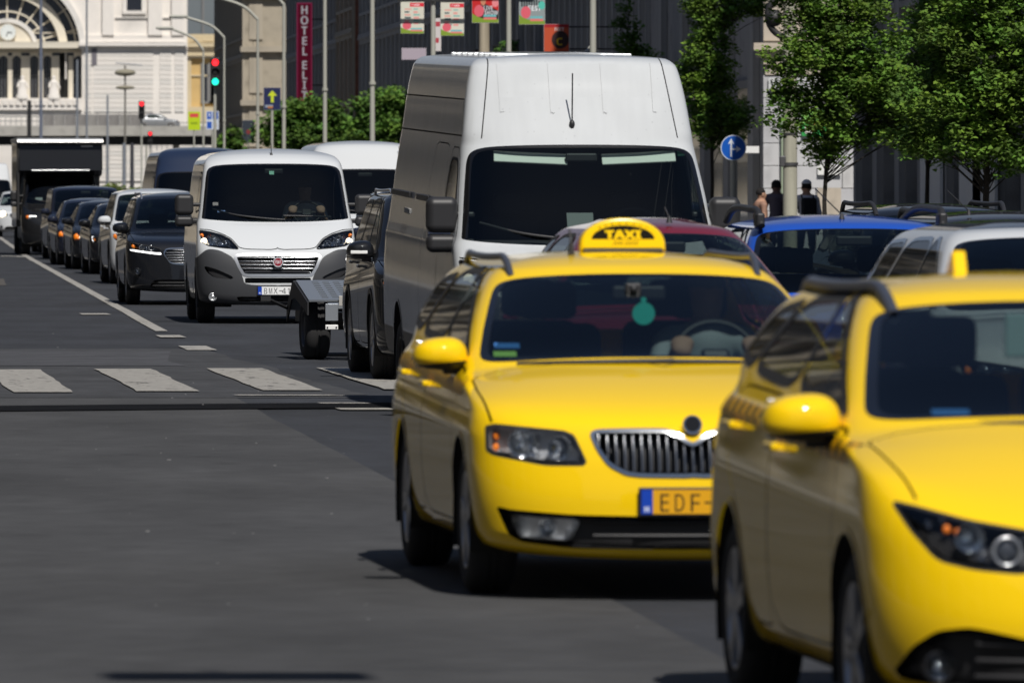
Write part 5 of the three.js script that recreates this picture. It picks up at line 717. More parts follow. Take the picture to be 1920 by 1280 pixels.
{ // the white van with full front in view
  const c = Van({ label: 'white van with grey bumper facing the viewer, plate BMX', pos: spot(522, 108.8), turn: 0.004, hero: true, paint: P.white, kind: 'h1' }), g = c.g;
  addPlate(g, 'BMX-417', 0.0, 0.424, 0.014);
  const logo = canvasTex(128, 128, (x, w) => { x.fillStyle = '#c9ccd2'; x.fillRect(0, 0, w, w); x.fillStyle = '#8a1226'; x.beginPath(); x.arc(64, 64, 54, 0, 7); x.fill(); x.fillStyle = '#e6e6ea'; x.font = 'bold 46px sans-serif'; x.textAlign = 'center'; x.save(); x.translate(64, 86); x.scale(0.8, 1.35); x.fillText('FIAT', 0, 0); x.restore(); });
  part('emblem', new THREE.CylinderGeometry(0.068, 0.07, 0.03, 32).rotateX(Math.PI / 2).translate(0, 0.79, 0.005), M.chrome, g); part('emblem_disc', new THREE.CircleGeometry(0.06, 32).translate(0, 0.79, 0.0215), std(0xffffff, 0.3, 0, { map: logo }), g);
  part('antenna', [cyl(0.022, 0.01, 0.03, 10, -0.02, 2.16, -1.36), bar([-0.02, 2.17, -1.36], [-0.02, 2.30, -1.40], 0.006)], M.blackPlastic, g);
  for (const s of [-1, 1]) { const x = s * 0.826; part('fog_light', [new THREE.TorusGeometry(0.045, 0.012, 8, 22).translate(x, 0.344, -0.145), ball(0.035, x, 0.344, -0.155, 1, 1, 0.5)], M.satin, g); }
  part('windscreen_sticker', box(0.06, 0.055, 0.002).rotateX(-0.62).translate(-0.03, 1.93, -1.075), std(lin(0.35, 0.75, 0.55), 0.5), g); part('windscreen_sticker', box(0.07, 0.05, 0.002).rotateX(-0.62).translate(-0.76, 1.53, -0.92), std(lin(0.6, 0.45, 0.45), 0.5), g); part('windscreen_sticker', box(0.10, 0.03, 0.002).rotateX(-0.62).translate(-0.69, 1.435, -0.80), std(lin(0.25, 0.35, 0.75), 0.5), g);
  g.userData.cabinAt = 1; delete g.userData.cabinAt; done(c);
}
{ // the tall van
  const seams = [[[-1.62, 2.385], [-6.6, 2.385], [-6.6, 2.11], [-1.45, 2.11]]];
  const c = Van({ label: 'tall high-roofed white van with dirty windscreen behind the taxis', pos: spot(1124, 63.3), turn: 0.036, hero: true, paint: P.vanWhite = paint(lin(0.56, 0.58, 0.595), 0.6, 0.08, { map: rep(T.grime, 2.4) }), kind: 'h3', L: 6.36, lines: seams.map((q) => [q]), ribs: [[0.20, 2.66, 0.20, 2.28], [0.585, 2.66, 0.58, 2.28], [0.655, 2.70, 0.745, 2.09, 'seam']], glass: glassMat(lin(0.62, 0.70, 0.68)), mirrorX: 0.87 }), g = c.g;
  g.rotation.order = 'YXZ'; g.rotation.x = 0.019; for (const w of g.children) if (w.name === 'wheel') w.position.y -= Math.abs(w.position.z) * 0.019;
  part('antenna', [ball(0.022, -0.06, 2.20, -1.245, 1, 1.5, 1), bar([-0.06, 2.20, -1.24], [-0.06, 2.585, -1.22], 0.0055)], M.blackPlastic, g);
  for (const s of [-1, 1]) { part('sun_visor', rbox(0.56, 0.10, 0.02, 0.008).rotateX(-0.62).rotateZ(s * 0.045).translate(s * 0.41 + 0.03, 1.945, -1.20), std(lin(0.80, 0.82, 0.75), 0.8), g); part('header_shelf', rbox(0.66, 0.03, 0.2, 0.01, s * 0.42, 2.035, -1.34), std(lin(0.3, 0.32, 0.31), 0.8), g); }
  part('windscreen_sticker', box(0.055, 0.055, 0.002).rotateX(-0.62).translate(0.77, 1.98, -1.27), std(lin(0.25, 0.8, 0.5), 0.5), g);
  for (const [z, l] of [[-2.9, 0.9], [-4.7, 1.5]]) for (const s of [-1, 1]) { const x = surfX(c.S0, z, 1.47, s); part('side_moulding', rbox(0.02, 0.045, l * 0.3, 0.008, x, 1.47, z), M.lining, g); part('slide_rail', rbox(0.02, 0.05, l, 0.01, x, 1.60, z - 0.6), M.blackPlastic, g); }
  part('clipboard', box(0.2, 0.2, 0.01).rotateX(-0.5).translate(0.0, 1.44, -1.2), std(lin(0.10, 0.12, 0.12), 0.6), g);
  // pressed ridges across the long roof
  for (let k = 0; k < 9; k++) part('roof_ridge', rbox(1.05, 0.022, 0.06, 0.01, 0, 2.719, -2.35 - k * 0.42), P.vanWhite, g);
  done(c);
}
done(Van({ label: 'second high white van, mostly hidden behind the tall van', pos: [7.86, 0, -140.5], turn: 0.02, paint: P.white, kind: 'h2', L: 5.4 }));
scene.children.at(-1) && part('antenna', [bar([0.62, 2.23, -1.28], [0.58, 2.42, -1.36], 0.008), ball(0.025, 0.62, 2.22, -1.28)], M.blackPlastic, scene.children.at(-1));
done(Van({ name: 'minibus', label: 'dark blue high minibus behind the white van and the off-roaders', category: 'minibus', pos: [6.0, 0, -164], turn: 0.02, paint: paint(lin(0.014, 0.024, 0.055)), kind: 'h2', L: 5.9 }));
done(Van({ label: 'white van at the edge of the picture left of the black lorry', pos: [3.9, 0, -345], turn: 0.03, paint: P.white, kind: 'h3', L: 5.9 }));
{ // black box lorry
  const c = Van({ name: 'box_lorry', label: 'black box lorry with overcab body and a pale roof edge', category: 'lorry', pos: spot(116, 218), turn: 0.02, paint: P.black, kind: 'h1', L: 3.2, glass: M.windshield, front: undefined, frontPaint: undefined, skirt: undefined, doors: [], windshield: [9.35, 11.95, 0.925] }), g = c.g;
  // box with the slanted bulge over the cab (side outline extruded across)
  part('cargo_box', slab([[-1.2, 2.06], [-0.82, 2.19], [-0.92, 2.80], [-0.98, 2.9], [-5.9, 2.9], [-5.9, 0.75], [-2.45, 0.75], [-2.45, 2.02]], 2.10, 0.03).rotateY(-Math.PI / 2).scale(1, 1, 1).translate(1.05, 0, 0), P.black, g);
  part('roof_edge', [slab([[-0.90, 2.83], [-0.95, 2.93], [-1.2, 2.985], [-5.95, 2.985], [-5.95, 2.93], [-0.7, 2.9]], 2.20, 0.01).rotateY(-Math.PI / 2).translate(1.10, 0, 0)], std(lin(0.62, 0.62, 0.60), 0.35, 0.3), g);
  part('corner_post', rbox(0.07, 2.0, 0.07, 0.02, -1.085, 1.9, -0.88), M.darkSteel, g);
  part('company_plate', rbox(0.30, 0.10, 0.02, 0.03, 0.68, 2.76, -0.895), M.white, g); part('brow', rbox(1.5, 0.04, 0.03, 0.015, 0, 2.17, -0.80), M.satin, g);
  for (const s of [-1, 1]) { const L = new THREE.Group(); L.name = 'headlight'; g.add(L); part('reflector', rbox(0.26, 0.13, 0.05, 0.03, s * 0.72, 0.95, -0.22), M.satin, L); part('indicator', ball(0.05, s * 0.86, 0.97, -0.24), M.amber, L); }
  part('grille', [box(0.9, 0.03, 0.03, 0, 0.9, -0.07), box(0.9, 0.03, 0.03, 0, 0.82, -0.05), box(0.9, 0.03, 0.03, 0, 0.74, -0.03)], M.darkChrome, g);
  addWheel(g, 0.92, -4.6, 0.36, 0.26, 'van', M.steelWheel); addWheel(g, -0.92, -4.6, 0.36, 0.26, 'van', M.steelWheel);
  part('chassis', boxAB(-0.5, 0.5, 0.45, 0.62, -1.5, -5.8), M.darkSteel, g); part('document_card', [box(0.18, 0.07, 0.004, -0.55, 1.44, -0.86), box(0.12, 0.06, 0.004, -0.28, 1.44, -0.84)], M.white, g);
  done(c);
}
{ // galvanised flatbed trailer
  const g = thing('trailer', 'empty galvanised flatbed trailer hitched behind the black off-roader', 'trailer', [5.12, 0, -86.6], 0.085);
  const prof = [[-0.415, 0.79], [-0.62, 0.785], [-1.02, 0.52], [-1.02, 0.49], [-0.62, 0.745], [-0.415, 0.75]];
  for (const s of [-1, 1]) {
    const f = new THREE.Group(); f.name = 'mudguard'; g.add(f);
    part('mudguard_top', slab(prof, 0.30, 0.004).rotateY(-Math.PI / 2).translate(s > 0 ? 0.98 : -0.68, 0, 0), M.galvanised, f);
    part('side_plate', slab([[0.57, 0.585], [-0.42, 0.775], [-0.62, 0.77], [-1.03, 0.50], [-1.03, 0.36], [-0.66, 0.60], [-0.4, 0.62], [0.30, 0.52], [0.57, 0.46]], 0.012, 0.002).rotateY(-Math.PI / 2).translate(s * 0.985, 0, 0), M.darkSteel, f);
    part('front_plate', rbox(0.13, 0.17, 0.015, 0.004, s * 0.75, 0.485, 0.565), M.galvanised, f);
    const lampG = new THREE.Group(); lampG.name = 'marker_lamp'; g.add(lampG); part('lamp_body', rbox(0.13, 0.05, 0.03, 0.008, s * 0.75, 0.335, 0.565), std(lin(0.8, 0.8, 0.78), 0.4), lampG); for (const q of [-0.045, 0.045]) part('screw', cyl(0.008, 0.008, 0.006, 8).rotateX(Math.PI / 2).translate(s * 0.75 + q, 0.335, 0.582), M.blackPlastic, lampG);
    addWheel(g, s * 0.845, 0, 0.315, 0.25, 'van', M.steelWheel);
  }
  // slotted deck between the mudguards
  const shape = new THREE.Shape([[-0.98, -0.995], [0.98, -0.995], [0.98, 0.0], [-0.98, 0.0]].map(([x, y]) => new THREE.Vector2(x, y)));
  for (let c = 0; c < 16; c++) for (let k = 0; k < 9; k++) { const x = -0.80 + c * 0.107, y = -0.10 - k * 0.095, h = new THREE.Path(); h.moveTo(x - 0.034, y); h.lineTo(x + 0.034, y); h.lineTo(x + 0.034, y - 0.045); h.lineTo(x - 0.034, y - 0.045); shape.holes.push(h); }
  part('deck', new THREE.ExtrudeGeometry(shape, { depth: 0.02, bevelEnabled: false }).rotateX(Math.PI / 2).translate(0, 0, 0.985).rotateX(0.19).translate(0, 0.797, -0.42), M.galvanised, g);
  part('deck_plate', rbox(0.36, 0.10, 0.02, 0.004, -0.5, 0.60, 0.585), std(lin(0.52, 0.50, 0.46), 0.5, 0.4), g);
  part('chassis', [boxAB(-0.66, 0.66, 0.30, 0.36, 0.02, -0.06), boxAB(-0.62, -0.54, 0.34, 0.48, 0.6, -3.2), boxAB(0.54, 0.62, 0.34, 0.48, 0.6, -3.2), boxAB(-0.6, 0.6, 0.34, 0.48, 0.55, 0.48)], M.darkSteel, g);
  part('tail_deck', boxAB(-0.68, 0.68, 0.50, 0.53, -1.0, -3.2), M.galvanised, g);
  part('drawbar', [bar([-0.5, 0.42, 0.5], [0, 0.42, 2.0], 0.04), bar([0.5, 0.42, 0.5], [0, 0.42, 2.0], 0.04), bar([0, 0.42, 1.9], [0, 0.44, 2.6], 0.045)], M.darkSteel, g);
  part('tool_box', rbox(0.3, 0.24, 0.3, 0.02, -0.38, 0.52, 0.78), M.darkSteel, g); part('winch', [cyl(0.06, 0.06, 0.2, 12).rotateZ(Math.PI / 2).translate(-0.25, 0.66, 0.9)], M.steelWheel, g);
  part('outrigger', [bar([-0.98, 0.50, -1.0], [-1.24, 0.60, -0.6], 0.018), box(0.1, 0.05, 0.03, -1.27, 0.61, -0.6)], M.darkSteel, g);
  part('brake_cable', [bar([-0.3, 0.28, 0.4], [0.4, 0.26, 0.9], 0.012), bar([-0.42, 0.34, 0.2], [-0.36, 0.22, 0.2], 0.03)], M.blackPlastic, g);
}
// ------------------------------------------------------------------ trees
const leafMat = (r, g, b) => new THREE.MeshPhysicalMaterial({ color: lin(r, g, b), roughness: 0.75, transmission: 0.28, thickness: 0, side: THREE.DoubleSide, vertexColors: true, specularIntensity: 0.4 });
const leafA = leafMat(0.12, 0.225, 0.032), leafB = leafMat(0.105, 0.21, 0.038), bark = std(lin(0.055, 0.045, 0.036), 0.95, 0, { map: rep(T.worn, 0.5), bumpMap: rep(T.worn, 0.4), bumpScale: 0.02 });
// lobes: [dx, y, dz, rx, ry] round the trunk; tufts of small fan leaves sit on twigs that grow out to the lobes' skins
function tree(name, label, x, d, { lobes, trunk = 0.05, trunkTop, tufts = 300, leaves = 36, leaf = 0.06, tuft = 0.17, seed = 1, mat = leafA, group = 'street trees' }) {
  const g = thing(name, label, 'tree', [x, 0.12, -d], 0, group), r = rng(seed), wood = [], pos = [], col = [], nor = [];
  const topY = trunkTop ?? Math.max(...lobes.map((l) => l[1])), N = 7, spine = Array.from({ length: N + 1 }, (_, i) => V3((r() - 0.5) * 0.10 * i / N * 2, topY * i / N - 0.14 * (i === 0), (r() - 0.5) * 0.1 * i / N * 2));
  for (let i = 0; i < N; i++) wood.push(bar(spine[i].toArray(), spine[i + 1].toArray(), trunk * (1 - 0.75 * i / N), 9, trunk * (1 - 0.75 * (i + 1) / N)));
  const vol = lobes.map((l) => l[3] * l[3] * l[4]), tot = vol.reduce((a, b) => a + b, 0);
  for (let t = 0; t < tufts; t++) {
    let k = 0, u = r() * tot; while (k < lobes.length - 1 && u > vol[k]) { u -= vol[k]; k++; }
    const L = lobes[k], th = r() * 6.283, ph = Math.acos(2 * r() - 1), rad = Math.pow(r(), 0.42) * (0.82 + 0.3 * r());
    const c = V3(L[0] + L[3] * rad * Math.sin(ph) * Math.cos(th), L[1] + L[4] * rad * Math.cos(ph), L[2] + L[3] * rad * Math.sin(ph) * Math.sin(th));
    if (fbm(c.x * 1.3 + seed, c.y * 1.3, c.z * 1.3, 2) < -0.16) continue;                       // gaps
    if (t % 6 === 0) { const h = clamp((c.y - 0.35 - 0.35 * Math.hypot(c.x, c.z)) / topY, 0.3, 0.97) * N, i = Math.min(N - 1, h | 0), s = spine[i].clone().lerp(spine[i + 1], h - i), m = s.clone().lerp(c, 0.5).add(V3((r() - 0.5) * 0.2, 0.06 + r() * 0.1, (r() - 0.5) * 0.2)); wood.push(bar(s.toArray(), m.toArray(), 0.012, 5, 0.007), bar(m.toArray(), c.toArray(), 0.007, 4, 0.003)); }
    const tone = 0.55 + 0.8 * r(), warm = r();
    for (let j = 0; j < leaves; j++) {
      const a = r() * 6.283, b = Math.acos(2 * r() - 1), q = tuft * (0.35 + 0.65 * Math.sqrt(r())), p = V3(c.x + q * Math.sin(b) * Math.cos(a), c.y + q * Math.cos(b) * 0.8, c.z + q * Math.sin(b) * Math.sin(a)), s = leaf * (0.45 + 1.1 * r());
      const n = V3(r() - 0.5, 0.35 + r() * 0.8, r() - 0.4).normalize(), e = V3(r() - 0.5, r() - 0.5, r() - 0.5).cross(n).normalize(), f = n.clone().cross(e), A = p.clone(), Bq = p.clone().addScaledVector(e, s * 0.62).addScaledVector(f, s * 0.75), C = p.clone().addScaledVector(f, s * 0.95).addScaledVector(n, s * 0.12), Dq = p.clone().addScaledVector(e, -s * 0.62).addScaledVector(f, s * 0.75);
      const v = tone * (0.85 + 0.3 * r()), cc = [v * (0.86 + 0.3 * warm), v, v * (0.9 - 0.25 * warm)];
      for (const w of [A, Bq, C, A, C, Dq]) { pos.push(w.x, w.y, w.z); nor.push(n.x, n.y, n.z); col.push(...cc); }
    }
  }
  part('trunk', wood, bark, g);
  const lg = new THREE.BufferGeometry(); lg.setAttribute('position', new THREE.Float32BufferAttribute(pos, 3)); lg.setAttribute('color', new THREE.Float32BufferAttribute(col, 3)); lg.computeVertexNormals(); lg.setAttribute('uv', new THREE.Float32BufferAttribute(new Float32Array(pos.length / 3 * 2), 2));
  const cr = part('crown', lg, mat, g); cr.userData.kind = 'stuff'; return g;
}
const tx = (px, d) => (px - VX) * d / FOCAL;
tree('street_tree', 'slim young tree beside the blue round sign', tx(1336, 186), 186, { lobes: [[0.0, 5.6, 0, 0.62, 0.9], [-0.1, 4.2, 0, 0.66, 0.9], [0.15, 3.1, 0, 0.7, 0.7], [0.9, 5.55, 0.1, 0.6, 0.22], [1.5, 5.75, 0.1, 0.35, 0.2]], tufts: 620, seed: 3, trunkTop: 6.0, leaf: 0.07 });
tree('street_tree', 'young tree with dark bare stem just right of the thick lamp post', tx(1550, 136), 136, { lobes: [[-0.3, 4.45, 0, 0.5, 0.45], [0.2, 3.75, 0, 0.8, 0.55], [-0.05, 3.0, 0.1, 0.6, 0.5], [0.7, 3.15, 0, 0.9, 0.55], [1.2, 2.75, 0, 0.75, 0.4], [0.35, 2.55, 0, 0.7, 0.35], [0.0, 2.25, 0, 0.4, 0.3], [1.05, 3.9, 0, 0.28, 0.45], [-0.6, 4.75, 0, 0.4, 0.2], [1.5, 2.4, 0, 0.45, 0.3], [-0.55, 3.6, 0.1, 0.42, 0.5], [-0.65, 2.85, 0.1, 0.35, 0.45], [0.5, 4.5, 0, 0.5, 0.4]], tufts: 1150, seed: 5, trunkTop: 4.9, trunk: 0.045 });
tree('street_tree', 'broad leafy tree at the picture edge above the dark roofs', tx(1850, 124), 124, { lobes: [[-0.1, 4.8, 0, 0.9, 0.7], [-0.1, 3.9, 0, 1.05, 0.8], [0.3, 3.0, 0, 1.1, 0.75], [-0.6, 2.85, 0.1, 0.75, 0.6], [-0.85, 4.35, 0, 0.4, 0.22], [0.9, 3.6, 0, 0.7, 1.2], [-0.2, 2.3, 0, 0.9, 0.4], [0.4, 2.1, 0, 0.7, 0.35], [-0.95, 2.3, 0, 0.5, 0.3]], tufts: 1350, seed: 8, trunkTop: 5.0, trunk: 0.06 });
tree('street_tree', 'leafy tree filling the gap between its two bigger neighbours', tx(1738, 150), 150, { lobes: [[0, 4.9, 0, 0.45, 0.7], [0.1, 3.9, 0, 0.75, 0.7], [0, 3.1, 0, 0.9, 0.6], [0.1, 2.5, 0, 0.7, 0.4]], tufts: 620, seed: 41, trunkTop: 5.2 });
tree('street_tree', 'young tree poking above the roof of the tall van', tx(1180, 222), 222, { lobes: [[-0.05, 5.9, 0, 0.35, 0.55], [0.0, 5.1, 0, 0.5, 0.6], [0.3, 4.6, 0, 0.65, 0.6], [0, 3.6, 0, 0.8, 0.9]], tufts: 360, seed: 13, trunkTop: 6.2, mat: leafB, leaf: 0.075 });
tree('street_tree', 'small tree tip below the grey poster banner', tx(952, 252), 252, { lobes: [[0.0, 5.3, 0, 0.35, 0.7], [0.5, 4.9, 0, 0.7, 0.5], [-0.4, 4.7, 0, 0.7, 0.5], [0, 3.6, 0, 0.9, 0.9]], tufts: 340, seed: 17, trunkTop: 5.6, mat: leafB, leaf: 0.08 });
tree('street_tree', 'round green tree under the red hotel sign', tx(572, 318), 318, { lobes: [[-0.6, 4.1, 0, 1.1, 0.85], [0.45, 4.35, 0, 1.0, 0.75], [1.1, 3.9, 0, 0.8, 0.7], [-1.15, 3.6, 0, 0.7, 0.7], [0.2, 3.4, 0, 1.5, 0.8]], tufts: 620, leaf: 0.12, tuft: 0.26, leaves: 30, seed: 21, trunkTop: 4.6, trunk: 0.1, mat: leafB });
tree('street_tree', 'round green tree between the street lamps, next to the van roof', tx(712, 296), 296, { lobes: [[-0.5, 4.2, 0, 0.7, 0.65], [0.35, 4.5, 0, 0.9, 0.7], [0.0, 3.5, 0, 1.3, 0.9]], tufts: 460, leaf: 0.12, tuft: 0.26, leaves: 30, seed: 25, trunkTop: 4.6, trunk: 0.1, mat: leafB });
tree('street_tree', 'far small tree left of the blue arrow sign', tx(436, 420), 420, { lobes: [[0, 3.6, 0, 0.6, 0.9], [0.2, 2.6, 0, 0.8, 0.9]], tufts: 240, leaf: 0.16, tuft: 0.3, leaves: 24, seed: 29, trunkTop: 3.9, trunk: 0.08, mat: leafB });
for (const [px, w, sd, lb] of [[206, 1.0, 31, 'far bush below the overpass, the small one beside the lorry'], [246, 1.8, 33, 'far bush below the overpass, the wide one beside the dark signpost']]) tree('bush', lb, tx(px, 540), 540, { lobes: [[0, 0.9, 0, w, 0.8], [w * 0.5, 1.1, 0, w * 0.5, 0.6]], tufts: 160, leaf: 0.2, tuft: 0.3, leaves: 20, seed: sd, trunkTop: 0.8, trunk: 0.06, mat: leafMat(0.13, 0.17, 0.04), group: 'bushes below the overpass' });

// ------------------------------------------------------------------ street lamps, signs, lights
const poleMat = std(lin(0.42, 0.42, 0.37), 0.6, 0.1), poleGrey = std(lin(0.22, 0.24, 0.27), 0.6, 0.2), concretePole = std(lin(0.42, 0.41, 0.33), 0.85, 0, { map: rep(T.stone, 1.2) });
function lampPost(label, px, D, H, r, arm, mat = poleMat) {
  const g = thing('street_lamp', label, 'street lamp', [tx(px, D), 0.12, -D], 0, 'street lamps along the kerb');
  part('pole', [cyl(r, r * 0.72, H, 14), cyl(r * 1.5, r * 1.35, 0.9, 14)], mat, g); part('collar', [cyl(r * 1.25, r * 1.25, 0.08, 14, 0, H * 0.55, 0)], mat, g);
  if (arm) { const [dx, dy] = arm; part('arm', tube([[0, H - 0.05, 0], [dx * 0.3, H + dy * 0.5, 0], [dx, H + dy, 0]], 0.055, 20, 8), mat, g); const l = new THREE.Group(); l.name = 'lantern'; l.position.set(dx, H + dy, 0); g.add(l); part('lamp_head', rbox(0.75, 0.13, 0.3, 0.06, -0.3, 0.02, 0), mat, l); part('lamp_glass', rbox(0.5, 0.05, 0.22, 0.02, -0.3, -0.06, 0), M.white, l); }
  return g;
}
const lh = (py, D) => EYE + (VY - py) * D / FOCAL - 0.12;
lampPost('street lamp with a curved arm left of the traffic light', 382, 372, lh(92, 372), 0.055, [-1.4, 0.9]);
lampPost('street lamp right beside the traffic light', 421, 352, lh(68, 352), 0.06, [-1.6, 0.8]);
lampPost('street lamp left of the blue arrow sign', 484, 306, lh(34, 306), 0.065, [-1.6, 0.8]);
lampPost('street lamp right of the blue arrow sign', 533, 284, lh(6, 284), 0.075, [-1.6, 0.9]);
lampPost('street lamp right of the red hotel sign', 610, 258, lh(-60, 258), 0.075, [-1.6, 0.9]);
lampPost('street lamp rising from the trees left of the tall van', 699, 232, lh(-90, 232), 0.08, [-1.6, 0.9]);
lampPost('street lamp pole carrying the two pale banners', 813, 205, lh(-130, 205), 0.075, [-1.6, 0.9]);
lampPost('street lamp pole between the red and grey poster banners', 955, 186, lh(-150, 186), 0.07, [-1.6, 0.9]);
lampPost('street lamp pole beside the tree tip above the van roof', 1113, 168, lh(-160, 168), 0.08, [-1.6, 0.9]);
{ const g = thing('thick_lamp_post', 'thick concrete lamp post among the pedestrians', 'lamp post', [tx(1483, 158), 0.12, -158]); part('pole', [cyl(0.135, 0.115, 8.5, 20)], concretePole, g); part('band', [cyl(0.15, 0.15, 0.06, 20, 0, 2.02, 0), cyl(0.148, 0.148, 0.03, 20, 0, 2.6, 0)], M.steelWheel, g); part('clamp', rbox(0.12, 0.2, 0.1, 0.02, -0.14, 2.1, 0.05), M.steelWheel, g); part('ring_lamp', [new THREE.TorusGeometry(0.42, 0.06, 8, 28).translate(0, 4.8, 0.05), ball(0.16, -0.3, 4.75, 0.05)], M.darkSteel, g); }
{ const g = thing('thick_lamp_post', 'beige column behind the red poster banner', 'lamp post', [tx(909, 215), 0.12, -215]); part('pole', [cyl(0.15, 0.12, 9, 18), cyl(0.17, 0.17, 0.2, 18, 0, 3.9, 0), cyl(0.165, 0.165, 0.9, 8, 0, 3.0, 0)], std(lin(0.44, 0.38, 0.28), 0.8, 0, { map: rep(T.stone, 1.2) }), g); }
{ const g = thing('globe_lamp', 'clear globe lamp just above the roof of the tall van', 'lamp', [tx(1111, 172), 0.12, -172]); part('pole', cyl(0.04, 0.03, 4.1, 12), poleMat, g); part('globe', ball(0.17, 0, 4.27, 0, 1, 1, 1, 20), M.lens, g); part('cap', cyl(0.09, 0.05, 0.06, 14, 0, 4.42, 0), poleMat, g); part('bulb', ball(0.05, 0, 4.24, 0), M.white, g); }
// banners: flat printed boards on brackets
function board(name, label, px0, px1, py0, py1, D, mat, cat = 'banner', group, bracket = true, foot) {
  const a = at(px0, py1, D), b = at(px1, py0, D), w = b.x - a.x, h = b.y - a.y, g = thing(name, label, cat, [(a.x + b.x) / 2, (a.y + b.y) / 2, -D], 0, group);
  part('panel', box(w, h, 0.03), std(lin(0.5, 0.5, 0.5), 0.6), g); part('print', new THREE.PlaneGeometry(w * 0.985, h * 0.985).translate(0, 0, 0.0175), mat, g);
  if (bracket) part('bracket', [box(w * 1.08, 0.05, 0.05, 0, h / 2 + 0.03, 0)], M.darkSteel, g);
  if (foot) part('post', [bar([0, h / 2, -0.04], [0, -(a.y + b.y) / 2 + 0.1, -0.04], foot)], poleMat, g);
  return g;
}
const poster = (seed, bg, draw) => std(0xffffff, 0.6, 0, { map: canvasTex(168, 248, (c, w, h) => { c.fillStyle = bg; c.fillRect(0, 0, w, h); draw(c, w, h); c.fillStyle = '#7f9a2c'; c.beginPath(); c.moveTo(0, h - 50); c.quadraticCurveTo(w * 0.3, h - 12, w, h - 18); c.lineTo(w, h); c.lineTo(0, h); c.fill(); c.fillStyle = '#e06070'; c.beginPath(); c.arc(44, h - 62, 32, 0, 7); c.fill(); c.fillStyle = '#6fb8bd'; c.fillRect(72, h - 42, 82, 12); c.fillStyle = '#e27a72'; c.fillRect(72, h - 28, 84, 12); }) });
const plainPoster = poster(1, '#d7d5c6', (c, w, h) => { c.fillStyle = '#dc2438'; c.fillRect(w * 0.4, 8, w * 0.6, 30); c.fillStyle = '#ffffff'; c.font = 'bold 22px sans-serif'; c.fillText('+ sale', w * 0.46, 30); const r = rng(4); for (let i = 0; i < 12; i++) { c.fillStyle = ['#e2a49a', '#7fb8ae', '#4f5f63', '#e69a92'][i % 4]; c.fillRect(28 + (i % 2) * 64, 52 + (i >> 1) * 22, 28 + r() * 24, 9 + r() * 6); } });
board('banner', 'pale price banner on the outer side of the lamp pole, near the hotel', 752, 796, 3, 63, 205.3, plainPoster, 'banner', 'banners on lamp poles'); board('banner', 'pale price banner on the inner side of the lamp pole, near the red poster', 827, 871, 4, 67, 205.3, plainPoster, 'banner', 'banners on lamp poles');
part('crossbar', [box(1.7, 0.05, 0.05, 0, 0, 0)].map((q) => q.translate(0.0, lh(1, 205), 0.1)), M.darkSteel, scene.children.find((o) => o.userData.label?.includes('two pale banners')));
board('banner', 'red poster banner with a dark figure', 886, 936, -46, 43, 186.3, poster(2, '#c81a1c', (c, w, h) => { c.fillStyle = '#1b1412'; c.beginPath(); c.moveTo(0, h); c.quadraticCurveTo(w * 0.3, h * 0.5, w * 0.5, h * 0.6); c.lineTo(w, h * 0.75); c.lineTo(w, h); c.fill(); c.fillStyle = '#c98a6a'; c.beginPath(); c.ellipse(w * 0.42, h * 0.5, 18, 34, 0, 0, 7); c.fill(); c.fillStyle = '#dcdce2'; c.font = 'bold 30px sans-serif'; c.fillText('LIVE', w * 0.42, h * 0.73); c.fillText('SHOW', w * 0.46, h * 0.83); c.fillStyle = '#e98a90'; c.beginPath(); c.arc(w * 0.88, h * 0.58, 22, 0, 7); c.fill(); }), 'banner', 'banners on lamp poles');
board('banner', 'grey poster banner with a crowd and a turquoise spot', 974, 1023, -44, 46, 186.3, poster(3, '#8f9a9c', (c, w, h) => { c.fillStyle = '#22262a'; for (let i = 0; i < 9; i++) c.fillRect(14 + i * 16, h * 0.46 + (i * 37 % 13), 9, 42); c.fillStyle = '#e6e8ec'; c.font = 'bold 40px sans-serif'; c.fillText('FEST', 56, h * 0.72); c.fillStyle = '#54c0b0'; c.beginPath(); c.arc(w * 0.88, h * 0.6, 22, 0, 7); c.fill(); }), 'banner', 'banners on lamp poles');
part('bracket_arm', [box(0.75, 0.05, 0.05, -0.42, lh(-46, 186), 0.1), box(0.6, 0.05, 0.05, 0.34, lh(-44, 186), 0.1)], M.darkSteel, scene.children.find((o) => o.userData.label?.includes('between the red and grey')));
{ const g = board('hanging_sign', 'orange and red projecting shop sign above the van roof', 1021, 1068, 45, 97, 232, std(0xffffff, 0.6, 0, { map: canvasTex(160, 190, (c, w, h) => { c.fillStyle = '#bf4c28'; c.fillRect(0, 0, w, h); c.fillStyle = '#a8141f'; c.fillRect(0, 0, w, 22); c.fillStyle = '#d8d4d4'; c.font = 'bold 34px sans-serif'; c.fillText('NET', 66, 46); c.fillStyle = '#30181a'; c.beginPath(); c.ellipse(104, 108, 56, 62, 0, 0, 7); c.fill(); c.fillStyle = '#d8b21a'; c.font = 'bold 72px sans-serif'; c.fillText('C', 76, 146); }) }), 'sign', undefined, false); part('wall_arm', [boxAB(0.3, 2.95, 0.28, 0.32, -0.03, 0), boxAB(0.3, 2.95, -0.32, -0.28, -0.03, 0)], M.darkSteel, g); }
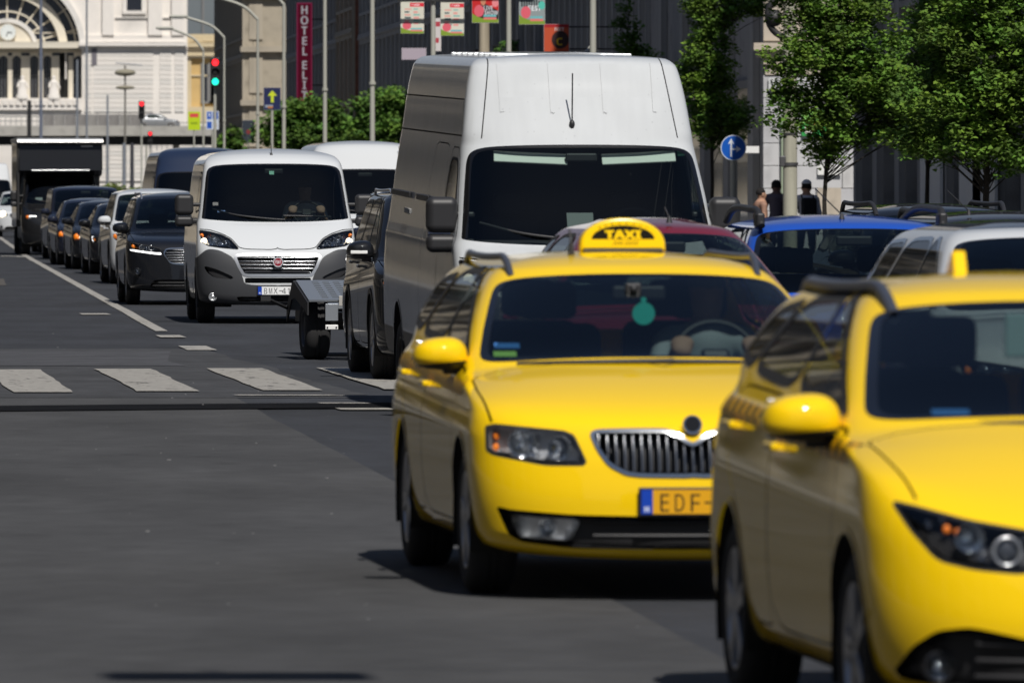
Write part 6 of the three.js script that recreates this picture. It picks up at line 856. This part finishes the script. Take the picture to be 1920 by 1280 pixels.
{ // the vertical hotel sign: a light box
  const D = 402, hm = std(0xffffff, 0.6, 0, { map: canvasTex(120, 760, (c, w, h) => { c.fillStyle = '#7a1530'; c.fillRect(0, 0, w, h); c.strokeStyle = '#c8386a'; c.lineWidth = 8; c.strokeRect(4, 4, w - 8, h - 8); c.fillStyle = '#f6eef0'; c.font = 'bold 92px sans-serif'; c.textAlign = 'center'; [...'HOTEL'].forEach((q, i) => c.fillText(q, w / 2, 88 + i * 80)); [...'ELIT'].forEach((q, i) => c.fillText(q, w / 2, 516 + i * 78)); }) }), g = (hm.emissiveMap = hm.map, hm.emissive.set(0xffffff), hm.emissiveIntensity = 0.28, board('hotel_sign', 'tall vertical red HOTEL ELIT sign on the dark facade', 557, 586, 4, 190, D, hm, 'sign', undefined, false)); part('wall_arm', [boxAB(0.3, 1.3, 1.5, 1.56, -0.03, 0), boxAB(0.3, 1.3, -1.6, -1.54, -0.03, 0)], M.darkSteel, g);
}
board('lamp_notice', 'narrow pale notice strip strapped behind the banner pole', 816, 828, 34, 96, 207, std(0xffffff, 0.6, 0, { map: canvasTex(40, 200, (c, w, h) => { c.fillStyle = '#cfc9c8'; c.fillRect(0, 0, w, h); c.fillStyle = '#b23a48'; c.fillRect(6, 20, 28, 30); c.fillRect(6, 120, 20, 30); }) }), 'sign', undefined, false);
board('shop_sign', 'pale lilac shop sign behind the corner of the tall van', 754, 800, 90, 112, 262, std(lin(0.42, 0.36, 0.42), 0.6), 'sign', undefined, false);
// traffic signs
{ const c = at(1376, 277, 178), g = thing('road_sign', 'round blue sign with straight-on and right-turn arrows', 'road sign', [c.x, 0.12, c.z]); part('post', cyl(0.06, 0.06, c.y - 0.1, 12), poleMat, g); part('plate', new THREE.CylinderGeometry(0.268, 0.268, 0.012, 40).rotateX(Math.PI / 2).translate(0, c.y - 0.12, 0.075), std(lin(0.5, 0.5, 0.5), 0.5), g); part('face', new THREE.CircleGeometry(0.265, 40).translate(0, c.y - 0.12, 0.083), std(0xffffff, 0.4, 0, { map: canvasTex(256, 256, (x) => { x.fillStyle = '#cfd8e4'; x.fillRect(0, 0, 256, 256); x.fillStyle = '#0c57b8'; x.beginPath(); x.arc(128, 128, 120, 0, 7); x.fill(); x.fillStyle = '#dfe3e8'; x.fillRect(96, 78, 18, 142); x.beginPath(); x.moveTo(105, 32); x.lineTo(72, 92); x.lineTo(105, 78); x.lineTo(138, 92); x.fill(); x.fillRect(110, 132, 60, 18); x.beginPath(); x.moveTo(206, 141); x.lineTo(152, 106); x.lineTo(166, 141); x.lineTo(152, 176); x.fill(); }) }), g); }
board('road_sign', 'dark blue direction sign with a yellow upward arrow', 495, 527, 164, 206, 312, std(0xffffff, 0.5, 0, { map: canvasTex(128, 168, (c, w, h) => { c.fillStyle = '#1b2450'; c.fillRect(0, 0, w, h); c.fillStyle = '#c9d62c'; c.fillRect(54, 50, 22, 62); c.beginPath(); c.moveTo(65, 20); c.lineTo(28, 62); c.lineTo(102, 62); c.fill(); c.fillStyle = '#8a94a4'; c.fillRect(10, 130, 60, 22); c.fillStyle = '#b8763a'; c.fillRect(30, 142, 40, 14); }) }), 'road sign', undefined, false, 0.05);
board('road_sign', 'bright yellow-green sign board left of the signal pole', 353, 376, 209, 244, 360, std(0xffffff, 0.5, 0, { map: canvasTex(96, 140, (c, w, h) => { c.fillStyle = '#b9d216'; c.fillRect(0, 0, w, h); c.fillStyle = '#d84a4a'; c.fillRect(14, 14, 68, 30); c.fillStyle = '#8aa40e'; c.fillRect(20, 80, 56, 16); }) }), 'road sign', undefined, false, 0.04);
board('road_sign', 'blue and white information sign right of the signal pole', 387, 411, 208, 243, 361, std(0xffffff, 0.5, 0, { map: canvasTex(96, 140, (c, w, h) => { c.fillStyle = '#c9d2de'; c.fillRect(0, 0, w, h); c.fillStyle = '#1f55b4'; c.fillRect(6, 6, 34, 56); c.fillRect(50, 6, 40, 56); c.fillRect(6, 80, 36, 52); c.fillStyle = '#c9d2de'; c.fillRect(18, 16, 12, 24); c.fillRect(62, 16, 12, 24); c.fillStyle = '#8a4a4a'; c.fillRect(56, 96, 24, 30); }) }), 'road sign', undefined, false, 0.04);
board('road_sign', 'small dark sign with a red mark under the lamp posts', 455, 478, 225, 268, 420, std(0xffffff, 0.6, 0, { map: canvasTex(64, 110, (c, w, h) => { c.fillStyle = '#2c3440'; c.fillRect(0, 0, w, h); c.fillStyle = '#7a2a2c'; c.beginPath(); c.arc(32, 56, 12, 0, 7); c.fill(); }) }), 'road sign', undefined, false, 0.04);
const signalRed = glow(lin(0.8, 0.02, 0.02), lin(1, 0.02, 0.03), 2.4), signalGreen = glow(lin(0.02, 0.7, 0.45), lin(0.02, 1, 0.62), 1.8), signalOff = std(lin(0.02, 0.02, 0.02), 0.3);
function signal(label, px, py0, py1, D, lit, post = true) {
  const a = at(px, py1, D), b = at(px, py0, D), h = b.y - a.y, w = h / 3.0, g = thing('traffic_light', label, 'traffic light', [a.x, 0.0, a.z], 0);
  part('housing', rbox(w, h, w * 0.7, w * 0.15, 0, (a.y + b.y) / 2, 0), M.blackPlastic, g);
  lit.forEach((m, i) => { const y = b.y - h * (i + 0.5) / 3; const L = part('lens', ball(w * 0.36, 0, y, w * 0.34, 1, 1, 0.3, 18), m, g); part('hood', new THREE.CylinderGeometry(w * 0.42, w * 0.42, w * 0.4, 18, 1, true, -1.9, 3.8).rotateX(Math.PI / 2).rotateZ(Math.PI).translate(0, y, w * 0.5), M.blackPlastic, L); });
  if (post) part('post', [bar([0, 0, -w * 0.5], [0, a.y + h, -w * 0.5], Math.max(0.05, w * 0.16)), box(0.08, 0.06, w * 0.4, 0, a.y + h * 0.8, -w * 0.4)], poleMat, g); return g;
}
signal('traffic light showing both red and green in front of the ochre wing', 404, 108, 162, 340, [signalRed, signalOff, signalGreen]);
signal('black traffic light with red lamp above the overpass', 266, 189, 223, 620, [signalRed, signalOff, signalOff]);
signal('small low red traffic light against the overpass edge', 282, 246, 272, 600, [signalRed, signalOff, signalOff]);
// dark masts in front of the station, and the sign cluster
function mast(label, px, py0, D, r, mat = poleGrey, more) { const g = thing('mast', label, 'mast', [tx(px, D), 0, -D], 0); part('pole', cyl(r, r * 0.8, EYE + (VY - py0) * D / FOCAL, 10), mat, g); if (more) more(g, EYE + (VY - py0) * D / FOCAL); return g; }
mast('thin dark mast crossing the pale station tower', 163, -40, 640, 0.09); mast('grey mast in front of the arched station window', 77, -30, 700, 0.15, std(lin(0.13, 0.15, 0.20), 0.6));
mast('short grey mast by the arcade corner', 145, 112, 760, 0.12); mast('low post on the overpass left of the lamp cluster', 202, 178, 800, 0.12);
mast('mast with round ornate lamp discs before the station wall', 235, 122, 800, 0.11, std(lin(0.16, 0.15, 0.13), 0.7), (g, h) => { part('lamp_disc', [ball(1, 0, h - 0.7, 0, 1.0, 0.34, 0.6), ball(1, 0, h - 2.1, 0, 0.9, 0.2, 0.5)], std(lin(0.24, 0.22, 0.16), 0.7), g); part('cross_arm', bar([-0.9, h + 0.2, 0], [1.6, h, 0], 0.05), poleGrey, g); });
mast('slim post under the overpass beside the lorry', 201, 268, 560, 0.08, poleGrey, (g, h) => { part('base_box', ball(0.28, -0.05, 0.95, 0, 1, 2.4, 1), M.darkSteel, g); }); mast('grey post under the overpass with a red disc', 233, 268, 560, 0.14, poleGrey, (g, h) => { part('red_disc', new THREE.CylinderGeometry(0.3, 0.3, 0.05, 20).rotateX(Math.PI / 2).translate(0.1, 1.1, 0.2), std(lin(0.25, 0.1, 0.1), 0.6), g); }); mast('dark post under the overpass, right of the red disc', 248, 268, 562, 0.16, std(lin(0.05, 0.05, 0.06), 0.7)); mast('pale lattice mast beside the dark minibus', 275, 272, 330, 0.05, poleMat, (g, h) => { for (let i = 0; i < 4; i++) part('lattice_bar', bar([0.0, h * 0.4 + i * 0.3, 0], [0.85, h * 0.4 + i * 0.3, 0], 0.012, 5), poleGrey, g); for (let i = 1; i < 5; i++) part('lattice_bar', bar([i * 0.2, h * 0.35, 0], [i * 0.2, h, 0], 0.012, 5), poleGrey, g); });
mast('dark box mast before the station plinth', 55, 188, 840, 0.25, M.darkSteel);

// ------------------------------------------------------------------ people
// joints [x,y,z,r]; bones join them; one smooth surface meshed on a grid, coloured by what each place wears
function figure(name, bones, colourAt, lo, hi, res, parent) {
  const size = [0, 1, 2].map((i) => hi[i] - lo[i]), mc = new MarchingCubes(res, new THREE.MeshStandardMaterial(), false, false, 200000), f = mc.field, h = res / 2;
  for (let k = 0; k < res; k++) for (let j = 0; j < res; j++) for (let i = 0; i < res; i++) {
    const p = [lo[0] + ((i - h) / h + 1) / 2 * size[0], lo[1] + ((j - h) / h + 1) / 2 * size[1], lo[2] + ((k - h) / h + 1) / 2 * size[2]]; let s = 0;
    for (const [a, b] of bones) { const dx = b[0] - a[0], dy = b[1] - a[1], dz = b[2] - a[2], t = clamp(((p[0] - a[0]) * dx + (p[1] - a[1]) * dy + (p[2] - a[2]) * dz) / (dx * dx + dy * dy + dz * dz + 1e-9), 0, 1), d = Math.hypot(p[0] - a[0] - dx * t, p[1] - a[1] - dy * t, p[2] - a[2] - dz * t) - lerp(a[3], b[3], t); s += Math.exp(-d * 55); }
    f[i + j * res + k * res * res] = Math.log(Math.max(s, 1e-30)) / 55;
  }
  mc.isolation = 0; mc.update(); const n = mc.count, P0 = mc.positionArray, N0 = mc.normalArray, pos = new Float32Array(n * 3), nor = new Float32Array(n * 3), col = new Float32Array(n * 3);
  for (let v = 0; v < n; v++) { for (let c = 0; c < 3; c++) { pos[v * 3 + c] = lo[c] + (P0[v * 3 + c] + 1) / 2 * size[c]; } const q = colourAt(pos[v * 3], pos[v * 3 + 1], pos[v * 3 + 2]); col.set(q, v * 3); nor[v * 3] = N0[v * 3]; nor[v * 3 + 1] = N0[v * 3 + 1]; nor[v * 3 + 2] = N0[v * 3 + 2]; }
  const g = new THREE.BufferGeometry(); g.setAttribute('position', new THREE.BufferAttribute(pos, 3)); g.setAttribute('color', new THREE.BufferAttribute(col, 3)); g.computeVertexNormals();
  return part(name, g, std(lin(1, 1, 1), 0.75, 0, { vertexColors: true }), parent);
}
const SK = [0.42, 0.24, 0.16];
function walker(label, x, d, turn, H, { skin = SK, top, legs, hair, sleeve = 0.62, hat, pack }) {
  const g = thing('person', label, 'person', [x, 0.12, -d], turn, 'pedestrians by the pale wall'), k = H / 1.75, J = (x, y, z, r) => [x * k, y * k, z * k, r * k];
  const B = [[J(0, 0.95, 0, 0.14), J(0, 1.2, 0.01, 0.13)], [J(0, 1.2, 0.01, 0.13), J(0, 1.38, 0, 0.14)], [J(-0.15, 1.40, -0.01, 0.075), J(0.15, 1.40, -0.01, 0.075)], [J(0, 1.42, 0, 0.06), J(0, 1.54, 0.015, 0.055)], [J(0, 1.60, 0.02, 0.075), J(0, 1.67, 0.005, 0.088)], [J(0, 1.57, 0.05, 0.045), J(0, 1.60, 0.06, 0.05)], [J(0, 1.615, 0.09, 0.014), J(0, 1.60, 0.105, 0.016)]];
  for (const s of [-1, 1]) { const w = s * 0.10; B.push([J(s * 0.20, 1.38, -0.01, 0.06), J(s * 0.25, 1.12, -0.02 + w * 0.3, 0.045)], [J(s * 0.25, 1.12, -0.02 + w * 0.3, 0.042), J(s * 0.25, 0.88, 0.07 + w * 0.5, 0.03)], [J(s * 0.25, 0.86, 0.075 + w * 0.5, 0.03), J(s * 0.245, 0.79, 0.09 + w * 0.5, 0.034)], [J(s * 0.09, 0.92, 0, 0.10), J(s * 0.095, 0.50, 0.03 + w * 0.9, 0.066)], [J(s * 0.095, 0.50, 0.03 + w * 0.9, 0.062), J(s * 0.10, 0.09, -0.02 + w * 1.5, 0.042)], [J(s * 0.10, 0.05, -0.04 + w * 1.5, 0.04), J(s * 0.105, 0.04, 0.13 + w * 1.5, 0.036)], [J(s * 0.085, 1.625, 0.01, 0.02), J(s * 0.088, 1.60, 0.005, 0.016)]);
    for (let q = 0; q < 4; q++) B.push([J(s * 0.245, 0.78, 0.07 + q * 0.017 + w * 0.5, 0.010), J(s * 0.238, 0.70 - (q === 1 || q === 2 ? 0.012 : 0), 0.085 + q * 0.014 + w * 0.5, 0.008)]); B.push([J(s * 0.235, 0.82, 0.115 + w * 0.5, 0.011), J(s * 0.225, 0.76, 0.145 + w * 0.5, 0.009)]); }
  figure('body', B, (px, py, pz) => { const y = py / k; if (y > 1.47) return (y > 1.66 || (y > 1.6 && pz / k < -0.01)) ? hair : (y > 1.625 && y < 1.64 && pz / k > 0.08 && Math.abs(Math.abs(px / k) - 0.035) < 0.012) ? [0.02, 0.02, 0.02] : skin; if (y < 0.07) return [0.03, 0.03, 0.03]; if (Math.abs(px / k) > 0.2 && y < lerp(0.75, 1.35, 1 - sleeve)) return skin; return y < 0.95 ? legs : top; }, [-0.42 * k, -0.02, -0.42 * k], [0.42 * k, 1.82 * k, 0.42 * k], 90, g);
  part('hair', new THREE.SphereGeometry(0.102 * k, 18, 12, 0, 6.3, 0, 1.75).rotateX(-0.35).translate(0, 1.665 * k, -0.004 * k), std(lin(...hair), 0.9), g);
  if (hat) part('cap', [new THREE.SphereGeometry(0.108 * k, 18, 10, 0, 6.3, 0, 1.35).translate(0, 1.682 * k, 0), rbox(0.15 * k, 0.015, 0.10 * k, 0.006, 0, 1.70 * k, 0.13 * k)], std(lin(...hat), 0.8), g);
  if (pack) { part('backpack', rbox(0.31 * k, 0.44 * k, 0.16 * k, 0.06, 0, 1.20 * k, -0.20 * k, 3), std(lin(...pack), 0.85), g); for (const s of [-1, 1]) part('strap', tube([[s * 0.11 * k, 1.36 * k, -0.16 * k], [s * 0.12 * k, 1.475 * k, -0.02 * k], [s * 0.12 * k, 1.36 * k, 0.13 * k], [s * 0.13 * k, 1.1 * k, 0.14 * k]], 0.018 * k, 16, 6), std(lin(...pack), 0.85), g); }
  return g;
}
walker('person in pale shirt and white cap, back turned, with a black backpack', tx(1514, 170), 170, Math.PI * 1.04, 1.74, { top: [0.66, 0.66, 0.72], legs: [0.05, 0.05, 0.07], hair: [0.02, 0.015, 0.012], hat: [0.62, 0.62, 0.64], pack: [0.008, 0.009, 0.012], sleeve: 0.95 });
walker('person in a dark mauve top standing left of the thick lamp post', tx(1457, 176), 176, Math.PI * 0.9, 1.76, { top: [0.10, 0.085, 0.115], legs: [0.02, 0.02, 0.03], hair: [0.01, 0.008, 0.008], skin: [0.16, 0.09, 0.07], sleeve: 0.3 });
walker('shorter dark-haired person half hidden by the blue car, beside the post', tx(1428, 166), 166, 1.9, 1.60, { top: [0.30, 0.17, 0.12], legs: [0.03, 0.03, 0.05], hair: [0.01, 0.008, 0.008], sleeve: 0.2 });
// someone at the wheel, hands on the rim
function driver(label, find, [ox, oy, oz], k, shirt, hair) {
  const v = scene.children.find((o) => o.userData.label?.includes(find)), g = thing('person', label, 'person', V3(ox, oy, oz).applyAxisAngle(V3(0, 1, 0), v.rotation.y).add(v.position), v.rotation.y), X = 0.44, B = []; g.scale.setScalar(k);
  const J = (x, y, z, r) => [X + x, y, z, r];
  B.push([J(0, 0.98, -1.86, 0.15), J(0, 1.28, -1.90, 0.14)], [J(0, 1.28, -1.90, 0.14), J(0, 1.46, -1.88, 0.13)], [J(-0.16, 1.48, -1.88, 0.075), J(0.16, 1.48, -1.88, 0.075)], [J(0, 1.50, -1.88, 0.06), J(0, 1.62, -1.85, 0.055)], [J(0, 1.68, -1.84, 0.078), J(0, 1.75, -1.86, 0.09)], [J(0, 1.65, -1.80, 0.045), J(0, 1.68, -1.79, 0.05)], [J(0, 1.695, -1.765, 0.014), J(0, 1.68, -1.75, 0.016)]);
  for (const s of [-1, 1]) { B.push([J(s * 0.21, 1.46, -1.87, 0.06), J(s * 0.29, 1.24, -1.70, 0.048)], [J(s * 0.29, 1.24, -1.70, 0.045), J(s * 0.19, 1.42, -1.48, 0.032)], [J(s * 0.19, 1.42, -1.47, 0.032), J(s * 0.185, 1.45, -1.42, 0.036)], [J(s * 0.10, 0.96, -1.82, 0.10), J(s * 0.14, 1.0, -1.42, 0.075)], [J(s * 0.14, 1.0, -1.42, 0.07), J(s * 0.14, 0.58, -1.25, 0.05)], [J(s * 0.14, 0.52, -1.25, 0.045), J(s * 0.14, 0.48, -1.08, 0.04)]); for (let q = 0; q < 4; q++) B.push([J(s * 0.185 + (q - 1.5) * 0.018, 1.47, -1.41, 0.010), J(s * 0.185 + (q - 1.5) * 0.018, 1.44 - q * 0.004, -1.375, 0.009)]); B.push([J(s * 0.155, 1.45, -1.43, 0.011), J(s * 0.14, 1.475, -1.40, 0.009)]); }
  figure('body', B, (x, y, z) => y > 1.57 ? (y > 1.74 || z < -1.89 ? hair : [0.4, 0.24, 0.17]) : (z > -1.62 && y > 1.2 ? [0.4, 0.24, 0.17] : y < 1.02 ? [0.03, 0.035, 0.06] : shirt), [0.0, 0.42, -2.1], [0.9, 1.9, -1.0], 90, g);
  part('hair', new THREE.SphereGeometry(0.103, 18, 12, 0, 6.3, 0, 1.6).rotateX(-0.35).translate(X, 1.748, -1.865), std(lin(...hair), 0.9), g);
}
driver('driver in a pale shirt behind the wheel of the white van', 'plate BMX', [0, 0, 0], 1, [0.5, 0.52, 0.54], [0.02, 0.015, 0.012]);
driver('driver dimly seen at the wheel of the taxi with the TAXI sign', 'half-round TAXI', [-0.047, -0.237, -0.60], 0.88, [0.30, 0.34, 0.36], [0.10, 0.09, 0.08]);
driver('driver dimly seen at the wheel of the closest yellow taxi', 'swept-back', [-0.057, -0.237, -0.60], 0.88, [0.12, 0.14, 0.2], [0.02, 0.015, 0.012]);

{ // added, unseen lamp shape on a wire, placed only to cast the foreground shadow
  const g = thing('added_shadow_caster', 'added unseen lamp shape on a wire over the lanes, put there to cast the shadow at the bottom', 'lamp', [0, 0, -24.6]);
  part('lamp_head', rbox(0.95, 0.16, 0.45, 0.06, 2.5, 7.5, 0), M.greyPlastic, g); part('span_wire', bar([-10, 8.1, 0], [13.4, 8.1, 0], 0.008, 6), M.darkSteel, g); part('hanger', bar([2.5, 7.55, 0], [2.5, 8.1, 0], 0.012, 6), M.darkSteel, g);
  for (const x of [-10, 13.4]) part('post', cyl(0.11, 0.08, 8.3, 14, x, 0.1, 0), poleMat, g);
}
{ // pale shop displays in the shaded front
  const b = scene.children.find((o) => o.userData.label?.startsWith('dark shop front')); for (const [px, w, y0, y1] of [[1757, 0.5, 1.2, 2.45], [1832, 0.5, 1.2, 2.7], [1858, 0.45, 1.2, 2.6]]) { const d = 20.3 * FOCAL / (px - VX); part('display_board', boxAB(-0.22, -0.16, y0, y1, -(d - 118) - 1.6, -(d - 118) + 1.6), M.white, b); }
}

{ // grit and scraps on the asphalt
  const r = rng(404), l = []; for (let i = 0; i < 110; i++) { const d = 26 + 110 * r() * r() + 20 * r(), x = -1 + r() * (2.4 + d * 0.05), s = 0.003 + 0.007 * r() * r(); l.push(box(s * 2, s * 0.5, s * (1 + r()), 0, 0, 0).rotateY(r() * 3).translate(x, 0.017 + s * 0.2, -d)); }
  lone('road_grit', l, std(lin(0.28, 0.28, 0.28), 0.9), 'pale grit and scraps scattered over the asphalt', 'grit', null, 'stuff');
}
renderer.render(scene, camera);
